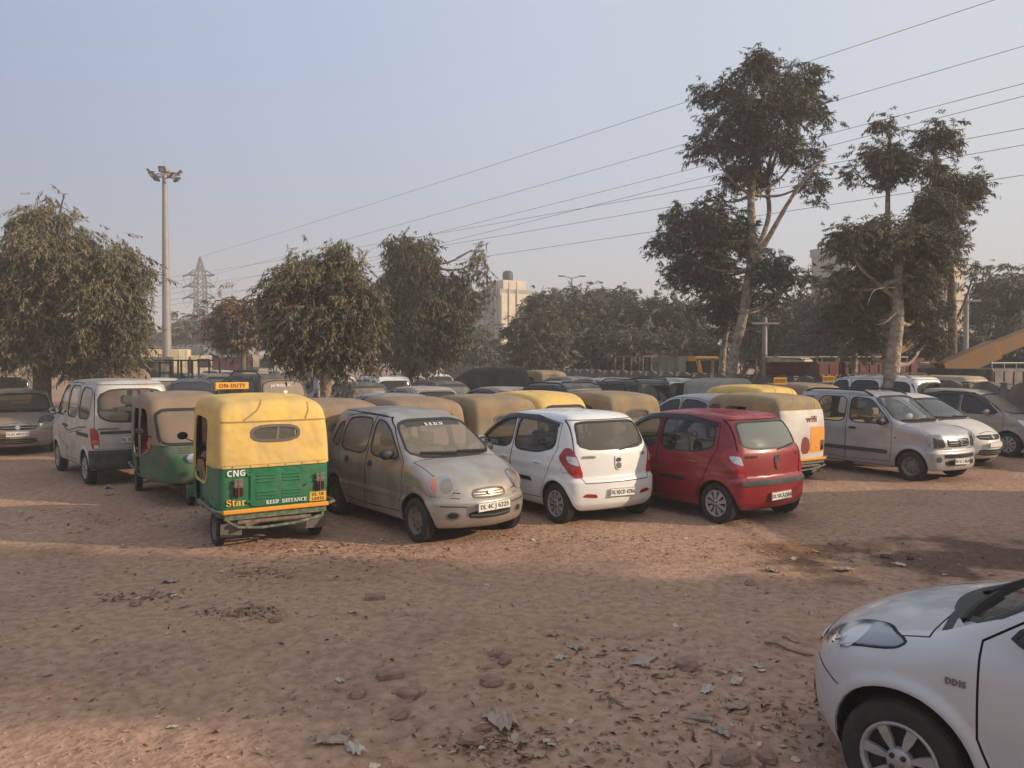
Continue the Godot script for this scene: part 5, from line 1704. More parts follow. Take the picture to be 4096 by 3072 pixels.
# wheel ruts pressed into the dirt: [x, d, x, d]
const RUTS := [[-2.35, 2.6, -1.75, 7.4], [-1.05, 2.6, -0.55, 7.6], [-4.6, 8.9, 2.4, 7.7], [-4.4, 7.7, 2.2, 6.5], [0.4, 9.2, 6.5, 8.2], [-0.2, 3.0, 2.4, 7.9], [-6.5, 9.9, -2.0, 8.6]]
func ruts(x: float, d: float) -> float:
	var h := 0.0
	var p := Vector2(x, d)
	for r in RUTS:
		var a := Vector2(r[0], r[1])
		var e := Vector2(r[2], r[3]) - a
		var l := e.length()
		e /= l
		var t := (p - a).dot(e)
		if t < 0.0 or t > l:
			continue
		var s := absf((p - a).dot(Vector2(-e.y, e.x)) + nz_low.get_noise_2d(t * 3.0, r[0] * 10.0) * 0.25)
		if s < 0.2:
			var k := minf(1.0, minf(t, l - t) * 1.5) * clampf(0.6 + nz_low.get_noise_2d(t * 6.0, r[1] * 20.0) * 1.5, 0.0, 1.0)
			h += k * ((-0.016 + 0.004 * sin(t * 45.0)) if s < 0.08 else 0.010 * (1.0 - absf(s - 0.13) / 0.07))
	return h

func fine_land(x: float, d: float) -> float:
	var near := clampf((24.0 - absf(d)) / 10.0, 0.0, 1.0)
	if d > 2.0 and d < 11.0 and absf(x) < 8.0:
		near = 1.0
		return land(x, d) + nz_mid.get_noise_2d(x * 0.5, d * 0.5) * 0.014 + nz_fine.get_noise_2d(x, d) * 0.004 + ruts(x, d)
	return land(x, d) + (nz_mid.get_noise_2d(x, d) * 0.016 + nz_fine.get_noise_2d(x, d) * 0.007) * near

# a place read off the photograph (4096 x 3072): the point that far down the lot
func at(u: float, v: float, d: float) -> Vector3:
	var c := cos(PITCH)
	var s := sin(PITCH)
	var rx := (u - 2048.0) / FOC
	var ry := -(v - 1536.0) / FOC
	var dy := ry * c - s
	var dd := c + ry * s
	return Vector3(rx / dd * d, EYE + dy / dd * d, -d)

# the point of the flat lot seen there
func spot(u: float, v: float) -> Vector3:
	var p := at(u, v, 1.0)
	var k := EYE / (EYE - p.y)
	return Vector3(p.x * k, 0, p.z * k)

func grounded(p: Vector3) -> Vector3:
	return Vector3(p.x, rise(-p.z), p.z)

func ahead(deg: float) -> Vector3:
	return Vector3(sin(deg_to_rad(deg)), 0, -cos(deg_to_rad(deg)))

# ---------------------------------------------------------------- ground
func build_ground() -> void:
	var xs := axis([-320.0, -120.0, -60.0, -35.0], -22.0, -9.0, 9.0, 22.0, [35.0, 60.0, 120.0, 320.0])
	var ds := axis([-150.0, -50.0, -20.0, -8.0], -2.0, 2.6, 13.0, 30.0, [40.0, 55.0, 62.0, 90.0, 160.0, 420.0])
	var nx := xs.size()
	var nd := ds.size()
	var V := PackedVector3Array()
	var C := PackedColorArray()
	var patch := FastNoiseLite.new()
	patch.seed = 77
	patch.frequency = 0.35
	patch.fractal_octaves = 4
	var stain := FastNoiseLite.new()
	stain.seed = 12
	stain.frequency = 1.1
	stain.fractal_octaves = 4
	for j in nd:
		for i in nx:
			var x := xs[i]
			var d := ds[j]
			V.append(Vector3(x, fine_land(x, d), -d))
			var k := 1.0 + patch.get_noise_2d(x, d) * 0.32 + nz_mid.get_noise_2d(x * 2.0, d * 2.0) * 0.10 - clampf(-ruts(x, d) * 9.0, -0.05, 0.12)
			var col := Color(k, k * (1.0 - 0.02 * patch.get_noise_2d(x + 50, d)), k * (1.0 - 0.08 * patch.get_noise_2d(x - 50, d)))
			# oil-blackened and damp earth in front of the parked row
			var q := Vector2((x - 5.6) / 2.3, (d - 9.2) / 0.85)
			var t := clampf((1.25 - q.length() + stain.get_noise_2d(x, d) * 1.1) * 1.6, 0.0, 1.0)
			col = col.lerp(Color(0.30, 0.28, 0.28), t * 0.9)
			var q2 := Vector2((x - 3.6) / 1.0, (d - 9.75) / 0.4)
			var t2 := clampf((1.1 - q2.length() + stain.get_noise_2d(x + 9, d) * 0.9) * 1.6, 0.0, 1.0)
			col = col.lerp(Color(0.62, 0.48, 0.36), t2 * 0.8)
			C.append(col)
	var I := PackedInt32Array()
	for j in nd - 1:
		for i in nx - 1:
			var a := j * nx + i
			I.append_array(PackedInt32Array([a, a + nx, a + nx + 1, a, a + nx + 1, a + 1]))
	var Nn := PackedVector3Array()
	Nn.resize(V.size())
	for j in nd:
		for i in nx:
			var dx := V[j * nx + mini(i + 1, nx - 1)] - V[j * nx + maxi(i - 1, 0)]
			var dz := V[mini(j + 1, nd - 1) * nx + i] - V[maxi(j - 1, 0) * nx + i]
			Nn[j * nx + i] = dx.cross(dz).normalized()
	var arr := []
	arr.resize(Mesh.ARRAY_MAX)
	arr[Mesh.ARRAY_VERTEX] = V
	arr[Mesh.ARRAY_NORMAL] = Nn
	arr[Mesh.ARRAY_COLOR] = C
	arr[Mesh.ARRAY_INDEX] = I
	var m := ArrayMesh.new()
	m.add_surface_from_arrays(Mesh.PRIMITIVE_TRIANGLES, arr)
	var mt := StandardMaterial3D.new()
	mt.vertex_color_use_as_albedo = true
	mt.albedo_texture = noise_tex(3, 0.035, [lin(0.31, 0.188, 0.126), lin(0.385, 0.240, 0.166), lin(0.45, 0.294, 0.212)], [0.2, 0.5, 0.85], 1024, 6)
	mt.uv1_triplanar = true
	mt.uv1_world_triplanar = true
	mt.uv1_scale = Vector3.ONE * 0.21
	mt.roughness = 0.95
	mt.metallic_specular = 0.2
	mt.heightmap_enabled = true
	mt.heightmap_scale = 0.8
	mt.heightmap_texture = noise_tex(4, 0.07, [Color(0, 0, 0), Color(1, 1, 1)], [0.1, 0.9], 1024, 7)
	var g := put("ground", m, mt)
	g.set_meta("kind", "structure")

func axis(before: Array, a: float, b: float, c: float, d: float, after: Array) -> PackedFloat32Array:
	var o := PackedFloat32Array(before)
	var x := a
	while x < b:
		o.append(x)
		x += 0.35
	x = b
	while x < c:
		o.append(x)
		x += 0.055
	while x < d:
		o.append(x)
		x += 0.3
	o.append_array(PackedFloat32Array(after))
	return o

# ---------------------------------------------------------------- trees
var sprigs := []
func make_sprigs() -> void:
	var r := RandomNumberGenerator.new()
	r.seed = 8
	for k in 6:
		var b := MB.new()
		var hang := k >= 3
		var pts := PackedVector3Array()
		for i in 5:
			var t := i / 4.0
			pts.append(Vector3(0.10 * t, 0.05 - 0.07 * t - 0.30 * t * t, 0.18 * t) if hang else Vector3(0.12 * t, 0.05 - 0.02 * t - 0.20 * t * t, 0.24 * t))
		b.tube(pts, PackedFloat32Array([0.006, 0.005, 0.004, 0.003, 0.002]), 3, false)
		for i in 17:
			var t := r.randf_range(0.15, 1.0)
			var p := pts[0].lerp(pts[4], t) + Vector3(0, 0.10 * t * (1.0 - t), 0)
			var yaw := r.randf() * TAU
			var out := Vector3(cos(yaw), 0, sin(yaw))
			var len := r.randf_range(0.07, 0.19)
			var dir := (out * (r.randf_range(0.15, 0.75) if hang else r.randf_range(0.4, 1.3)) + Vector3.DOWN * r.randf_range(0.25, 1.2)).normalized()
			var w := out.cross(Vector3.UP).rotated(dir, r.randf_range(-0.9, 0.9)) * r.randf_range(0.013, 0.021)
			var nrm := w.cross(dir).normalized()
			var m := p + dir * len * 0.45 + nrm * 0.012
			var e := p + dir * len + Vector3.DOWN * 0.015
			b.tri(p, m + w, m - w, nrm)
			b.tri(m + w, e, m - w, nrm)
		sprigs.append(b.mesh())

func leaf_mat(a: Color, rough := 0.65) -> StandardMaterial3D:
	var m := StandardMaterial3D.new()
	m.albedo_color = a
	m.vertex_color_use_as_albedo = true
	m.roughness = rough
	m.metallic_specular = 0.35
	m.backlight_enabled = true
	m.backlight = Color(0.25, 0.25, 0.15)
	return m

# blobs: [centre, radii] in the world; count of sprigs
func crown(parent: Node3D, called: String, blobs: Array, count: int, mat: Material, size: float, sd: int, droop := 0.1, fill := 0.42, kind := 0) -> void:
	var r := RandomNumberGenerator.new()
	r.seed = sd
	var vol := []
	var sum := 0.0
	for b in blobs:
		sum += pow(b[1].x * b[1].y * b[1].z, 0.75) * (b[2] if b.size() > 2 else 1.0)
		vol.append(sum)
	var xf := []
	var cl := []
	var centre := Vector3.ZERO
	var shade := 1.0
	var d := Vector3.UP
	for i in count:
		var p := Vector3.ZERO
		if i % 20 != 0:
			p = centre + Vector3(r.randfn() * 0.21, r.randfn() * 0.24 - 0.1, r.randfn() * 0.21) * size
			var yaw2 := atan2(d.x, d.z) + r.randf_range(-1.6, 1.6)
			var b2 := Basis(Vector3.UP, yaw2) * Basis(Vector3.RIGHT, r.randf_range(-0.9, 0.5) * (1.0 - droop) - 0.15) * Basis(Vector3.FORWARD, r.randf_range(-0.5, 0.5))
			xf.append(Transform3D(b2.scaled(Vector3.ONE * size * r.randf_range(0.55, 1.45)), p - parent.position))
			var g2 := shade * r.randf_range(0.7, 1.35)
			cl.append(Color(g2 * r.randf_range(0.9, 1.15), g2, g2 * r.randf_range(0.75, 1.05)))
			continue
		var pick := r.randf() * sum
		var k := 0
		while vol[k] < pick:
			k += 1
		var b: Array = blobs[k]
		d = Vector3(r.randfn(), r.randfn(), r.randfn()).normalized()
		var q := pow(r.randf(), fill) * (1.22 if r.randf() < 0.07 else 1.0)
		# uneven outline: lumps and bays
		q *= 1.0 + 0.22 * nz_mid.get_noise_3d(d.x * 1.3 + k * 7.0, d.y * 1.3, d.z * 1.3 + sd)
		p = b[0] + d * b[1] * q
		centre = p
		shade = r.randf_range(0.8, 1.2)
		var yaw := atan2(d.x, d.z) + r.randf_range(-1.2, 1.2)
		var bs := Basis(Vector3.UP, yaw) * Basis(Vector3.RIGHT, r.randf_range(-0.9, 0.5) * (1.0 - droop) - 0.15) * Basis(Vector3.FORWARD, r.randf_range(-0.5, 0.5))
		xf.append(Transform3D(bs.scaled(Vector3.ONE * size * r.randf_range(0.75, 1.35)), p - parent.position))
		var g := r.randf_range(0.6, 1.45)
		cl.append(Color(g * r.randf_range(0.9, 1.15), g, g * r.randf_range(0.75, 1.05)))
	for v in 3:
		var mm := MultiMesh.new()
		mm.transform_format = MultiMesh.TRANSFORM_3D
		mm.use_colors = true
		mm.mesh = sprigs[v + kind]
		var mine := range(v, count, 3)
		mm.instance_count = mine.size()
		for i in mine.size():
			mm.set_instance_transform(i, xf[mine[i]])
			mm.set_instance_color(i, cl[mine[i]])
		var o := MultiMeshInstance3D.new()
		o.name = called
		o.multimesh = mm
		o.material_override = mat
		o.set_meta("kind", "stuff")
		parent.add_child(o, true)

func limb(parent: Node3D, pts: Array, r0: float, r1: float, mat: Material, called := "limb", sides := 10) -> void:
	var p := PackedVector3Array()
	var r := PackedFloat32Array()
	# smooth the bends
	var c := Curve3D.new()
	for i in pts.size():
		var a: Vector3 = pts[maxi(i - 1, 0)]
		var b: Vector3 = pts[mini(i + 1, pts.size() - 1)]
		c.add_point(pts[i] - parent.position, -(b - a) * 0.18, (b - a) * 0.18)
	c.bake_interval = maxf(c.get_baked_length() / 24.0, 0.08)
	var k := c.get_baked_points()
	for i in k.size():
		var t := float(i) / maxi(1, k.size() - 1)
		p.append(k[i])
		r.append(lerpf(r0, r1, t) * (1.0 + 0.10 * nz_fine.get_noise_2d(k[i].y * 3.0, k[i].x * 5.0 + r0 * 100)))
	var b := MB.new()
	b.tube(p, r, sides)
	put(called, b.mesh(), mat, parent)

# spec in photograph places: trunk [[u, v], ...], blobs [[u, v, ru, rv, share]], depth d
func tree(called: String, d: float, trunk: Array, r0: float, blobs: Array, count: int, mat: Material, bark: Material, size: float, sd: int, label: String, group := "", limbs := true, deep := 0.85, kind := 0) -> Node3D:
	var foot := at(trunk[0][0], trunk[0][1], d)
	foot.y = rise(d) - 0.05
	var o := base(called, foot)
	tag(o, label, "tree", group)
	var pts := [foot]
	for i in range(1, trunk.size()):
		pts.append(at(trunk[i][0], trunk[i][1], d + (trunk[i][2] if trunk[i].size() > 2 else 0.0)))
	limb(o, pts, r0, r0 * 0.45, bark, "trunk", 12)
	var r := RandomNumberGenerator.new()
	r.seed = sd
	var bl := []
	for b in blobs:
		var off: float = r.randf_range(-0.5, 0.5) * b[2] / FOC * d
		if b.size() > 5:
			off = b[5]
		var c := at(b[0], b[1], d + off)
		var rad := Vector3(b[2], b[3], b[2] * deep) * ((d + off) / FOC)
		rad = (rad - Vector3.ONE * 0.30 * size).max(rad * 0.4)
		bl.append([c, rad, b[4] if b.size() > 4 else 1.0])
		if limbs:
			# a limb from the nearest lower place on the trunk into the clump
			var from: Vector3 = pts[0]
			for k in range(1, pts.size()):
				if pts[k].y < c.y + 0.2:
					from = pts[k]
			var mid := from.lerp(c, 0.5) + Vector3(0, -0.12 * from.distance_to(c), 0)
			limb(o, [from, mid, c], r0 * 0.32, 0.015, bark, "limb", 7)
			for k in 3:
				var tip := c + Vector3(r.randf_range(-1, 1), r.randf_range(-0.3, 1), r.randf_range(-1, 1)) * rad * 0.8
				limb(o, [mid.lerp(c, 0.4), c.lerp(tip, 0.4), tip], r0 * 0.12, 0.008, bark, "limb", 5)
	crown(o, "crown", bl, count, mat, size, sd, 0.1, 0.42, kind)
	return o
# ---------------------------------------------------------------- wall, masts, wires, buildings
func arched_wall() -> void:
	# old boundary wall: posts, and between them panels with a segmental top
	var a := Vector3(16.8, 0, -11.5)
	var dir := Vector3(-0.481, 0, -0.877).normalized()
	var bay := 0.95
	var n := 46
	var o := base("boundary_wall", Vector3(a.x, 0, a.z), 0.0)
	tag(o, "grey plastered boundary wall with a scalloped top behind the parked cars", "wall")
	var t := Basis(dir, Vector3.UP, dir.cross(Vector3.UP))
	var pm := MB.new()
	pm.box(Vector3(0.18, 1.5, 0.24), Transform3D(Basis(), Vector3(0, 0.75, 0)), 0.02)
	var post := pm.mesh()
	var cm := MB.new()
	cm.box(Vector3(0.20, 0.05, 0.26), Transform3D(Basis(), Vector3(0, 0.035, 0)), 0.02)
	var cap := cm.mesh()
	var out := PackedVector2Array([Vector2(0, 0), Vector2(0.76, 0), Vector2(0.76, 1.30)])
	for k in 11:
		var g := PI * (0.08 + 0.84 * k / 10.0)
		out.append(Vector2(0.38 + cos(g) * 0.39, 1.22 + sin(g) * 0.36))
	out.append(Vector2(0, 1.30))
	var pn := MB.new()
	pn.prism(out, 0.16, Transform3D(Basis(), Vector3(0, 0, -0.08)))
	var panel := pn.mesh()
	for i in n:
		var p := dir * bay * i
		var w := o.position + p
		var y := rise(-w.z) + 0.16
		var q := put("post", post, M.wall, o)
		q.transform = Transform3D(t, p + Vector3(0, y, 0))
		var c := put("coping", cap, M.wall, q)
		c.position = Vector3(0, 1.5, 0)
		var r := put("panel", panel, M.wall, o)
		r.transform = Transform3D(t, p + dir * 0.095 + Vector3(0, y, 0))

func floodlight_mast() -> void:
	var d := 45.0
	var f := at(668, 1430, d)
	f.y = rise(d)
	var top := at(675, 700, d)
	var h := top.y - f.y
	var o := base("floodlight_mast", f)
	tag(o, "tall grey high-mast pole with a ring of floodlights at its top", "light mast")
	var b := MB.new()
	b.tube(PackedVector3Array([Vector3(0, 0, 0), Vector3(0, h * 0.5, 0), Vector3(0, h, 0)]), PackedFloat32Array([0.27, 0.21, 0.13]), 16)
	b.lathe(pl2([0.34, 0.0, 0.34, 0.04, 0.25, 0.05]), 16)
	put("pole", b.mesh(), M.galvanised, o)
	var r := MB.new()
	var ring := PackedVector3Array()
	for k in 19:
		ring.append(Vector3(cos(TAU * k / 18) * 0.5, h - 0.05, sin(TAU * k / 18) * 0.5))
	r.tube(ring, PackedFloat32Array([0.035]), 6, false)
	for k in 4:
		r.rod(Vector3(0, h - 0.05, 0), Vector3(cos(TAU * k / 4) * 0.38, h - 0.05, sin(TAU * k / 4) * 0.38), 0.025)
	r.box(Vector3(0.5, 0.22, 0.5), Transform3D(Basis(), Vector3(0, h + 0.25, 0)), 0.05)
	r.rod(Vector3(0, h, 0), Vector3(0, h + 0.8, 0), 0.012)
	put("lamp_ring", r.mesh(), M.galvanised, o)
	for k in 8:
		var an := TAU * (k + 0.3) / 8
		var l := MB.new()
		l.box(Vector3(0.36, 0.34, 0.12), Transform3D(Basis(Vector3.RIGHT, 0.75), Vector3.ZERO), 0.02)
		l.rod(Vector3(0, 0, 0), Vector3(0, 0, -0.3), 0.02)
		var n := put("floodlight", l.mesh(), M.trim_dark, o)
		n.position = Vector3(sin(an) * 0.78, h - 0.05 + (0.2 if k % 2 == 0 else -0.06), cos(an) * 0.78)
		n.rotation.y = an
		var g := MB.new()
		g.box(Vector3(0.24, 0.24, 0.012), Transform3D(Basis(Vector3.RIGHT, 0.75), Basis(Vector3.RIGHT, 0.75) * Vector3(0, 0, 0.056)))
		put("lamp_glass", g.mesh(), M.lens_clear, n)

func street_light() -> void:
	var d := 58.0
	var f := at(2287, 1440, d)
	f.y = rise(d)
	var h := at(2288, 1112, d).y - f.y
	var o := base("street_lamp", f)
	tag(o, "slim double-arm street lamp rising above the trees beyond the wall", "street lamp")
	var b := MB.new()
	b.tube(PackedVector3Array([Vector3(0, 0, 0), Vector3(0, h, 0)]), PackedFloat32Array([0.10, 0.06]), 10)
	put("pole", b.mesh(), M.galvanised, o)
	for s in [-1.0, 1.0]:
		var a := MB.new()
		a.rod(Vector3(0, h - 0.02, 0), Vector3(0.5 * s, h + 0.1, 0), 0.035)
		var arm := put("arm", a.mesh(), M.galvanised, o)
		var l := MB.new()
		l.ball(Vector3(0.75 * s, h + 0.14, 0), Vector3(0.30, 0.06, 0.12), 6, 10)
		put("lamp_head", l.mesh(), M.galvanised, arm)

func pylon() -> void:
	var d := 150.0
	var f := at(805, 1440, d)
	f.y = rise(d)
	var o := base("electricity_pylon", f)
	tag(o, "grey lattice electricity pylon with three pairs of arms on the skyline", "pylon")
	var top := at(808, 1028, d).y - f.y
	var b := MB.new()
	var k := d / FOC
	var lv := []
	for i in 15:
		var t := i / 14.0
		var y := top * t
		var w := lerpf(2.6, 0.85, minf(t / 0.55, 1.0)) if t < 0.82 else lerpf(0.85, 0.06, (t - 0.82) / 0.18)
		lv.append([y, w])
	var R := 0.14
	for i in 14:
		for c in 4:
			var c2 := (c + 1) % 4
			var q := [Vector2(-1, -1), Vector2(1, -1), Vector2(1, 1), Vector2(-1, 1)]
			var p0 := Vector3(q[c].x * lv[i][1], lv[i][0], q[c].y * lv[i][1])
			var p1 := Vector3(q[c].x * lv[i + 1][1], lv[i + 1][0], q[c].y * lv[i + 1][1])
			var p2 := Vector3(q[c2].x * lv[i][1], lv[i][0], q[c2].y * lv[i][1])
			var p3 := Vector3(q[c2].x * lv[i + 1][1], lv[i + 1][0], q[c2].y * lv[i + 1][1])
			b.rod(p0, p1, R, 4)
			b.rod(p0, p3, R * 0.6, 3)
			b.rod(p2, p1, R * 0.6, 3)
	put("lattice", b.mesh(), M.pylon_steel, o)
	var ends := []
	for e in [[1105, 52], [1150, 54], [1195, 54]]:
		var y := at(808, e[0] - 6, d).y - f.y
		for s in [-1.0, 1.0]:
			var a := MB.new()
			var tip := Vector3(e[1] * k * s, y, 0)
			for z in [-0.8, 0.8]:
				a.rod(Vector3(0.8 * s, y - 0.1, z), tip, R * 0.8, 4)
				a.rod(Vector3(0.8 * s, y + 0.9, z), tip, R * 0.7, 4)
			var arm := put("cross_arm", a.mesh(), M.pylon_steel, o)
			var ins := MB.new()
			ins.rod(tip, tip + Vector3(-0.6 * s + 0.9, -0.25, 0.6), 0.16, 6)
			ins.rod(tip, tip + Vector3(-0.9, -0.25, -0.4), 0.16, 6)
			put("insulator", ins.mesh(), M.steel_dark, arm)
			var lp := MB.new()
			var cv := PackedVector3Array()
			for i in 9:
				var t := i / 8.0
				cv.append(tip + Vector3(-0.9 + 1.8 * t, -0.25 - 1.7 * sin(PI * t), 0))
			lp.tube(cv, PackedFloat32Array([0.035]), 4)
			put("jumper_wire", lp.mesh(), M.wire, arm)
			ends.append(f + tip)
	# wires towards the right over the lot, and away to the left
	var rt := [[4096, 510], [4096, 170], [4096, 570], [4096, 320], [4096, 690], [4096, 365]]
	var th := [[1960, 1055], [1640, 970], [1960, 1062], [1800, 1000], [1970, 1130], [1800, 1005]]
	var word := ["third", "second", "fourth", "upper twin", "lowest", "lower twin"]
	for i in 6:
		var p1: Vector2 = Vector2(rt[i][0], rt[i][1])
		var p0: Vector2 = Vector2(th[i][0], th[i][1])
		var far := p1 + (p1 - p0) * 0.15
		wire(ends[i], at(far.x, far.y, 52.0), p0, "%s power line wire crossing the sky above the tall trees" % word[i])
		var e2: Vector3 = ends[i] + Vector3(-95, 0, -20)
		cable("power_wire", ends[i], Vector3(e2.x, at(0, 1190 + 26 * i, 170.0).y, e2.z), 2.5, 0.028, "thin power wire running left from the pylon, %s" % ["top level, outer", "top level, inner", "middle level, outer", "middle level, inner", "bottom level, outer", "bottom level, inner"][i], "wires left of the pylon")
	wire(f + Vector3(0, top, 0), at(4150, -85, 52.0), Vector2(1480, 930), "thin topmost earth wire rising steeply to the upper corner of the sky")

func wire(a: Vector3, b: Vector3, _via: Vector2, label: String) -> void:
	cable("power_wire", a, a + (b - a) * 1.3, 0.6, 0.024, label, "power line wires over the lot")

func cable(called: String, a: Vector3, b: Vector3, sag: float, r: float, label: String, group := "") -> void:
	var p := PackedVector3Array()
	for i in 25:
		var t := i / 24.0
		p.append(a.lerp(b, t) - a + Vector3.DOWN * sag * 4.0 * t * (1.0 - t))
	var m := MB.new()
	m.tube(p, PackedFloat32Array([r]), 5)
	thing(called, m.mesh(), M.wire, a, 0.0, label, "wire", group)

# a block with floors of windows. size x (width), y, z (depth); front faces +z of its own axes
func block(called: String, at_: Vector3, turn: float, size: Vector3, wall: Material, label: String, rows: int, cols: int, win := Vector2(1.0, 1.3), side_cols := 0) -> Node3D:
	var o := base(called, at_, turn)
	tag(o, label, "building")
	var b := MB.new()
	b.box(size, Transform3D(Basis(), Vector3(0, size.y * 0.5, -size.z * 0.5)))
	put("wall", b.mesh(), wall, o)
	var pr := MB.new()
	for e in [[0.0, 0.0, size.x + 0.3, 0.25], [0.0, -size.z, size.x + 0.3, 0.25], [-size.x * 0.5, -size.z * 0.5, 0.25, size.z - 0.3], [size.x * 0.5, -size.z * 0.5, 0.25, size.z - 0.3]]:
		pr.box(Vector3(e[2], 0.8, e[3]), Transform3D(Basis(), Vector3(e[0], size.y + 0.36, e[1])), 0.02)
	put("parapet", pr.mesh(), wall, o)
	var wm := MB.new()
	wm.box(Vector3(win.x, win.y, 0.06), Transform3D())
	var pane_m := wm.mesh()
	var fm := MB.new()
	for e in [[0, win.y * 0.5 + 0.04, win.x + 0.16, 0.08], [0, -win.y * 0.5 - 0.05, win.x + 0.24, 0.10], [win.x * 0.5 + 0.04, 0, 0.08, win.y - 0.002], [-win.x * 0.5 - 0.04, 0, 0.08, win.y - 0.002], [0, 0, 0.05, win.y - 0.01]]:
		fm.box(Vector3(e[2], e[3], 0.14), Transform3D(Basis(), Vector3(e[0], e[1], 0.03)))
	var frame_m := fm.mesh()
	for r in rows:
		for c in cols:
			var w := put("window", pane_m, M.far_glass, o)
			w.position = Vector3((c + 0.5) * size.x / cols - size.x * 0.5, size.y * (r + 0.55) / rows, 0.0)
			put("frame", frame_m, M.far_frame, w)
		for c in side_cols:
			var w := put("window", pane_m, M.far_glass, o)
			w.position = Vector3(size.x * 0.5, size.y * (r + 0.55) / rows, -(c + 0.5) * size.z / side_cols)
			w.rotation.y = PI / 2
			put("frame", frame_m, M.far_frame, w)
	return o

func buildings() -> void:
	# flat-roofed block between the trees: shaded glazed face, narrow sunlit end
	var d := 95.0
	var p := at(2000, 1440, d)
	var h := at(2000, 1180, d).y - 0.9
	var o := block("factory_building", Vector3(p.x, 0.9, p.z), deg_to_rad(-52), Vector3(9.0, h, 5.5), M.render_grey, "flat-roofed grey building with a black water tank on its roof", 3, 3, Vector2(2.2, 1.5), 0)
	o.position += Basis(Vector3.UP, o.rotation.y) * Vector3(-4.5, 0, 0)
	var pil := MB.new()
	for x in [-1.5, 1.5, 3.2, 3.9]:
		pil.box(Vector3(0.35, h + 0.7, 0.3), Transform3D(Basis(), Vector3(x, h * 0.5 + 0.35, 0.14)), 0.02)
	put("pilaster", pil.mesh(), M.render_grey, o)
	var ph := MB.new()
	ph.box(Vector3(3.2, 1.9, 3.5), Transform3D(Basis(), Vector3(2.4, h + 0.95, -2.6)), 0.03)
	put("stair_house", ph.mesh(), M.cream, o)
	var en := MB.new()
	en.box(Vector3(0.12, h + 0.5, 5.2), Transform3D(Basis(), Vector3(4.57, h * 0.5, -2.75)))
	put("end_wall", en.mesh(), M.cream, o)
	var pp := MB.new()
	for z in [-1.2, -2.4]:
		pp.rod(Vector3(4.72, 1.0, z), Vector3(4.72, h + 1.6, z), 0.09, 8)
	put("drain_pipe", pp.mesh(), M.cream, o)
	var tk := MB.new()
	tk.lathe(pl2([0.0, 0.0, 0.62, 0.0, 0.64, 0.1, 0.62, 0.5, 0.65, 0.55, 0.62, 0.9, 0.58, 1.1, 0.3, 1.25, 0.0, 1.28]), 18)
	thing("water_tank", tk.mesh(), M.tank, o.transform * Vector3(2.9, h + 1.9, -2.4), 0.0, "black plastic water tank standing on the grey building's roof", "water tank")
	# tall block at the right, half behind the trees; grey stands for its shade
	d = 78.0
	p = at(3384, 1440, d)
	h = at(3384, 1010, d).y - 0.9
	block("tower_building", Vector3(p.x, 0.9, p.z), deg_to_rad(-60), Vector3(4.2, h, 6.0), M.render_grey, "tall blank cream-ended building with its shaded face coloured grey behind the tall trees", 4, 0, Vector2(1.0, 1.2), 0)
	var tb := get_child(get_child_count() - 1) as Node3D
	tb.position += Basis(Vector3.UP, deg_to_rad(-60)) * Vector3(-2.1, 0, 0)
	var te := MB.new()
	te.box(Vector3(0.12, h + 0.5, 5.7), Transform3D(Basis(), Vector3(2.17, h * 0.5, -3.0)))
	put("end_wall", te.mesh(), M.cream, tb)
	d = 74.0
	p = at(3868, 1440, d)
	h = at(3868, 1085, d).y - 0.9
	var b3 := block("apartment_building", Vector3(p.x, 0.9, p.z), deg_to_rad(18), Vector3(2.3, h, 8.0), M.cream, "narrow sunlit cream building between the tall tree and the crane boom", 3, 1, Vector2(0.5, 0.7), 0)
	b3.position.x -= 1.1
	p = at(3830, 1440, 66.0)
	h = at(3830, 1285, 66.0).y - 0.9
	block("low_building", Vector3(p.x, 0.9, p.z), deg_to_rad(10), Vector3(3.4, h, 5.0), M.cream, "low sunlit cream building in front of the narrow cream block", 1, 2, Vector2(0.7, 0.6), 0)
	p = at(3262, 1440, 84.0)
	h = at(3262, 1225, 84.0).y - 0.9
	block("stair_tower", Vector3(p.x, 0.9, p.z), deg_to_rad(14), Vector3(1.3, h, 3.0), M.cream, "small cream rooftop tower peeping out between the trees", 2, 1, Vector2(0.4, 0.5), 0)

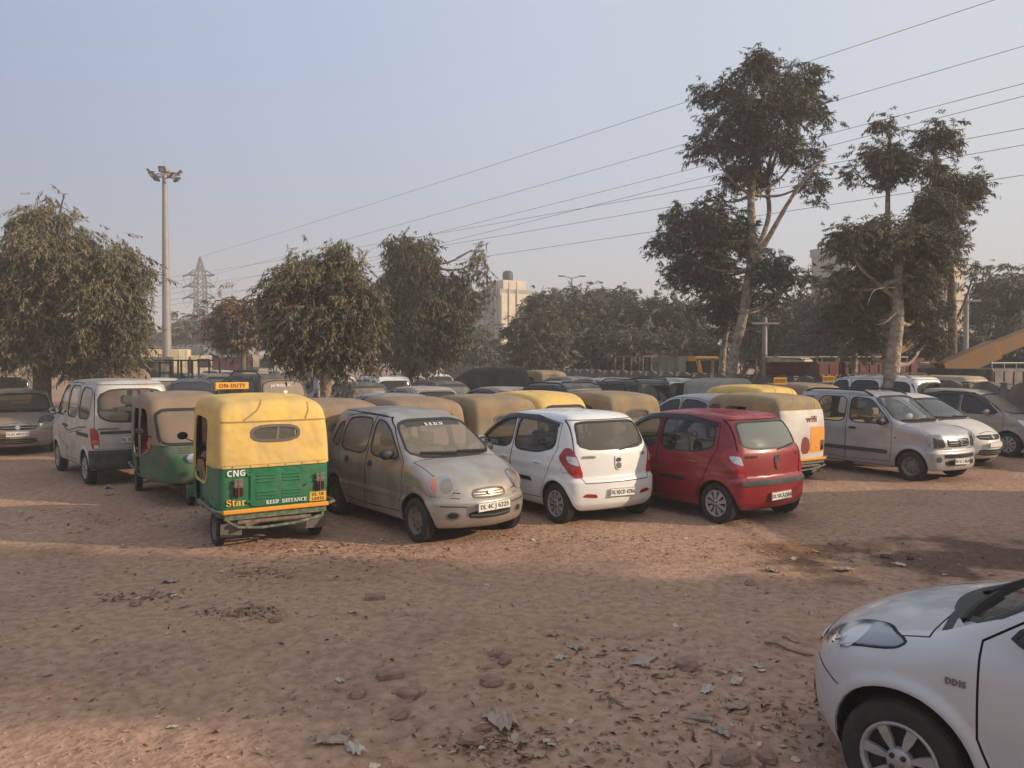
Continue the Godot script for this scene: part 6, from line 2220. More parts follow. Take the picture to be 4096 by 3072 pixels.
# ---------------------------------------------------------------- lorries and other big vehicles
func lorry(called: String, at_: Vector3, heading: float, label: String, body: Material, cab: Material, w: float, h: float, len: float, kind := "box", text := "") -> Node3D:
	var o := base(called, at_, -deg_to_rad(heading))
	tag(o, label, "truck")
	var b := MB.new()
	b.box(Vector3(w * 0.8, 0.22, len), Transform3D(Basis(), Vector3(0, 0.75, 0)), 0.02)
	put("chassis", b.mesh(), M.steel_dark, o)
	var zc := -len * 0.5 + 0.85
	var c := MB.new()
	var prof := pl2([-0.85, 0.7, 0.80, 0.7, 0.85, 1.35, 0.60, 2.15, 0.40, 2.3, -0.85, 2.3])
	c.prism(prof, w * 0.96, Transform3D(Basis(Vector3(0, 0, -1), Vector3.UP, Vector3(1, 0, 0)), Vector3(-w * 0.48, 0, zc)))
	put("cab", c.mesh(), cab, o)
	var g := MB.new()
	g.quad(Vector3(-w * 0.42, 1.45, zc - 0.84), Vector3(w * 0.42, 1.45, zc - 0.84), Vector3(w * 0.40, 2.1, zc - 0.635), Vector3(-w * 0.40, 2.1, zc - 0.635), Vector3(0, 0.3, -1))
	put("windscreen", g.mesh(), M.glass_dark, o)
	for s in [-1.0, 1.0]:
		var sw := MB.new()
		sw.prism(pl2([-0.4, 1.4, 0.62, 1.4, 0.45, 2.05, -0.4, 2.05]), 0.01, Transform3D(Basis(Vector3(0, 0, -1), Vector3.UP, Vector3(1, 0, 0)), Vector3(w * 0.482 * s - 0.005, 0, zc)))
		put("window", sw.mesh(), M.glass_dark, o)
		var hl := MB.new()
		hl.ball(Vector3(w * 0.36 * s, 0.98, zc - 0.84), Vector3(0.12, 0.12, 0.05), 6, 10)
		put("head_light", hl.mesh(), M.lens_clear, o)
	var l2 := len - 1.9
	var zb := len * 0.5 - l2 * 0.5
	var bd := MB.new()
	if kind == "cage":
		bd.box(Vector3(w, 0.5, l2), Transform3D(Basis(), Vector3(0, 1.12, zb)), 0.02)
		for x in [-1.0, 1.0]:
			for k in 5:
				bd.box(Vector3(0.06, h - 1.3, 0.06), Transform3D(Basis(), Vector3(x * (w * 0.5 - 0.03), (h + 1.3) * 0.5, zb - l2 * 0.5 + 0.04 + k * (l2 - 0.08) / 4)))
			bd.box(Vector3(0.06, 0.06, l2), Transform3D(Basis(), Vector3(x * (w * 0.5 - 0.03), h, zb)))
		for k in 3:
			bd.box(Vector3(w, 0.06, 0.06), Transform3D(Basis(), Vector3(0, h, zb - l2 * 0.5 + 0.04 + k * (l2 - 0.08) / 2)))
		put("cargo_cage", bd.mesh(), body, o)
	else:
		bd.box(Vector3(w, h - 0.95, l2), Transform3D(Basis(), Vector3(0, (h + 0.95) * 0.5, zb)), 0.03)
		var cargo := put("cargo_body", bd.mesh(), body, o)
		var n := int(l2 / 0.42)
		var rb := MB.new()
		rb.box(Vector3(0.03, h - 1.1, 0.06), Transform3D(), 0.01)
		var rm := rb.mesh()
		for x in [-1.0, 1.0]:
			for k in n:
				put("rib", rm, body, cargo).position = Vector3(x * (w * 0.5 + 0.014), (h + 0.95) * 0.5, zb - l2 * 0.5 + 0.1 + k * (l2 - 0.2) / maxi(1, n - 1))
			var rl := MB.new()
			rl.rod(Vector3(x * (w * 0.5 - 0.05), h + 0.16, zb - l2 * 0.5), Vector3(x * (w * 0.5 - 0.05), h + 0.16, zb + l2 * 0.5), 0.025)
			for k in 6:
				rl.rod(Vector3(x * (w * 0.5 - 0.05), h, zb - l2 * 0.5 + 0.05 + k * (l2 - 0.1) / 5), Vector3(x * (w * 0.5 - 0.05), h + 0.16, zb - l2 * 0.5 + 0.05 + k * (l2 - 0.1) / 5), 0.018)
			put("roof_rail", rl.mesh(), M.galvanised, o)
		if text != "":
			for x in [-1.0, 1.0]:
				var t := lettering(text, 0.3, 0.01, M.faded_print, cargo, Transform3D(Basis(Vector3.UP, PI / 2 * x), Vector3(x * (w * 0.5 + 0.036), h - 0.55, zb)), "lettering")
				var bb := t.mesh.get_aabb()
				t.scale.x = minf(1.0, (l2 - 0.3) / bb.size.x)
	for zz in [-len * 0.5 + 0.9, len * 0.5 - 1.1]:
		for x in [-1.0, 1.0]:
			var wn := make_wheel(0.45, 0.24, "steel")
			o.add_child(wn, true)
			wn.position = Vector3(x * (w * 0.5 - 0.14), 0.45, zz)
			wn.rotation.y = 0.0 if x > 0 else PI
	return o

# hydraulic boom rising over the wall, its foot on a carrier
func crane(foot: Vector3, tip: Vector3, label: String, wide: float) -> void:
	var o := base("mobile_crane", Vector3(foot.x, rise(-foot.z), foot.z))
	tag(o, label, "crane")
	var a := foot - o.position
	var b := tip - o.position
	var z := (b - a).normalized()
	var x := z.cross(Vector3.UP).normalized()
	var t := Basis(x, z.cross(x) * -1.0, z)
	var l := a.distance_to(b)
	var m := MB.new()
	m.box(Vector3(wide * 0.8, wide, l * 0.55), Transform3D(t, a + z * l * 0.275), 0.03)
	put("boom", m.mesh(), M.crane, o)
	var m2 := MB.new()
	m2.box(Vector3(wide * 0.6, wide * 0.78, l * 0.5), Transform3D(t, a + z * l * 0.78), 0.03)
	put("boom_extension", m2.mesh(), M.crane, o)
	var m3 := MB.new()
	m3.rod(a + Vector3(0, -1.1, 0) + z * 1.2, a + z * l * 0.36 + Vector3(0, -wide * 0.5, 0), 0.10, 8)
	put("boom_ram", m3.mesh(), M.rust, o)
	var m4 := MB.new()
	m4.box(Vector3(2.2, 0.9, 4.4), Transform3D(Basis(Vector3.UP, atan2(z.x, z.z)), Vector3(a.x, 1.05, a.z) + Vector3(z.x, 0, z.z) * 1.4), 0.08)
	m4.box(Vector3(0.9, 1.0, 0.9), Transform3D(Basis(), Vector3(a.x, a.y - 0.55, a.z)), 0.05)
	put("carrier", m4.mesh(), M.crane, o)
	for k in 2:
		for s in [-1.0, 1.0]:
			var w := make_wheel(0.5, 0.3, "steel")
			o.add_child(w, true)
			var side := Vector3(z.z, 0, -z.x).normalized()
			w.position = Vector3(a.x, 0.5, a.z) + Vector3(z.x, 0, z.z) * (0.2 + 2.6 * k) + side * 1.15 * s
			w.rotation.y = atan2(-side.z * s, side.x * s)
# ---------------------------------------------------------------- the scene
var Q := {}

func _ready() -> void:
	rng.seed = 4
	nz_low.seed = 1
	nz_low.frequency = 0.25
	nz_mid.seed = 2
	nz_mid.frequency = 1.4
	nz_mid.fractal_octaves = 3
	nz_fine.seed = 3
	nz_fine.frequency = 5.0
	nz_fine.fractal_octaves = 3
	# camera
	var cam := Camera3D.new()
	cam.name = "camera"
	add_child(cam)
	cam.position = Vector3(0, EYE, 0)
	cam.rotation.x = -PITCH
	cam.fov = rad_to_deg(2.0 * atan(1536.0 / FOC))
	cam.near = 0.05
	cam.far = 3000.0
	cam.current = true
	# sky, haze, exposure
	var we := WorldEnvironment.new()
	we.name = "sky"
	var e := Environment.new()
	we.environment = e
	e.background_mode = Environment.BG_SKY
	var az := deg_to_rad(78.0)
	var el := deg_to_rad(22.0)
	var to_sun := Vector3(sin(az) * cos(el), sin(el), cos(az) * cos(el))
	var sm := PanoramaSkyMaterial.new()
	sm.panorama = hazy_sky(to_sun)
	e.sky = Sky.new()
	e.sky.sky_material = sm
	e.background_energy_multiplier = 0.87
	e.tonemap_mode = Environment.TONE_MAPPER_LINEAR
	e.tonemap_exposure = 1.15
	e.fog_enabled = true
	e.fog_density = 0.003
	e.fog_light_color = lin(0.80, 0.77, 0.74)
	e.sdfgi_enabled = true
	e.ssao_enabled = true
	e.ssil_enabled = true
	add_child(we)
	# low winter sun from the right, a little behind the camera
	var sun := DirectionalLight3D.new()
	sun.name = "sun"
	add_child(sun)
	sun.look_at_from_position(Vector3.ZERO, -to_sun, Vector3.UP)
	sun.light_color = lin(1.0, 0.80, 0.58)
	sun.light_energy = 1.45
	sun.light_angular_distance = 0.8
	sun.shadow_enabled = true
	shared_materials()
	rickshaw_materials()
	more_materials()
	build_ground()
	buildings()
	arched_wall()
	make_sprigs()
	trees()
	pylon()
	floodlight_mast()
	street_light()
	prototypes()
	front_row()
	second_row()
	back_rows()
	beyond_wall()
	litter()
	for k in protos:
		protos[k].free()

# hazy winter sky: paler round the sun's side, bluer away from it and higher up
func hazy_sky(to_sun: Vector3) -> ImageTexture:
	var w := 256
	var h := 128
	var im := Image.create(w, h, false, Image.FORMAT_RGBAF)
	for j in h:
		var up := (0.5 - (j + 0.5) / h) * PI
		for i in w:
			var ph := (i + 0.5) / w * TAU
			var d := Vector3(sin(ph) * cos(up), sin(up), -cos(ph) * cos(up))
			var x := (1.0 + d.dot(to_sun)) * 0.5
			var e := pow(clampf(up / deg_to_rad(20.0), 0.0, 1.0), 0.7)
			var g := 0.875 * pow(x, 0.45) * lerpf(1.0, 0.85, clampf(up / 1.5, 0.0, 1.0))
			var bg := 0.97 + 0.74 * pow(1.0 - x, 1.5) * e + 0.02 * e
			var rg := 1.015 - 0.03 * e - 0.42 * (bg - 0.97)
			var c := Color(g * rg, g, g * bg)
			if up < 0.0:
				c = Color(0.24, 0.19, 0.16)
			im.set_pixel(i, j, c)
	return ImageTexture.create_from_image(im)

func more_materials() -> void:
	M.wall = dusty(lin(0.12, 0.11, 0.095), lin(0.22, 0.195, 0.16), 0.0, 0.9, 0.95, 0.0, 0.0, 41, 0.5)
	M.faded_print = plain(lin(0.22, 0.13, 0.12), 0.8)
	M.pylon_steel = plain(lin(0.10, 0.095, 0.095), 0.7)
	M.galvanised = dusty(lin(0.26, 0.245, 0.235), lin(0.34, 0.30, 0.27), 0.0, 0.9, 0.6, 0.2, 0.0, 42, 0.5)
	M.stone = dusty(lin(0.22, 0.138, 0.10), lin(0.34, 0.22, 0.16), 0.0, 1.0, 0.95, 0.0, 0.0, 49, 3.0)
	M.oily = dusty(lin(0.035, 0.03, 0.028), lin(0.16, 0.11, 0.085), 0.0, 0.8, 0.9, 0.0, 0.0, 48, 6.0)
	M.wire = plain(lin(0.07, 0.065, 0.065), 0.6)
	M.render_grey = dusty(lin(0.30, 0.30, 0.28), lin(0.36, 0.34, 0.30), 0.0, 1.0, 0.9, 0.0, 0.0, 43, 0.2)
	M.cream = dusty(lin(0.62, 0.54, 0.43), lin(0.55, 0.45, 0.35), 0.0, 0.8, 0.9, 0.0, 0.0, 44, 0.25)
	M.far_glass = plain(lin(0.06, 0.10, 0.10), 0.12)
	M.far_frame = plain(lin(0.40, 0.38, 0.34), 0.8)
	M.tank = plain(lin(0.03, 0.035, 0.045), 0.5)
	M.crane = dusty(lin(0.26, 0.11, 0.025), lin(0.18, 0.11, 0.06), 0.0, 0.9, 0.7, 0.0, 0.0, 45, 0.4)
	M.bark = dusty(lin(0.40, 0.34, 0.27), lin(0.20, 0.14, 0.10), 0.0, 1.0, 0.9, 0.0, 0.0, 46, 0.9)
	M.bark.heightmap_enabled = true
	M.bark.heightmap_scale = 3.0
	M.bark.heightmap_texture = noise_tex(47, 0.03, [Color(0, 0, 0), Color(1, 1, 1)], [0.2, 0.8])
	M.bark_brown = dusty(lin(0.22, 0.15, 0.10), lin(0.12, 0.085, 0.06), 0.0, 1.0, 0.95, 0.0, 0.0, 48, 1.2)
	M.leaf_olive = leaf_mat(lin(0.158, 0.142, 0.098))
	M.leaf_green = leaf_mat(lin(0.135, 0.126, 0.085))
	M.leaf_dark = leaf_mat(lin(0.10, 0.098, 0.074))
	M.leaf_far = leaf_mat(lin(0.125, 0.118, 0.088))
	M.leaf_dry = leaf_mat(lin(0.17, 0.115, 0.07))
	# paints
	M.white = dusty(lin(0.74, 0.74, 0.73), lin(0.45, 0.36, 0.28), 0.0, 0.12, 0.35, 0.0, 0.7, 51)
	M.white_dusty = dusty(lin(0.62, 0.61, 0.59), lin(0.42, 0.33, 0.26), 0.1, 0.45, 0.55, 0.0, 0.3, 52)
	M.red = dusty(lin(0.24, 0.008, 0.012), lin(0.22, 0.08, 0.06), 0.0, 0.2, 0.38, 0.0, 0.7, 53)
	M.silver = dusty(lin(0.43, 0.42, 0.405), lin(0.30, 0.22, 0.15), 0.0, 0.6, 0.4, 0.6, 0.3, 54)
	M.van_silver = dusty(lin(0.50, 0.49, 0.475), lin(0.36, 0.285, 0.22), 0.05, 0.55, 0.45, 0.2, 0.4, 49)
	M.near_silver = dusty(lin(0.50, 0.505, 0.51), lin(0.40, 0.34, 0.29), 0.0, 0.15, 0.4, 0.05, 0.9, 50)
	M.silver_blue = dusty(lin(0.42, 0.43, 0.46), lin(0.36, 0.28, 0.23), 0.0, 0.45, 0.42, 0.3, 0.5, 55)
	M.silver_brown = dusty(lin(0.33, 0.29, 0.26), lin(0.30, 0.22, 0.17), 0.1, 0.8, 0.5, 0.3, 0.3, 56)
	M.grey_dust = dusty(lin(0.36, 0.34, 0.32), lin(0.33, 0.27, 0.21), 0.2, 0.9, 0.75, 0.1, 0.0, 57)
	M.brown_dust = dusty(lin(0.24, 0.175, 0.13), lin(0.30, 0.23, 0.17), 0.0, 1.0, 0.9, 0.0, 0.0, 58)
	M.dark_blue = dusty(lin(0.03, 0.035, 0.05), lin(0.22, 0.17, 0.13), 0.05, 0.45, 0.5, 0.1, 0.3, 59)
	M.dark_grey = dusty(lin(0.05, 0.05, 0.05), lin(0.22, 0.17, 0.13), 0.1, 0.6, 0.6, 0.1, 0.2, 60)
	M.pale_blue = dusty(lin(0.40, 0.44, 0.46), lin(0.38, 0.31, 0.25), 0.0, 0.6, 0.5, 0.2, 0.2, 61)
	M.beige_car = dusty(lin(0.46, 0.39, 0.30), lin(0.34, 0.26, 0.19), 0.0, 0.9, 0.7, 0.0, 0.0, 62)
	M.tarp_black = dusty(lin(0.02, 0.025, 0.024), lin(0.10, 0.085, 0.07), 0.0, 0.6, 0.85, 0.0, 0.0, 63)
	M.tarp_brown = dusty(lin(0.17, 0.12, 0.085), lin(0.28, 0.21, 0.15), 0.0, 1.0, 0.95, 0.0, 0.0, 64)
	M.container_red = dusty(lin(0.10, 0.016, 0.014), lin(0.12, 0.07, 0.055), 0.0, 0.7, 0.8, 0.0, 0.0, 65, 0.4)
	M.bus_cream = dusty(lin(0.66, 0.58, 0.42), lin(0.5, 0.36, 0.18), 0.0, 0.8, 0.7, 0.0, 0.0, 66, 0.4)
	M.truck_blue = dusty(lin(0.10, 0.13, 0.15), lin(0.2, 0.18, 0.16), 0.0, 0.7, 0.8, 0.0, 0.0, 67, 0.4)
	M.truck_green = dusty(lin(0.20, 0.27, 0.21), lin(0.25, 0.22, 0.18), 0.0, 0.7, 0.8, 0.0, 0.0, 68, 0.4)
	M.gold_print = plain(lin(0.75, 0.42, 0.06), 0.6)
	M.glass_sky_film = plain(lin(0.15, 0.165, 0.15), 0.12)  # pale tone holds the reflected sky as well as the dust film
	M.ad_white = dusty(lin(0.62, 0.60, 0.56), lin(0.40, 0.33, 0.26), 0.0, 0.5, 0.55, 0.0, 0.0, 69)

# ---------------------------------------------------------------- vehicles
func rails(car: Node3D, hu: Hull, x: float, s0: float, s1: float, mat: Material, hgt := 0.055) -> void:
	for sg in [-1.0, 1.0]:
		var b := MB.new()
		var p := PackedVector3Array()
		for i in 9:
			var t := i / 8.0
			var s := lerpf(s0, s1, t)
			var q := hu.onto(Vector2(x, s), 3)
			var up := hgt * (0.0 if i == 0 or i == 8 else 1.0)
			p.append(Vector3(x * sg, q.y + up, hu.L * 0.5 - s))
		b.tube(p, PackedFloat32Array([0.02]), 7)
		put("roof_rail", b.mesh(), mat, car)

func prototypes() -> void:
	Q.small = model_small_hatch()
	Q.tall = model_tall_hatch()
	Q.sport = model_sport_hatch()
	Q.boxy = model_boxy_hatch()
	Q.van = model_minivan()
	Q.wagon = model_big_wagon()
	for k in Q:
		Q[k].paint = plain(lin(0.5, 0.5, 0.5))
		Q[k].glass = M.glass_clear if k in ["boxy", "van"] else M.glass
		Q[k].seat_mat = M.seat_beige if k == "boxy" else M.seat
		if k == "tall":
			Q[k].glass = pane(lin(0.30, 0.25, 0.19), 0.42, 0.2)
		protos[k] = make_car(k, Q[k])
	rails(protos.boxy, Q.boxy.hull, 0.54, 0.35, 2.0, M.rubber)
	# roof carrier of the utility wagon
	var hu: Hull = Q.wagon.hull
	rails(protos.wagon, hu, 0.58, 0.4, 2.4, M.steel_dark, 0.10)
	var rk := MB.new()
	for s in [0.6, 1.2, 1.8, 2.3]:
		rk.box(Vector3(1.24, 0.03, 0.05), Transform3D(Basis(), Vector3(0, 1.955, 2.2 - s)), 0.008)
	put("roof_rack", rk.mesh(), M.steel_dark, protos.wagon)
	var rb := MB.new()
	rb.box(Vector3(1.26, 0.09, 0.03), Transform3D(Basis(), Vector3(0, 1.97, 2.2 - 0.42)), 0.01)
	put("rack_end_board", rb.mesh(), M.galvanised, protos.wagon)
	protos.rickshaw = make_rickshaw()
	# a vehicle under a cover
	var c := {
		L = 4.0, H = 1.72, y0 = 0.22, cell = 0.05, crown = 0.06, bowf = 0.25, bowr = 0.12, kt = 0.22, kf = 0.25, kr = 0.22,
		top = [-0.2, 1.5, 0.0, 1.58, 0.5, 1.70, 1.2, 1.70, 1.9, 1.66, 2.4, 1.5, 3.0, 1.14, 3.5, 1.06, 3.9, 0.9, 4.2, 0.5],
		plan = [-0.2, 0.7, 0.0, 0.76, 0.5, 0.83, 3.2, 0.83, 3.8, 0.76, 4.0, 0.68, 4.2, 0.5],
		front = [0.0, 3.98, 0.5, 3.96, 0.9, 3.85, 1.92, 3.0], rear = [0.0, 0.0, 0.5, 0.02, 1.2, 0.10, 1.92, 0.3],
		sect = [0.0, 0.0, 0.3, 0.0, 0.9, 0.02, 1.5, 0.17, 1.92, 0.28],
		wells = [], wheel_r = 0.29, track = 1.4, rim = "steel", windows = [], panels = [], paint = M.tarp_brown, glass = M.glass,
	}
	var hu2: Hull = Hull.new().setup(c)
	var cv := Node3D.new()
	var s := hu2.half(0.05)
	# folds hang down the sides of the cloth
	for i in s[0].size():
		var p: Vector3 = s[0][i]
		var k := clampf((1.45 - p.y) / 1.2, 0.0, 1.0)
		s[0][i] = p + s[1][i] * k * 0.035 * sin(p.z * 17.0 + nz_mid.get_noise_2d(p.z, p.y) * 5.0)
	put("cover", skin(s, 4.0, 2), M.tarp_brown, cv)
	for a in [0.7, 3.2]:
		for side in [-1.0, 1.0]:
			var w := make_wheel(0.29, 0.17, "steel")
			cv.add_child(w, true)
			w.position = Vector3(0.72 * side, 0.29, 2.0 - a)
			w.rotation.y = 0.0 if side > 0 else PI
	cv.set_meta("paint", M.tarp_brown)
	protos.cover = cv

# stand a car so that the place s along it and x across it is over p
func by(p: Vector3, heading: float, len: float, s: float, x := 0.0) -> Vector3:
	var f := ahead(heading)
	var rt := Vector3(-f.z, 0, f.x)
	var o := Vector3(p.x, 0, p.z) + f * (len * 0.5 - s) - rt * x
	return grounded(o)

func reglass(car: Node3D, old: Material, new: Material, names := []) -> void:
	for m in car.find_children("*", "MeshInstance3D", true, false):
		if m.get_surface_override_material(0) == old and (names.is_empty() or String(m.name).begins_with(names[0])):
			m.set_surface_override_material(0, new)

func front_row() -> void:
	# yellow and green three-wheeler
	var h := -32.0
	var r := taxi("auto_rickshaw", by(Vector3(-3.15, 0, -10.24), h, 2.68, 0.42), h, "clean yellow and green auto rickshaw with CNG lettering, its tail to the camera")
	r.scale = Vector3(1.05, 1.0, 1.03)
	on_rick(r, -0.455, 0.935, "CNG", 0.075, M.white_print)
	on_rick(r, -0.455, 0.575, "Star", 0.08, M.gold_print, true)
	on_rick(r, -0.05, 0.555, "KEEP", 0.042, M.white_print, true, 0.026)
	on_rick(r, 0.21, 0.555, "DISTANCE", 0.042, M.white_print, true, 0.026)
	var p := rick_hull.onto(Vector2(0.50, 0.575), 2)
	var pb := MB.new()
	pb.box(Vector3(0.21, 0.12, 0.01), Transform3D(), 0.003)
	var pn := put("number_plate", pb.mesh(), M.plate_yellow, r)
	pn.position = Vector3(0.50, 0.57, 1.34 - p.z + 0.016)
	lettering("DL 1R", 0.042, 0.002, M.ink, pn, Transform3D(Basis(), Vector3(0, 0.027, 0.006)), "plate_lettering")
	lettering("L0416", 0.042, 0.002, M.ink, pn, Transform3D(Basis(), Vector3(0, -0.028, 0.006)), "plate_lettering")
	duty_board(r, Vector3(-0.06, 1.93, -0.62), 0.0, "ON-DUTY", 0.44, 0.10)
	# silver tall hatchback, nose to the camera
	h = 142.6
	var c := park("tall", "hatchback", by(Vector3(-0.627, 0, -10.50), h, 3.565, 2.92), h, "dust-covered silver hatchback with oval headlights, nose to the camera, plate DL 4C J 6225", "parked cars", M.silver)
	number_plate(c, Q.tall.hull, 1, 0.0, 0.485, "DL 4C J 6225", 0.03, Vector2(0.50, 0.115), 0.03)
	letter_on(c, Q.tall.hull, 1, 0.0, 1.405, "S.S.D.N", 0.06, M.white_print, 0.012, true)
	badge_plate(c, Q.tall.hull, 1, 0.0, 0.638, oval(0, 0, 0.045, 0.032, 16), M.lamp_back, "badge", 0.02)
	for sg in [-1.0, 1.0]:
		for s in [1.70, 0.98]:
			var dh := MB.new()
			dh.lathe(pl2([0.062, 0.0, 0.060, 0.006, 0.05, 0.003, 0.0, 0.001]), 16, Transform3D(Basis(Vector3(0, 0, 1), -PI / 2 * sg), Vector3(sg * (Q.tall.hull.onto(Vector2(s, 0.86), 0).x), 0.86, 1.7825 - s)))
			put("handle", dh.mesh(), M.trim_dark, c)
	# white small hatchback, tail to the camera
	h = -32.6
	c = park("small", "hatchback", by(Vector3(1.258, 0, -11.61), h, 3.585, 0.50), h, "clean white hatchback with red tail lights between the silver and the red car", "parked cars", M.white)
	var hu: Hull = Q.small.hull
	number_plate(c, hu, 2, 0.02, 0.455, "DL10CD 4784", -0.03, Vector2(0.46, 0.115), 0.02)
	letter_on(c, hu, 2, -0.47, 0.955, "HYUNDAI", 0.034, M.steel, 0.012)
	letter_on(c, hu, 2, 0.50, 0.955, "i10", 0.045, M.steel, 0.012)
	badge_plate(c, hu, 2, 0.0, 0.86, soften(pl2([-0.055, -0.10, 0.055, -0.10, 0.06, 0.07, 0.04, 0.10, -0.04, 0.10, -0.06, 0.07]), 1), M.white, "badge_plinth", 0.015)
	badge_plate(c, hu, 2, 0.0, 0.90, oval(0, 0, 0.045, 0.03, 16), M.chrome, "badge", 0.026)
	badge_plate(c, hu, 2, 0.0, 0.83, soften(pl2([-0.04, -0.05, 0.04, -0.05, 0.04, 0.03, -0.04, 0.03]), 1), M.trim_mid, "lock_handle", 0.024)
	# red small hatchback
	h = -34.7
	c = park("small", "hatchback", by(Vector3(3.498, 0, -11.65), h, 3.585, 0.50), h, "red hatchback with a black rear bumper strip, tail to the camera", "parked cars", M.red)
	number_plate(c, hu, 2, 0.0, 0.40, "DL10CA2554", 0.02, Vector2(0.44, 0.115), 0.03)
	letter_on(c, hu, 2, -0.47, 0.955, "HYUNDAI", 0.034, M.chrome, 0.012)
	letter_on(c, hu, 2, 0.50, 0.955, "i10", 0.04, M.chrome, 0.012)
	put("bumper_strip", skin(hu.patch(soften(pl2([-0.70, 0.555, 0.70, 0.555, 0.70, 0.63, -0.70, 0.63]), 1, 0.1), 2, 0.014, 0.03), 3.585, 0), M.bumper_black, c)
	badge_plate(c, hu, 2, 0.0, 0.86, soften(pl2([-0.05, -0.10, 0.05, -0.10, 0.055, 0.07, 0.04, 0.10, -0.04, 0.10, -0.055, 0.07]), 1), M.chrome, "badge_plinth", 0.015)
	badge_plate(c, hu, 2, 0.0, 0.84, soften(pl2([-0.038, -0.06, 0.038, -0.06, 0.04, 0.03, -0.04, 0.03]), 1), M.red, "lock_handle", 0.02)
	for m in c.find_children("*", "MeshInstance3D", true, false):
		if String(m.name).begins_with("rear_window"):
			m.set_surface_override_material(0, M.glass_sky_film)
		elif String(m.name).begins_with("rear_reflector") or String(m.name).begins_with("weather_shield"):
			if String(m.name).begins_with("rear_reflector"):
				m.get_parent().remove_child(m)
				m.free()
	# white car cut by the frame in front
	h = -42.0
	c = park("sport", "hatchback", by(Vector3(1.92, 0, -3.93), h, 3.85, 3.06, -0.83), h, "pale silver-white hatchback close by, only its front wing, headlight and wheel in view", "parked cars", M.near_silver)
	letter_side(c, Q.sport.hull, 2.80, 0.78, "DDiS", 0.032, -1.0)

func letter_side(car: Node3D, hu: Hull, s: float, y: float, text: String, h: float, sg: float) -> void:
	var p := hu.onto(Vector2(s, y), 0)
	var o := lettering(text, h, 0.006, M.steel, car, Transform3D())
	o.position = Vector3((p.x + 0.004) * sg, y, hu.L * 0.5 - p.z)
	o.rotation.y = PI / 2 * sg

